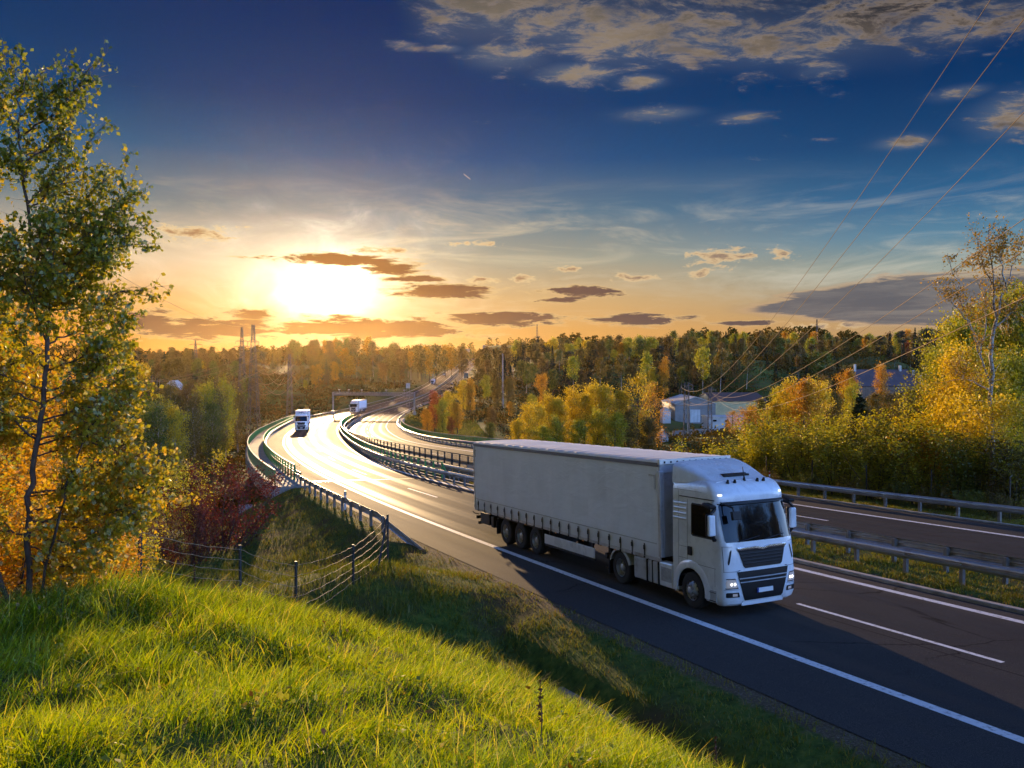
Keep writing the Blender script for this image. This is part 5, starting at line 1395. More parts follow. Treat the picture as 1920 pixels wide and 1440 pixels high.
house('brick_house', 'long house with dark brown roof behind the yellow trees on the right', px(1610, D), px(1714, D), D, D + 11, zb, pz(722, D), pz(693, D + 5), clad('brown_wall', (.16, .10, .07), .5), M_RF_B, 'x', .4, wins=[(px(1684, D), px(1690, D), pz(727, D), pz(722, D))], chim=[(px(1612, D), D + 4, 2.4, .6), (px(1700, D), D + 5, 2.0, .7)], cat='house')
w = house('brick_house', 'lower brown roofed wing with a pale panel, right end of the long house', px(1716, D), px(1780, D), D + 1, D + 10, zb, pz(722, D), pz(700, D + 5), clad('brown_wall', (.16, .10, .07), .5), M_RF_B, 'x', .3, chim=[(px(1720, D), D + 3, 1.6, .6)], cat='house')
mb = MB(); mb.box((px(1736, D) - (px(1716, D) + px(1780, D)) / 2, .4, pz(711, D) - zb), (px(1745, D) - px(1727, D), .5, pz(700, D) - pz(722, D))); mb.build('gable_panel', mat('pale_panel', (.48, .50, .36), .7, var=.08), w)
D = 350
house('cottage', 'small white gabled cottage among dark trees behind the sagging wires', px(311, D), px(330, D), D, D + 7, gh(px(320, D), D), pz(722, D), pz(714, D), M_RENDER, M_RF_G, 'y', .3, cat='house')
for u0, u1, v0, v1, D, lab in ((868, 880, 664, 668, 1420, 'pale low roof left of the far end of the motorway'), (884, 902, 658, 664, 1500, 'long pale building at the far end of the motorway'), (905, 915, 660, 666, 1450, 'pale hall right of the far end of the motorway')):
    zb = gh(px((u0 + u1) / 2, D), D); house('far_building', lab, px(u0, D), px(u1, D), D, D + 12, zb, zb + 2.5, zb + 3.6, M_CL_G, M_RF_B, 'x', .2)
D = 196
mb = MB()
a = Vector((px(1262, D), D, 0)); b = Vector((px(1345, D), D + 6, 0))
for k in range(14):
    p = a.lerp(b, (k + .5) / 14); g = gh(p.x, p.y); mb.box((p.x, p.y, g + .45), ((b - a).length / 14 - .03, .2, 1.5))
o = mb.build('boundary_wall', M_CONC); tag(o, 'long low grey wall in front of the halls', 'wall')
# ------------------------------------------------------------------ vegetation
def unit(v): return v / np.maximum(np.linalg.norm(v, axis=1, keepdims=True), 1e-9)
def leaf_arrays(pos, size, g, aspect=0.62, hang=0.0):
    n = len(pos); size = np.broadcast_to(size, (n,))
    a = g.normal(size=(n, 3)); a[:, 2] -= hang; a = unit(a)
    b = unit(np.cross(a, g.normal(size=(n, 3)))); nrm = np.cross(a, b)
    s = (size * g.uniform(.7, 1.3, n))[:, None] * .5
    w = s * aspect
    v = np.stack([pos - a * s, pos + b * w + nrm * w * .25 - a * s * .12, pos + a * s, pos - b * w + nrm * w * .25 - a * s * .12], 1).reshape(-1, 3)
    return v, np.arange(4 * n).reshape(n, 4)
def leaf_mesh(name, pos, size, tint, g, aspect=0.62, hang=0.0):
    v, f = leaf_arrays(pos, size, g, aspect, hang)
    me = np_mesh(name, v, f); face_attr(me, 'tint', np.clip(tint, 0, 1)); return me
def tubes_mesh(name, lines, n=5):
    """lines: list of (points (k,3), radii (k,))"""
    V = []; F = []; b = 0
    for P, r in lines:
        P = np.asarray(P, float); k = len(P); d = unit(np.gradient(P, axis=0))
        up = np.where(np.abs(d[:, 2:3]) > .9, [[1, 0.1, 0]], [[0, 0.05, 1.0]]); a = unit(np.cross(d, up)); c = np.cross(d, a)
        t = np.arange(n) * 2 * PI / n
        ring = P[:, None] + (a[:, None] * np.cos(t)[None, :, None] + c[:, None] * np.sin(t)[None, :, None]) * np.asarray(r)[:, None, None]
        V.append(ring.reshape(-1, 3)); i, j = np.meshgrid(np.arange(k - 1), np.arange(n), indexing='ij'); j2 = (j + 1) % n
        F.append((np.stack([i * n + j, i * n + j2, (i + 1) * n + j2, (i + 1) * n + j], -1).reshape(-1, 4)) + b); b += k * n
    return np_mesh(name, np.concatenate(V), np.concatenate(F), True)
def curve_pts(p0, d, L, k, g, curl=0.25, lift=0.0):
    P = [np.array(p0, float)]; d = np.array(d, float)
    for i in range(k):
        d = d + g.normal(size=3) * curl / k + np.array([0, 0, lift / k]); d /= np.linalg.norm(d); P.append(P[-1] + d * L / k)
    return np.array(P)
def make_deciduous(seed, H=10.0, lo=.22, spread=.30, n_limb=16, n_leaf=2500, size=.3, slim=1.0, tilt=.03, sub=3, clump=.055, shape='oval', bare_top=0.0, trunk_r=.016, twist=.35, el=(.55, 1.0), n=5):
    g = np.random.default_rng(seed)
    T = curve_pts((0, 0, 0), (g.normal() * tilt, g.normal() * tilt, 1), H * .94, 9, g, .10)
    lines = [(T, H * trunk_r * np.linspace(1, .12, len(T)) ** .9)]
    tips = []; 
    for i in range(n_limb):
        t = lo + (1 - lo) * ((i + g.uniform(0, .8)) / n_limb) * .97
        p = np.array([np.interp(t, np.linspace(0, 1, len(T)), T[:, k]) for k in range(3)])
        az = i * 2.4 + g.uniform(-.5, .5); e = g.uniform(*el)
        q = (t - lo) / (1 - lo)
        prof = {'oval': math.sin(PI * min(1, .18 + .82 * q) ** .9) ** .7, 'cone': 1 - .85 * q, 'vase': .35 + .65 * math.sin(PI * (.1 + .75 * q))}[shape]
        L = H * spread * max(.16, prof) * g.uniform(.7, 1.2) * slim
        d = (math.cos(az) * math.cos(e), math.sin(az) * math.cos(e), math.sin(e))
        B = curve_pts(p, d, L, 5, g, twist, .25)
        lines.append((B, H * trunk_r * .36 * (1 - .5 * t) * np.linspace(1, .15, len(B))))
        for j in range(sub):
            k = g.integers(2, len(B)); d2 = unit((B[k] - B[k - 1])[None])[0] + g.normal(size=3) * .6
            S = curve_pts(B[k], d2 / np.linalg.norm(d2), L * g.uniform(.3, .55), 3, g, .5, .1)
            lines.append((S, H * trunk_r * .14 * np.linspace(1, .2, len(S)))); tips += [S[1], S[2], S[3]]
        tips += [B[3], B[4], B[5]]
    tips.append(T[-1])
    tips = np.array(tips)
    keep = g.random(len(tips)) > bare_top * (tips[:, 2] > H * .62)
    tips = tips[keep]
    w = g.uniform(.4, 1.6, len(tips)); idx = g.choice(len(tips), n_leaf, p=w / w.sum())
    tint_c = g.uniform(-.22, .22, len(tips))
    pos = tips[idx] + g.normal(size=(n_leaf, 3)) * H * clump * np.array([1, 1, .8])
    pos[:, 2] = np.maximum(pos[:, 2], H * .03)
    tint = .5 + tint_c[idx] + g.normal(size=n_leaf) * .16
    return tubes_mesh('trunk', lines, n), leaf_mesh('crown', pos, size, tint, g)
def make_conifer(seed, H=10.0, spread=.20, n_leaf=2400, size=.42, pine=False):
    g = np.random.default_rng(seed)
    T = np.array([[0, 0, 0], [g.normal() * .05, 0, H * .5], [0, 0, H * .97]]); lines = [(T, H * .012 * np.array([1, .6, .1]))]
    if pine:
        c = np.array([[math.cos(a) * r * H, math.sin(a) * r * H, z * H] for a, r, z in zip(g.uniform(0, 6.28, 26), g.uniform(.02, .17, 26), g.uniform(.58, .97, 26))])
        i = g.integers(0, 26, n_leaf); pos = c[i] + g.normal(size=(n_leaf, 3)) * H * np.array([.05, .05, .028])
        for q in c[::2]: lines.append((np.array([[0, 0, q[2] - H * .06], q * .6 + np.array([0, 0, q[2] * .4 - H * .02]), q]), H * .004 * np.array([1, .7, .3])))
    else:
        t = g.random(n_leaf) ** 1.35 * .95 + .03; lay = np.round(t * 15) / 15 + g.normal(size=n_leaf) * .012
        lay = np.clip(lay, .04, .99); rmax = H * spread * (1 - lay) ** .85
        a = np.round(g.uniform(0, 6.28, n_leaf) / .55 + lay * 7) * .55 + g.normal(size=n_leaf) * .14; r = rmax * np.sqrt(g.random(n_leaf)) * g.uniform(.8, 1.12, n_leaf)
        pos = np.stack([np.cos(a) * r, np.sin(a) * r, lay * H - r * .34 + H * .02], 1)
    return tubes_mesh('trunk', lines, 5), leaf_mesh('crown', pos, size, .5 + g.normal(size=n_leaf) * .2, g, .4)
def make_shrub(seed, H=5.0, W_=1.7, n_leaf=5200, size=.12, stems=12, clump=.17, feather=True):
    g = np.random.default_rng(seed); lines = []; tips = []
    for i in range(stems):
        az = i * 2.4 + g.uniform(-.4, .4); lean = g.uniform(.05, .55); p = np.array([math.cos(az) * .25 * W_ * g.random(), math.sin(az) * .25 * W_ * g.random(), 0])
        L = H * g.uniform(.65, 1.02); B = curve_pts(p, (math.cos(az) * lean * W_ / H * 2.2, math.sin(az) * lean * W_ / H * 2.2, 1), L, 8, g, .35, .2)
        lines.append((B, .035 * H / 5 * np.linspace(1, .12, len(B))))
        for j in range(9):
            k = g.integers(1, len(B)); a2 = g.uniform(0, 6.28); S = curve_pts(B[k], (math.cos(a2), math.sin(a2), g.uniform(.5, 1.4)), H * g.uniform(.10, .24), 3, g, .5, .3)
            lines.append((S, .010 * H / 5 * np.linspace(1, .3, len(S)))); tips += [S[1], S[2], S[3]]
        tips += list(B[2:])
    tips = np.array(tips); w = g.uniform(.3, 1.5, len(tips)); idx = g.choice(len(tips), n_leaf, p=w / w.sum()); tc = g.uniform(-.2, .2, len(tips))
    pos = tips[idx] + g.normal(size=(n_leaf, 3)) * clump * H / 5 * np.array([1, 1, 1.3]); pos[:, 2] = np.abs(pos[:, 2])
    return tubes_mesh('trunk', lines, 4), leaf_mesh('crown', pos, size, .5 + tc[idx] + g.normal(size=n_leaf) * .15, g)

# leaf colours (real colours of the leaves)
LG = [(.075, .125, .010), (.20, .24, .014), (.48, .40, .02), (.72, .43, .02)]
F_BIRCH = leaf_mat('birch_leaves', LG, .62, tcol=(1, .95, .35), rand=0, gain=1.0, gloss=.06)
F_YEL = leaf_mat('yellow_leaves', [(.24, .21, .012), (.58, .44, .018), (.80, .58, .025), (.82, .66, .06)], .55, tcol=(1, .92, .4))
F_GOLD = leaf_mat('golden_leaves', [(.30, .15, .010), (.60, .30, .014), (.72, .40, .02), (.72, .47, .04)], .55, tcol=(1, .9, .4))
F_ORG = leaf_mat('orange_leaves', [(.24, .055, .010), (.42, .10, .012), (.48, .15, .014)], .5)
F_YG = leaf_mat('yellow_green_leaves', [(.13, .165, .013), (.30, .33, .02), (.52, .46, .026), (.68, .50, .03)], .55, tcol=(1, .95, .4))
F_GRN = leaf_mat('green_leaves', [(.065, .105, .013), (.135, .18, .02), (.26, .26, .024)], .5)
F_OLV = leaf_mat('olive_leaves', [(.085, .080, .014), (.165, .135, .018), (.26, .195, .024)], .5)
F_BRN = leaf_mat('brown_leaves', [(.105, .070, .016), (.19, .125, .022), (.28, .185, .028)], .5)
F_DRK = leaf_mat('conifer_needles', [(.012, .020, .008), (.024, .036, .012), (.045, .052, .016)], .25, tcol=(.8, .9, .4))
F_RED = leaf_mat('red_leaves', [(.040, .011, .007), (.095, .024, .011), (.17, .046, .014), (.26, .09, .018)], .5, tcol=(1, .6, .35))
M_BARK = mat('bark', (.075, .058, .044), .9, var=.35, scale=3, bump=.5, bscale=18)
def birch_bark():
    m, N, out = new_mat('birch_bark'); p = N.node('ShaderNodeBsdfPrincipled'); ob = N.node('ShaderNodeTexCoord').outputs['Object']
    s = N.node('ShaderNodeSeparateXYZ'); N.l.new(ob, s.inputs[0])
    n = N.noise(N.comb(N.m('MULTIPLY', s.outputs[0], 3.0), N.m('MULTIPLY', s.outputs[1], 3.0), N.m('MULTIPLY', s.outputs[2], 9.0)), 1.0, 5, .65)
    n2 = N.noise(ob, .8, 4, .6)
    c = N.mix(N.smooth(n, .52, .62), (.42, .37, .31), (.05, .04, .035)); c = N.mix(N.m('MULTIPLY', N.smooth(n2, .5, .65), .6), c, (.12, .09, .07))
    N.put(p.inputs['Base Color'], c); p.inputs['Roughness'].default_value = .75; N.l.new(p.outputs[0], out.inputs[0]); return m
M_BIRCH = birch_bark()

PROTO = {}
def proto(kind):
    if kind in PROTO: return PROTO[kind]
    k, i = kind
    f = {'far': lambda: make_deciduous(100 + i, 10, .20, .31, 18, 1900, .44, clump=.052),
         'tall': lambda: make_deciduous(200 + i, 10, .46, .19, 13, 1100, .40, clump=.045, trunk_r=.011),
         'con': lambda: make_conifer(300 + i, 10, .19, 1700, .55), 'pine': lambda: make_conifer(320 + i, 10, .2, 1300, .5, True),
         'mid': lambda: make_deciduous(400 + i, 10, .10, .24, 24, 6500, .20, clump=.034, sub=4, el=(.75, 1.15), shape='vase' if i % 2 else 'oval'),
         'airy': lambda: make_deciduous(450 + i, 10, .22, .24, 26, 3200, .17, clump=.030, sub=4, bare_top=.4),
         'near': lambda: make_deciduous(500 + i, 12, .06, .30, 34, 15000, .17, clump=.034, sub=5, trunk_r=.010),
         'shrub': lambda: make_shrub(600 + i), 'bush': lambda: make_shrub(650 + i, 4.2, 3.4, 9500, .095, 20, .16)}[k]
    PROTO[kind] = f(); 
    for me in PROTO[kind]: me.materials.append(M_BARK)
    return PROTO[kind]
HH = {'far': 10, 'tall': 10, 'con': 10, 'pine': 10, 'mid': 10, 'airy': 10, 'near': 12, 'shrub': 5.0, 'bush': 4.2}
tg = np.random.default_rng(99)
NAMES = {'far': 'tree', 'tall': 'birch_tree', 'con': 'spruce_tree', 'pine': 'pine_tree', 'mid': 'tree', 'airy': 'tree', 'near': 'tree', 'shrub': 'shrub', 'bush': 'bush'}
def set_mat(o, m):
    o.material_slots[0].link = 'OBJECT'; o.material_slots[0].material = m
def plant(kind, m, x, y, h, lab, group=None, wide=1.0, bark=None, sink=.25, z=None, lean=0.0, cat=None):
    tm, cm = proto(kind); s = h / HH[kind[0]]
    z = gh(x, y) if z is None else z
    r = empty(NAMES[kind[0]], (x, y, z - sink), tg.uniform(0, 6.28)); r.scale = (s * wide, s * wide, s)
    t = link('trunk', tm, r); c = link('crown', cm, r); set_mat(t, bark or M_BARK); set_mat(c, m)
    tag(r, lab, cat or {'shrub': 'shrub', 'bush': 'bush'}.get(kind[0], 'tree'), group); return r
def plantp(kind, m, u, D, vtop, lab, group=None, wide=1.0, bark=None, **k):
    x = px(u, D); g = gh(x, D); h = max(2.5, pz(vtop, D) - g + .25); return plant(kind, m, x, D, h, lab, group, wide * min(1.6, max(.75, (9.0 / h) ** .35)), bark, **k)

# ---- forest on the right hill
def pick(lst): 
    w = np.array([a[1] for a in lst], float); return lst[tg.choice(len(lst), p=w / w.sum())][0]
FT = {'y': (F_YEL, 'yellow'), 'g': (F_GOLD, 'golden'), 'o': (F_OLV, 'olive'), 'b': (F_BRN, 'brown'), 'n': (F_GRN, 'green'), 'k': (F_YG, 'yellow green'), 'd': (F_DRK, 'dark')}
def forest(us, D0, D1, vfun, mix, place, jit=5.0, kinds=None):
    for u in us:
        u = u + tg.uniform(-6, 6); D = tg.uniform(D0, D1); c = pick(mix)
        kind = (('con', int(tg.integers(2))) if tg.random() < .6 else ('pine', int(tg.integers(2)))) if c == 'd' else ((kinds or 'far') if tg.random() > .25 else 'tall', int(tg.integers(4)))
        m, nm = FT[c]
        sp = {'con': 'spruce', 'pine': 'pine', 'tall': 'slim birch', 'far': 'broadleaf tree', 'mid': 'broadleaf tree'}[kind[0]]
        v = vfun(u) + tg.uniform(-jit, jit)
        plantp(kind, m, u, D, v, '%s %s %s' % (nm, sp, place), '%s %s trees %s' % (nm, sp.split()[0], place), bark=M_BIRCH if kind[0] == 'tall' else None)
skyl = lambda u: float(np.interp(u, [880, 900, 940, 1000, 1060, 1120, 1200, 1300, 1400, 1500, 1600, 1700, 1800], [668, 655, 648, 640, 636, 634, 630, 624, 624, 626, 630, 622, 616]))
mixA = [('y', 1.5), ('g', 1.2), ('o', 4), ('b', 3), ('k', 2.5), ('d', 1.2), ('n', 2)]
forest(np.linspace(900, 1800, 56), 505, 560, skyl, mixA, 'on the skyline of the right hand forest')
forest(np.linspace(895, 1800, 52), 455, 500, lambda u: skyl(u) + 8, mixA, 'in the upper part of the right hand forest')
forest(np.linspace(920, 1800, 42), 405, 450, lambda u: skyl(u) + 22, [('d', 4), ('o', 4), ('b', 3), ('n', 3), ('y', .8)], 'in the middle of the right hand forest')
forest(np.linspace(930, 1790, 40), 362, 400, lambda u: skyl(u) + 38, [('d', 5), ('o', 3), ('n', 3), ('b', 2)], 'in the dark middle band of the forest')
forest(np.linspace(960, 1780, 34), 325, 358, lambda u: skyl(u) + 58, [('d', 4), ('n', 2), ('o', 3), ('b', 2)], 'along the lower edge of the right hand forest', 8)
for u, v, c, s in ((1075, 668, 'k', 'palest slim birch at the foot of the forest, above the yellow trees'), (1125, 672, 'o', 'thin birch with high crown left of the big golden tree'), (1165, 664, 'o', 'bare stemmed birch in front of the dark forest edge'), (1210, 660, 'k', 'birch with round crown just left of the golden tree'), (1318, 652, 'k', 'tall forked birch right of the golden tree'), (1350, 655, 'o', 'second tall birch right of the forked one'), (1400, 660, 'o', 'olive birch above the yellow hall roof')):
    plantp(('tall', int(tg.integers(4))), FT[c][0], u, 322, v, s, bark=M_BIRCH)
plantp(('mid', 1), F_GOLD, 1245, 312, 678, 'broad golden tree in front of the dark forest, left of the halls')
plantp(('mid', 2), F_YEL, 1222, 316, 690, 'golden yellow tree leaning against the broad golden one')
plantp(('far', 1), F_ORG, 1256, 470, 651, 'small bright orange tree high in the right hand forest')
plantp(('far', 2), F_ORG, 1700, 470, 640, 'orange tree on the skyline left of the dark pines')
for i, (u, v) in enumerate(((1668, 622), (1690, 618), (1715, 616), (1738, 612), (1760, 610), (1650, 628))):
    plantp(('pine' if i % 2 else 'con', i % 2), F_DRK, u, 400 + i * 6, v, 'dark pine in the cluster on the skyline left of the bare birch', 'dark pines left of the bare birch')
# ---- wood left of the far road and in the middle haze
forest(np.linspace(545, 790, 30), 600, 690, lambda u: float(np.interp(u, [540, 560, 590, 640, 700, 720, 760, 800], [652, 640, 638, 640, 640, 645, 652, 662])), [('o', 4), ('b', 3), ('g', 1), ('n', 2)], 'in the sunlit haze behind the gantry', 9)
forest(np.linspace(555, 745, 22), 500, 580, lambda u: float(np.interp(u, [560, 600, 650, 700, 770], [690, 672, 668, 672, 690])), [('d', 2.5), ('b', 3), ('g', 1.5), ('o', 3)], 'in the hazy wood above the bridge', 14)
forest(np.linspace(770, 868, 14), 620, 900, lambda u: float(np.interp(u, [770, 820, 868], [652, 652, 656])), [('b', 3), ('o', 3), ('g', 1)], 'left of the far straight of the motorway', 6)
for u, v, D, m, s in ((590, 684, 480, F_GOLD, 'golden tree glowing at the left end of the hazy wood'), (612, 674, 485, F_DRK, 'narrow dark spruce between the glowing trees in the haze'), (628, 680, 488, F_GOLD, 'small golden tree right of the narrow spruce'), (573, 712, 440, F_YG, 'low yellow bush at the foot of the hazy wood')):
    plantp(('con', 0) if m is F_DRK else ('mid', 0), m, u, D, v, s)
# ---- left valley
forest(np.linspace(235, 545, 34), 560, 680, lambda u: float(np.interp(u, [235, 300, 340, 420, 480, 545], [662, 659, 654, 656, 660, 658])), [('d', 2), ('b', 3), ('o', 4)], 'on the left horizon under the sunset')
forest(np.linspace(225, 500, 26), 400, 520, lambda u: float(np.interp(u, [225, 320, 420, 500], [682, 676, 678, 684])), [('b', 3), ('o', 3), ('n', 2), ('y', 1)], 'in the left valley beyond the sagging wires', 6)
forest(np.linspace(200, 480, 20), 300, 360, lambda u: float(np.interp(u, [200, 320, 420, 480], [702, 726, 706, 712])), [('b', 3), ('o', 3), ('n', 2)], 'in the left valley around the cottage', 6)
for i, (u, v, D, m) in enumerate(((268, 748, 120, F_YG), (285, 742, 128, F_OLV), (302, 738, 135, F_YEL), (320, 730, 138, F_OLV), (338, 728, 145, F_BRN), (355, 730, 140, F_BRN), (372, 733, 150, F_OLV), (388, 728, 146, F_YG), (405, 724, 150, F_OLV), (422, 726, 155, F_YG), (330, 760, 118, F_YEL), (295, 770, 112, F_GRN), (400, 752, 136, F_GRN), (365, 755, 128, F_OLV), (445, 730, 190, F_OLV))):
    plantp(('mid', i % 4), m, u, D, v, 'broadleaf tree of the grove in the left valley, its trunks showing below', 'grove in the left valley', bark=M_BIRCH, wide=.9)
# ---- right of the road, middle distance
for i, (u, v, D, m, s, kk) in enumerate(((802, 766, 205, F_GOLD, 'low orange bush nearest the gantry post', 'mid'), (815, 742, 212, F_ORG, 'orange topped tree right of the gantry', 'mid'), (842, 732, 216, F_YEL, 'tall yellow tree in the clump right of the gantry', 'mid'), (830, 752, 200, F_YG, 'green yellow tree in the middle of the clump right of the gantry', 'mid'), (858, 752, 208, F_GOLD, 'golden tree at the right end of the clump by the gantry', 'mid'), (845, 786, 190, F_ORG, 'small orange bush at the foot of the clump right of the gantry', 'mid'),
    (868, 712, 290, F_YEL, 'yellow tree above the clump, beside the far carriageway', 'mid'), (882, 716, 280, F_GOLD, 'golden tree close to the far carriageway', 'mid'), (912, 702, 330, F_YG, 'round green yellow tree left of the tall grey pole', 'mid'), (932, 716, 290, F_OLV, 'olive tree just left of the grey pole', 'mid'), (955, 708, 285, F_OLV, 'olive tree just right of the grey pole', 'mid'), (1018, 706, 262, F_GOLD, 'golden tree standing alone before the dark forest', 'mid'), (1000, 738, 235, F_YG, 'green yellow bush left of the yellow row', 'mid'), (1025, 736, 240, F_OLV, 'olive bush behind the yellow row', 'mid'), (958, 752, 262, F_GOLD, 'small orange bush at the foot of the grey pole', 'mid'), (922, 768, 200, F_BRN, 'brown bush beside the field track', 'mid'), (918, 790, 170, F_GRN, 'dark bush on the grass slope above the lorry roof', 'mid'), (900, 752, 330, F_OLV, 'olive bush at the edge of the green field', 'mid'))):
    plantp((kk, i % 4), m, u, D, v, s)
# ---- yellow row behind the trailer
for i, (u, v, D, m) in enumerate(((972, 785, 118, F_YEL), (990, 768, 122, F_YEL), (1008, 755, 126, F_YEL), (1030, 748, 130, F_YEL), (1052, 745, 128, F_YEL), (1072, 738, 132, F_YEL), (1095, 736, 130, F_YEL), (1112, 728, 134, F_YEL), (1135, 718, 130, F_YEL), (1042, 790, 112, F_YG), (1085, 785, 112, F_YG), (1120, 775, 115, F_YG), (1150, 770, 112, F_YG), (1180, 775, 114, F_OLV), (1015, 796, 110, F_YG), (1215, 790, 118, F_OLV), (1168, 728, 126, F_YEL))):
    plantp(('mid', i % 4), m, u, D, v, 'bushy yellow tree of the row behind the trailer roof', 'yellow row behind the trailer')
plantp(('airy', 0), F_YEL, 1192, 122, 694, 'thin leafed tree with bare twigs, tallest behind the trailer roof')
plantp(('airy', 1), F_GOLD, 1222, 126, 712, 'half bare tree at the right end of the yellow row')
# ---- between the halls and the hedge
for i, (u, v, D, m, s, kk) in enumerate(((1372, 768, 170, F_GOLD, 'thin orange tree in front of the yellow hall', 'airy'), (1412, 770, 120, F_YG, 'round yellow green bush right of the halls', 'mid'), (1432, 745, 135, F_OLV, 'dark bush before the right end of the yellow hall', 'mid'), (1408, 772, 112, F_GOLD, 'narrow orange tree right of the white building', 'mid'), (1450, 748, 115, F_YEL, 'yellow tree beside the narrow orange one', 'mid'), (1478, 725, 118, F_YEL, 'yellow tree in the middle of the golden group', 'mid'), (1505, 708, 112, F_GOLD, 'tallest golden tree right of the halls', 'mid'), (1530, 722, 116, F_YEL, 'yellow tree at the right of the golden group', 'mid'), (1460, 722, 150, F_YG, 'green yellow tree behind the golden group', 'mid'), (1545, 700, 175, F_BRN, 'brownish bare tree above the golden group', 'airy'), (1588, 690, 200, F_GOLD, 'golden brown tree left of the long brown roof', 'mid'), (1652, 690, 240, F_GOLD, 'light orange tree in front of the long brown roof', 'mid'), (1565, 730, 130, F_OLV, 'olive tree under the lowest wire', 'mid'), (1600, 728, 140, F_YG, 'green yellow tree below the light orange one', 'mid'), (1640, 735, 150, F_OLV, 'olive tree below the long house', 'mid'), (1670, 742, 130, F_BRN, 'brown tree below the brown roof', 'mid'), (1700, 735, 160, F_OLV, 'olive tree under the pale panel of the house', 'mid'), (1730, 728, 150, F_BRN, 'brown olive tree right of the pale panel', 'mid'), (1755, 740, 120, F_GRN, 'green tree left of the big yellow trees', 'mid'), (1625, 770, 100, F_BRN, 'dark brown bush above the hedge', 'mid'), (1655, 785, 95, F_GRN, 'dark green bush in the shade above the hedge', 'mid'), (1690, 760, 105, F_OLV, 'olive bush between the two dark spruces', 'mid'))):
    plantp((kk, i % 4), m, u, D, v, s)
for u, v, D, s in ((1612, 742, 92, 'dark narrow spruce standing above the hedge'), (1712, 772, 78, 'broad dark spruce behind the hedge, left of the yellow trees'), (1740, 795, 74, 'small dark spruce at the right of the broad one'), (1365, 786, 190, 'little dark spruce in front of the low white building'), (1690, 790, 80, 'short spruce left of the broad dark one')):
    plantp(('con', 1), F_DRK, u, D, v, s, wide=1.5)
# hedge of tall shrubs behind the mesh fence
hu = [1352, 1378, 1402, 1425, 1450, 1476, 1500, 1524, 1550, 1574, 1600, 1628, 1652, 1680, 1706, 1734, 1760, 1786, 1812, 1842, 1870, 1900, 1930, 1965]
hv = [842, 828, 812, 800, 788, 800, 806, 792, 800, 796, 786, 800, 806, 794, 784, 802, 812, 806, 810, 822, 828, 830, 836, 840]
hm = [F_YG, F_YG, F_GRN, F_YG, F_YG, F_GRN, F_YG, F_YG, F_GRN, F_YG, F_YG, F_OLV, F_YG, F_GRN, F_YG, F_YG, F_GOLD, F_YG, F_GRN, F_YG, F_GRN, F_OLV, F_YG, F_GRN]
for i, (u, v, m) in enumerate(zip(hu, hv, hm)):
    k = (u - 960) / F_PX; best = None
    off = 5.6 + 1.6 * (i % 3)
    for D in np.arange(30, 90, .5):
        e = (k * D - float(cx('rr', D))) / math.hypot(1, float(slope('ow', D)))
        if e > off: best = D; break
    plantp(('shrub', i % 5), m, u, best, v, 'feathery green shrub in the hedge behind the mesh fence', 'hedge behind the mesh fence', wide=1.15)
for i, (u, D) in enumerate(((1440, 52.5), (1520, 50), (1610, 46.5), (1690, 44), (1760, 42), (1830, 40.2), (1895, 38.5))):
    x = px(u, D); plant(('bush', i % 2), F_GRN if i % 2 else F_OLV, x + .3, D + 1.0, 1.5, 'low dark undergrowth bush at the foot of the mesh fence', 'undergrowth along the mesh fence')
# big trees at the right edge
for u, v, D, m, kd, s in ((1800, 600, 56, F_YG, 0, 'big yellow green tree left of the white birch trunk'), (1835, 575, 62, F_YG, 1, 'yellow green tree directly behind the white birch trunk'), (1905, 525, 58, F_YG, 2, 'tallest leafy tree at the right edge, behind the birch'), (1785, 720, 50, F_YEL, 3, 'golden lower tree at the left foot of the birch'), (1828, 715, 49, F_GOLD, 0, 'golden bush tree just left of the birch foot'), (1895, 670, 50, F_YG, 1, 'yellow green tree at the right foot of the birch'), (1945, 590, 60, F_YG, 3, 'big tree cut by the right edge of view'), (1786, 655, 53, F_YG, 2, 'slender yellow green tree left of the birch, in front of the big one'), (1818, 650, 48, F_YEL, 1, 'yellow tree whose crown touches the white birch trunk from the left')):
    plantp(('near', kd), m, u, D, v, s, wide=1.0)
plantp(('bush', 0), F_RED, 1912, 45, 820, 'small red bush at the right edge below the birch', wide=.8)
# trees further along the verge, seen mirrored in the windscreen
for i, (x, y, h) in enumerate(((39, 15, 14), (43, 7, 17), (46, 0, 18), (47, 12, 15), (54, 4, 18), (57, -6, 17), (62, -16, 19), (68, -28, 18), (50, -2, 9), (78, -40, 20), (40, 19, 8), (60, 8, 20), (66, -4, 21))):
    plant(('near', i % 4), F_GRN if i % 2 else F_YG, x, y, h, 'roadside tree mirrored in the windscreen of the near lorry', 'roadside trees mirrored in the windscreen')

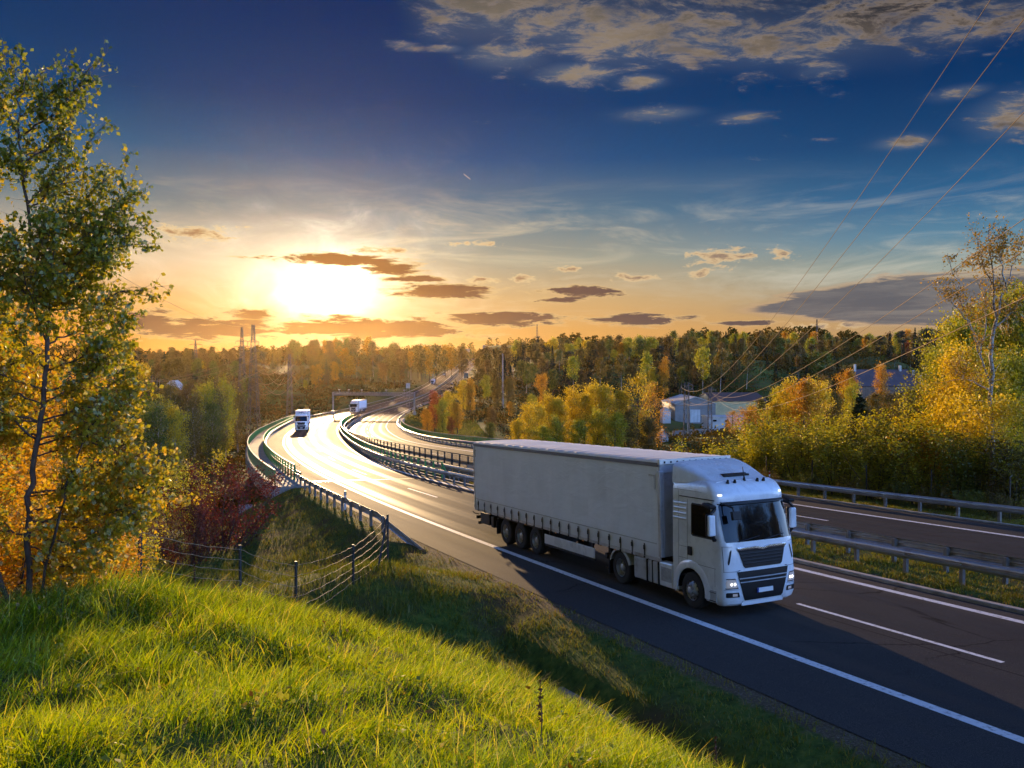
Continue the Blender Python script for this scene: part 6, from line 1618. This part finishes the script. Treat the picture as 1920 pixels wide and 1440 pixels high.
# ---- far woods that read as one mass
def far_wood():
    g = np.random.default_rng(5); n = 4600
    P = []
    while len(P) < n:
        x, y = g.uniform(-1300, 1300), 700 + 1800 * g.random() ** 1.7
        if abs(x / y) > .75: continue
        if -110 < x < -10 and y < 1500: continue
        if abs(x / y) < .02 and y < 1000: continue
        P.append((x, y))
    P = np.array(P); z = ground_h(P[:, 0], P[:, 1]); h = g.uniform(9, 17, n)
    k = 70; a = g.uniform(0, 6.28, (n, k)); t = g.random((n, k)); r = np.sqrt(g.random((n, k))) * (.5 + 5.2 * np.sin(PI * np.clip(t * .9 + .08, 0, 1)) ** .8)
    pos = np.stack([P[:, None, 0] + np.cos(a) * r, P[:, None, 1] + np.sin(a) * r, z[:, None] + h[:, None] * (.12 + .88 * t)], -1).reshape(-1, 3)
    me = leaf_mesh('far_wood', pos, 2.6, .5 + np.repeat(g.uniform(-.4, .4, n), k) + g.normal(size=n * k) * .1, g)
    m = leaf_mat('far_wood_leaves', [(.020, .028, .010), (.050, .055, .014), (.105, .080, .02), (.16, .10, .022)], .4, rand=0, gloss=0)
    o = link('far_wood', me, None, m); o['kind'] = 'stuff'; o['label'] = 'distant autumn woods on the hills at the horizon'; o['category'] = 'woods'
far_wood()
def undergrowth():
    """brambles and low scrub that fill the valley floor under the trees"""
    g = np.random.default_rng(15); n = 5200
    D = np.exp(g.uniform(math.log(70), math.log(560), n)); k = g.uniform(-.55, .62, n); x = k * D
    cl = 1 / np.sqrt(1 + slope('ow', D) ** 2); d = (cx('ow', D) - x) * cl; e = (x - cx('rr', D)) * cl
    ok = (d > 7) | (e > 4); ok &= ~((x > 30) & (x < 80) & (D > 212) & (D < 285)) & ~((e > 0) & (e < 26) & (D > 150) & (D < 240))
    x, D = x[ok], D[ok]; n = len(x); z = ground_h(x, D); s = .35 + D / 260
    kk = 42; off = g.normal(size=(n, kk, 3)) * np.array([1.6, 1.6, .55]) * s[:, None, None]; off[..., 2] = np.abs(off[..., 2])
    pos = (np.stack([x, D, z], 1)[:, None] + off).reshape(-1, 3)
    me = leaf_mesh('scrub', pos, np.repeat(.16 + D * .0021, kk), .5 + np.repeat(g.uniform(-.35, .35, n), kk) + g.normal(size=n * kk) * .12, g)
    m = leaf_mat('scrub_leaves', [(.030, .035, .010), (.065, .060, .014), (.11, .075, .02), (.15, .09, .022)], .4, rand=0, gloss=0)
    o = link('undergrowth', me, None, m); o['kind'] = 'stuff'; o['label'] = 'low brown and green scrub covering the valley floor'; o['category'] = 'scrub'
undergrowth()

# ---- the birch at the left edge
def left_birch():
    g = np.random.default_rng(21); D = 11.0
    def at(u, v, dy=0.0): return np.array([px(u, D + dy), D + dy, pz(v, D + dy)])
    def dens(P, k=4, j=.015):
        P = np.array(P); t = np.linspace(0, len(P) - 1, (len(P) - 1) * k + 1); i = np.arange(len(P))
        Q = np.stack([np.interp(t, i, P[:, c]) for c in range(3)], 1); Q[1:-1] = .25 * Q[:-2] + .5 * Q[1:-1] + .25 * Q[2:]; Q[1:-1] += g.normal(size=(len(Q) - 2, 3)) * j; return Q
    b = at(46, 1060); b[2] = gh(b[0], b[1]) - .15
    T = dens([b, at(50, 960), at(62, 860), at(78, 760), at(92, 650), at(84, 540, .1), at(60, 430, .2), at(46, 330, .2), at(40, 250, .2), at(44, 190, .2), at(58, 135, .2)])
    lines = [(T, np.interp(np.linspace(0, 1, len(T)), [0, .45, 1], [.042, .028, .005]))]
    T2 = dens([b + np.array([-.3, .2, 0]), at(-60, 900, .4), at(-110, 700, .6), at(-130, 480, .6), at(-120, 300, .5), at(-100, 170, .4)]); lines.append((T2, np.linspace(.040, .005, len(T2))))
    T3 = dens([b + np.array([.15, -.1, 0]), at(110, 960, -.5), at(140, 860, -.6), at(190, 760, -.7)]); lines.append((T3, np.linspace(.022, .006, len(T3))))
    leaves = []
    def twigs(B, r, m, lo, amt):
        L = np.linalg.norm(B[-1] - B[0])
        for j in range(m):
            f = lo + (1 - lo) * (j + g.random()) / m; k = min(len(B) - 2, int(f * (len(B) - 1))); q = B[k] + (B[k + 1] - B[k]) * g.random()
            d = unit((B[k + 1] - B[k])[None])[0] + g.normal(size=3) * .55; d[2] -= .05
            tl = g.uniform(.18, .5) * (1.15 - .5 * f) * min(1.3, .5 + L * .4)
            S = curve_pts(q, d / np.linalg.norm(d), tl, 5, g, .6, -.30); lines.append((S, r * .4 * np.linspace(1, .35, len(S))))
            n = int(max(4, amt * tl * g.uniform(.5, 1.5))); ff = g.uniform(.1, 1.05, n) * (len(S) - 1); kk = np.clip(ff.astype(int), 0, len(S) - 2)
            P = S[kk] + (S[kk + 1] - S[kk]) * (ff - kk)[:, None] + g.normal(size=(n, 3)) * .026; P[:, 2] -= g.uniform(.01, .06, n); leaves.append(P)
    def limb(p, q, amt, sag=.1):
        m = (p + q) / 2 + np.array([0, 0, -sag * np.linalg.norm(q - p)]); B = dens([p, m, q], 6, .012); L = np.linalg.norm(q - p)
        lines.append((B, (.007 + .006 * L) * np.linspace(1, .15, len(B)))); twigs(B, .007, int(8 + 15 * L), .12, amt)
        for j in range(int(2 + 3.2 * L)):
            k = g.integers(3, len(B) - 1); d = unit((B[k + 1] - B[k])[None])[0] + g.normal(size=3) * .45; d[2] += .1
            S = curve_pts(B[k], d / np.linalg.norm(d), L * g.uniform(.25, .5), 6, g, .4, .05); lines.append((S, .006 * np.linspace(1, .3, len(S)))); twigs(S, .006, int(4 + 9 * L * .4), .1, amt)
    tu = lambda v: float(np.interp(v, [135, 190, 300, 430, 540, 650, 760, 860, 960, 1060], [58, 44, 44, 60, 84, 92, 78, 62, 50, 46]))
    tips = [(172, 132), (120, 150), (150, 205), (176, 270), (130, 300), (252, 348), (235, 372), (214, 425), (186, 470), (182, 505), (206, 560), (226, 602), (235, 640), (250, 690), (266, 722), (236, 752), (215, 790), (272, 846), (306, 880), (292, 922), (262, 955), (222, 990), (200, 1030), (180, 1060), (140, 1070)]
    for i, (u, v) in enumerate(tips):
        rise = float(np.interp(v, [130, 400, 700, 900, 1060], [1.15, .85, .65, .30, -.1]))
        v0 = v + rise * (u - tu(v)) * .95; v0 = min(v0, 1040); dy = g.uniform(-.9, .9)
        limb(at(tu(v0), v0, .05), at(u, v, dy), float(np.interp(v, [150, 500, 800], [22, 34, 46])))
    for i in range(66):                                              # limbs inside the crown and to the hidden side
        v0 = g.uniform(260, 1010); az = i * 2.4; t_ = float(np.interp(v0, [120, 500, 900], [.9, 1.5, 2.0])) * g.uniform(.55, 1.0); e = float(np.interp(v0, [100, 900], [.95, .45])) + g.uniform(-.35, .35)
        p = at(tu(v0), v0, .05) if i % 2 else T2[int(len(T2) * g.uniform(.2, .95))]
        limb(p, p + (t_ if i % 2 else min(t_, 1.3)) * np.array([math.cos(az) * math.cos(e), math.sin(az) * math.cos(e) * .9, math.sin(e)]), float(np.interp(v0, [150, 500, 800], [20, 30, 42])))
    for u, v in ((192, 745), (160, 800), (225, 800)): limb(T3[-4], at(u, v, -.6), 40)
    P = np.concatenate(leaves); n = len(P); hh = P[:, 2] - b[2]
    keep = P[:, 1] > 8.2; P = P[keep]; hh = hh[keep]; n = len(P)
    tint = .86 - .075 * hh - .05 * np.clip(P[:, 0] - b[0], -1, 2) + .15 * wob(P[:, 0] * 3, P[:, 2] * 3, 1.0) + g.normal(size=n) * .18
    me = leaf_mesh('crown', P, .062, tint, g, .80, .9)
    r = empty('birch_tree', tuple(b)); tag(r, 'tall airy birch with green and golden leaves reaching in from the left edge', 'tree')
    tm = tubes_mesh('trunk', lines, 5)
    o = link('trunk', tm, r, mat('dark_birch_bark', (.085, .060, .045), .85, var=.5, scale=9)); o.location = -Vector(b)
    o = link('crown', me, r, F_BIRCH); o.location = -Vector(b)
    print('birch leaves', n)
left_birch()
# other stems and bushes near it
for k_, u, D, h, m, s_ in ((0, -5, 12.6, 2.4, F_GOLD, 'golden sapling thicket at the left foot of the birch'), (3, 95, 12.9, 2.0, F_YEL, 'yellow sapling thicket right behind the birch trunk'), (2, 185, 13.4, 1.5, F_GOLD, 'small golden sapling at the right foot of the birch')):
    plant(('shrub', k_), m, px(u, D), D, h, s_, wide=1.3)
for u, D, h in ((25, 10.4, .62), (120, 10.2, .50), (190, 10.6, .38)):
    plant(('bush', 0), F_GRN, px(u, D), D, h, 'low dark leafy clump on the mound under the left birch', 'clumps under the left birch', wide=1.3)
for i, (x, y, h, kd, m, s) in enumerate(((px(-40, 19), 19, 8.0, ('near', 0), F_GOLD, 'golden tree behind the left birch'), (px(60, 24), 24, 7.0, ('near', 1), F_GOLD, 'second golden tree in the shade behind the left birch'), (px(95, 30), 30, 4.2, ('near', 2), F_YEL, 'small yellow tree right behind the left birch'), (px(-150, 14), 14, 6.5, ('near', 3), F_YG, 'tree cut by the left edge behind the birch'))):
    plant(kd, m, x, y, h, s)
plantp(('shrub', 1), F_YG, 240, 27, 1000, 'small yellow green shrub behind the first fence post', wide=.75)
plantp(('shrub', 2), F_YG, 340, 56, 862, 'airy yellow green shrub between birch and red bush', wide=1.0)
plantp(('bush', 1), F_RED, 408, 43, 872, 'round dark red bush on the slope left of the bridge', wide=.86)
plantp(('bush', 0), F_RED, 345, 40, 940, 'lower dark red bush in the shade of the round one', wide=.62)
for u, D, v, m in ((200, 34, 960, F_BRN), (120, 33, 960, F_OLV)):
    plantp(('bush', 0), m, u, D, v, 'brown undergrowth bush in the hollow behind the wire fence', 'undergrowth behind the wire fence', wide=.9)

# ---- the tall half bare birch at the right
def right_birch():
    g = np.random.default_rng(33); D = 43.5; b = np.array([px(1861, D), D, 0.0]); b[2] = gh(b[0], b[1]) - .2
    def at(u, v, dy=0.0): return np.array([px(u, D + dy), D + dy, pz(v, D + dy)])
    main = np.array([b, at(1860, 850), at(1858, 780), at(1857, 720), at(1860, 650), at(1866, 600, .2), at(1862, 540, .3), at(1857, 490, .2), at(1850, 436, .2)])
    forks = [[at(1857, 720), at(1838, 670), at(1822, 620), at(1800, 560), at(1782, 500), at(1775, 475)], [at(1866, 600, .2), at(1884, 540), at(1900, 490), at(1908, 462)], [at(1822, 620), at(1800, 585), at(1775, 555)], [at(1862, 545, .3), at(1840, 500, .5), at(1835, 450, .7)], [at(1862, 620), at(1895, 585), at(1915, 560)], [at(1857, 735), at(1825, 715), at(1790, 705)], [at(1838, 670, .4), at(1850, 600, 1.2), at(1842, 540, 1.6)], [at(1884, 540), at(1872, 490, -.6), at(1880, 455, -.8)]]
    def dens(P, k=4): 
        P = np.array(P); t = np.linspace(0, len(P) - 1, (len(P) - 1) * k + 1); Q = np.stack([np.interp(t, np.arange(len(P)), P[:, i]) for i in range(3)], 1); Q[1:-1] += g.normal(size=(len(Q) - 2, 3)) * .05; return Q
    lines = [(dens(main), np.interp(np.linspace(0, 1, 33), [0, .5, 1], [.125, .09, .016]))]; tips = []
    for F in forks:
        Q = dens(F); lines.append((Q, np.linspace(.050, .010, len(Q))))
        for j in range(16):
            k = g.integers(3, len(Q)); d = g.normal(size=3) * .7 + np.array([0, 0, .7]); S = curve_pts(Q[k], d / np.linalg.norm(d), g.uniform(.6, 1.5), 5, g, .5, .1); lines.append((S, .014 * np.linspace(1, .3, len(S)))); tips += list(S[1:])
            for _ in range(2):
                d2 = g.normal(size=3) + np.array([0, 0, -.1]); S2 = curve_pts(S[3], d2 / np.linalg.norm(d2), g.uniform(.4, .8), 4, g, .5, -.3); lines.append((S2, .007 * np.linspace(1, .4, len(S2)))); tips += list(S2[1:])
    M = lines[0][0]
    for j in range(24):
        k = g.integers(18, len(M)); d = g.normal(size=3) * .8 + np.array([0, 0, .8]); S = curve_pts(M[k], d / np.linalg.norm(d), g.uniform(.6, 1.6), 5, g, .5, .1); lines.append((S, .014 * np.linspace(1, .3, len(S)))); tips += list(S[1:])
    tips = np.array(tips); n = 5200; i = g.integers(0, len(tips), n); P = tips[i] + g.normal(size=(n, 3)) * .12
    low = []
    for j in range(26):                                              # leafy lower boughs
        k = g.integers(3, 14); az = j * 2.4; d = np.array([math.cos(az), math.sin(az), g.uniform(.1, .7)]); S = curve_pts(M[k], d / np.linalg.norm(d), g.uniform(1.2, 2.8), 7, g, .5, -.1); lines.append((S, .018 * np.linspace(1, .2, len(S)))); low += list(S[2:])
    low = np.array(low); n2 = 6500; i2 = g.integers(0, len(low), n2); P2 = low[i2] + g.normal(size=(n2, 3)) * np.array([.26, .26, .22])
    r = empty('birch_tree', tuple(b)); tag(r, 'tall half bare birch with white trunk rising into the cloud bank on the right', 'tree')
    o = link('trunk', tubes_mesh('trunk', lines, 7), r, M_BIRCH); o.location = -Vector(b)
    o = link('crown', leaf_mesh('crown', P, .115, .5 + g.normal(size=n) * .25, g, .7), r, leaf_mat('thin_birch_leaves', [(.12, .10, .012), (.30, .21, .016), (.48, .31, .02)], .55)); o.location = -Vector(b)
    o = link('crown', leaf_mesh('crown', P2, .125, .5 + .2 * wob(P2[:, 0] * 2, P2[:, 2] * 2, 1.0) + g.normal(size=n2) * .2, g, .7), r, F_YEL); o.location = -Vector(b)
right_birch()

# ------------------------------------------------------------------ grass
def blades(name, x, y, h, w, lean, tint, m, lab, segs=3, wind=(0.10, 0.0), loose=1.25):
    g = np.random.default_rng(len(x)); n = len(x); z = ground_h(x, y) - .01
    az = g.uniform(0, 2 * PI, n); fx, fy = np.cos(az), np.sin(az)
    la = 2.6 * wob(x, y, 1.7, 7.0) + 1.6 * wob(x, y, 4.9, 3.0) + g.normal(size=n) * loose; lx, ly = np.cos(la) * lean + wind[0], np.sin(la) * lean + wind[1]
    V = np.zeros((n, 2 * (segs + 1), 3)); 
    for s in range(segs + 1):
        t = s / segs; ww = w * (1 - t) ** .7 * .5 + w * .04; bend = t ** 1.8
        cxp = x + lx * h * bend; cyp = y + ly * h * bend; cz = z + h * (t - .28 * np.minimum(1.6, lean ** 2 + .02) * bend)
        V[:, 2 * s] = np.stack([cxp - fx * ww, cyp - fy * ww, cz], 1); V[:, 2 * s + 1] = np.stack([cxp + fx * ww, cyp + fy * ww, cz], 1)
    k = 2 * (segs + 1); base = (np.arange(n) * k)[:, None]
    F = np.concatenate([base + np.array([2 * s, 2 * s + 1, 2 * s + 3, 2 * s + 2]) for s in range(segs)], 1).reshape(-1, 4)
    me = np_mesh(name, V.reshape(-1, 3), F); face_attr(me, 'tint', np.repeat(np.clip(tint, 0, 1), segs))
    o = link(name, me, None, m); o['kind'] = 'stuff'; o['label'] = lab; o['category'] = 'grass'; return o
G_LONG = leaf_mat('long_grass', [(.055, .11, .004), (.18, .29, .005), (.40, .50, .008), (.58, .58, .014), (.66, .54, .12)], .62, tcol=(1.0, .95, .14), rand=0, gloss=.025)
G_SHORT = leaf_mat('short_grass', [(.035, .060, .006), (.10, .145, .010), (.22, .24, .014), (.20, .14, .024), (.22, .145, .045)], .5, tcol=(1.0, .9, .3), rand=0, gloss=.03)
def fg_grass():
    g = np.random.default_rng(3); X = []; Y = []
    for D0, D1, dens in ((1.3, 3, 1700), (3, 5, 1900), (5, 8, 1500), (8, 12, 950), (12, 19, 450)):
        n = int((.80 * (D1 ** 2 - D0 ** 2) + 2 * (D1 - D0)) * dens)
        D = np.sqrt(g.uniform(D0 ** 2, D1 ** 2, n)); x = g.uniform(-1, 1, n) * (.76 * D + .8); X.append(x); Y.append(D)
    x = np.concatenate(X); y = np.concatenate(Y)
    cl = 1 / np.sqrt(1 + slope('ow', y) ** 2); d = (cx('ow', y) - x) * cl - 2.2
    cn = wob(x, y, 2.6, 4.0) + .7 * wob(x, y, 6.1, 1.0)              # tufts and thin places
    keep = (d > 3.1) & (g.random(len(x)) < np.clip(.72 + .38 * cn, .12, 1)); x, y, cn = x[keep], y[keep], cn[keep]; n = len(x)
    dd = np.hypot(x, y); tall = np.exp(-((x + 4.6) ** 2 + (y - 9.6) ** 2) / 2.6)
    h = (.075 + .068 * np.clip(cn + .35, 0, 1.8)) * g.uniform(.4, 1.7, n) * (1 + .9 * tall) * np.interp(dd, [0, 5, 12], [.95, 1.05, 1.25])
    w = .0036 + .00055 * dd + .0030 * g.random(n) ** 2
    tint = .44 + .13 * wob(x, y, 1.1, 6.0) + g.normal(size=n) * .15 - .22 * tall + .10 * wob(x, y, 5.0, 9.0)
    straw = g.random(n) < .055; tint[straw] = .97; h[straw] *= 1.25
    blades('grass', x, y, h, w, g.uniform(.25, 1.25, n), tint, G_LONG, 'bright long grass covering the bank in front of us')
fg_grass()
def verge_grass():
    g = np.random.default_rng(4); X = []; Y = []
    def strip(c, side, d0, d1, y0, y1, dens):
        n = int((y1 - y0) * 1.12 * (d1 - d0) * dens); y = y0 + (y1 - y0) * g.random(n); d = g.uniform(d0, d1, n)
        s = slope(c, y); L = np.sqrt(1 + s * s); X.append(cx(c, y) + side * d / L); Y.append(y - side * d * s / L)
    strip('ow', -1, 2.28, 8, 8, 30, 330); strip('ow', -1, 2.28, 15, 30, 62, 110); strip('ow', -1, 8, 22, 14, 34, 150); strip('ow', -1, 8, 22, 34, 60, 60)
    strip('iw', 1, 1.0, 5.1, 6, 62, 480); strip('rr', 1, .62, 6.5, 14, 64, 360); strip('rr', 1, 2.0, 22, 190, 262, 14)
    x = np.concatenate(X); y = np.concatenate(Y); cl = 1 / np.sqrt(1 + slope('ow', y) ** 2); d = (cx('ow', y) - x) * cl - 2.2
    cn = wob(x, y, 1.5, 3.0) + .6 * wob(x, y, 3.7, 5.0); chan = (d > 2.0) & (d < 3.0) & (y < 21)
    p = np.clip(.62 + .5 * cn, .10, 1) * np.where((d > 0) & (d < .9) & (y < 60), .40 + .5 * d.clip(0, 1), 1) * np.where(chan, .22, 1)
    k = g.random(len(x)) < p; x, y, cn, d = x[k], y[k], cn[k], d[k]; n = len(x); dd = np.hypot(x, y)
    h = (.075 + .055 * np.clip(cn + .3, 0, 1.5)) * g.uniform(.5, 1.5, n) * np.interp(dd, [0, 60, 200], [1, 1.25, 4]) * np.where((d > 2.9) & (y < 40), 1.9, 1); w = (.007 + .00042 * dd) * g.uniform(.7, 1.3, n)
    tint = .40 + .16 * wob(x, y, .8, 2.0) + g.normal(size=n) * .16 + .12 * (d < 0) + .20 * np.exp(-((d - .6) / .7) ** 2) * (y < 60)  # tint raised on median and right verge: sunlight put into the blade colour
    blades('verge_grass', x, y, h, w, g.uniform(.2, 1.0, n), tint, G_SHORT, 'short patchy grass on verges, median and slopes beside the motorway', 2, (0, 0), 6.0)
verge_grass()
def weeds():
    g = np.random.default_rng(41); n = 900; D = np.sqrt(g.uniform(4, 150, n)); x = g.uniform(-1, 1, n) * (.70 * D + .5)
    cl = 1 / np.sqrt(1 + slope('ow', D) ** 2); d = (cx('ow', D) - x) * cl - 2.2; ok = (d > 3.2) & (wob(x, D, 1.3, 11.0) > -.1); x, D = x[ok], D[ok]; n = len(x); k = 11
    a = g.uniform(0, 6.28, (n, k)); rr = g.uniform(.02, .10, (n, k)); z = ground_h(x, D)
    P = np.stack([x[:, None] + np.cos(a) * rr, D[:, None] + np.sin(a) * rr, z[:, None] + g.uniform(.03, .15, (n, k))], -1).reshape(-1, 3)
    me = leaf_mesh('weeds', P, np.repeat(g.uniform(.018, .042, n), k), .4 + np.repeat(g.uniform(-.3, .4, n), k) + g.normal(size=n * k) * .12, g, .7)
    o = link('weeds', me, None, leaf_mat('weed_leaves', [(.05, .10, .008), (.13, .20, .012), (.30, .34, .02), (.40, .30, .04)], .5, rand=0, gloss=.03)); o['kind'] = 'stuff'; o['label'] = 'small broad leafed weeds among the long grass'; o['category'] = 'weeds'
weeds()
def fallen():
    g = np.random.default_rng(8); n = 110; D = np.sqrt(g.uniform(9, 170, n)); x = g.uniform(-1, 1, n) * .66 * D
    cl = 1 / np.sqrt(1 + slope('ow', D) ** 2); d = (cx('ow', D) - x) * cl - 2.2; ok = d > 3.2; x, D = x[ok], D[ok]
    P = np.stack([x, D, ground_h(x, D) + g.uniform(.05, .14, len(x))], 1)
    me = leaf_mesh('fallen_leaves', P, .055, g.random(len(x)), g, .8); o = link('fallen_leaves', me, None, leaf_mat('dead_leaves', [(.09, .045, .015), (.20, .10, .02), (.30, .17, .03)], .3, rand=0)); o['kind'] = 'stuff'; o['label'] = 'scattered dead brown and yellow leaves lying in the long grass'; o['category'] = 'leaves'
fallen()
# dry dock stalks in the foreground
def stalk(u, D, h, lab):
    g = np.random.default_rng(int(u)); x = px(u, D); z = gh(x, D); r = empty('dry_stalk', (x, D, z)); tag(r, lab, 'plant')
    mb = MB(); mb.tube([(0, 0, -.05), (.01, 0, h * .5), (.0, .01, h)], [.004, .0035, .002], 5); mb.build('stem', M_BARK, r)
    n = 260; t = g.uniform(.5, 1.0, n); P = np.stack([g.normal(size=n) * .010 * (1.3 - t), g.normal(size=n) * .010 * (1.3 - t), t * h], 1); P[:, 2] += .012 * np.sin(t * 60)
    link('seed_head', leaf_mesh('seed_head', P, .014, g.random(n), g), r, leaf_mat('dry_seeds', [(.05, .025, .012), (.12, .06, .025)], .2, rand=0))
stalk(1013, 4.9, .46, 'dark dry dock stalk standing in the grass at the bottom centre')
stalk(1345, 6.6, .42, 'pale dry stalk at the bottom edge beside the ditch')
stalk(362, 10.5, .50, 'dry flower stalk on the crest below the wire fence')

# ------------------------------------------------------------------ the air
def haze():
    m = bpy.data.materials.new('haze'); m.use_nodes = True; m.node_tree.nodes.clear(); N = NT(m.node_tree)
    out = N.node('ShaderNodeOutputMaterial'); v = N.node('ShaderNodeVolumePrincipled')
    v.inputs['Color'].default_value = (.95, .66, .28, 1); v.inputs['Density'].default_value = HAZE; v.inputs['Anisotropy'].default_value = .84
    N.l.new(v.outputs[0], out.inputs['Volume'])
    mb = MB(); mb.box((0, 0, 8.0), (5400, 5400, 100)); o = mb.build('haze', m); o['kind'] = 'stuff'; o['label'] = 'thin golden evening haze over the valley'; o['category'] = 'haze'
HAZE = 0.00002
haze()
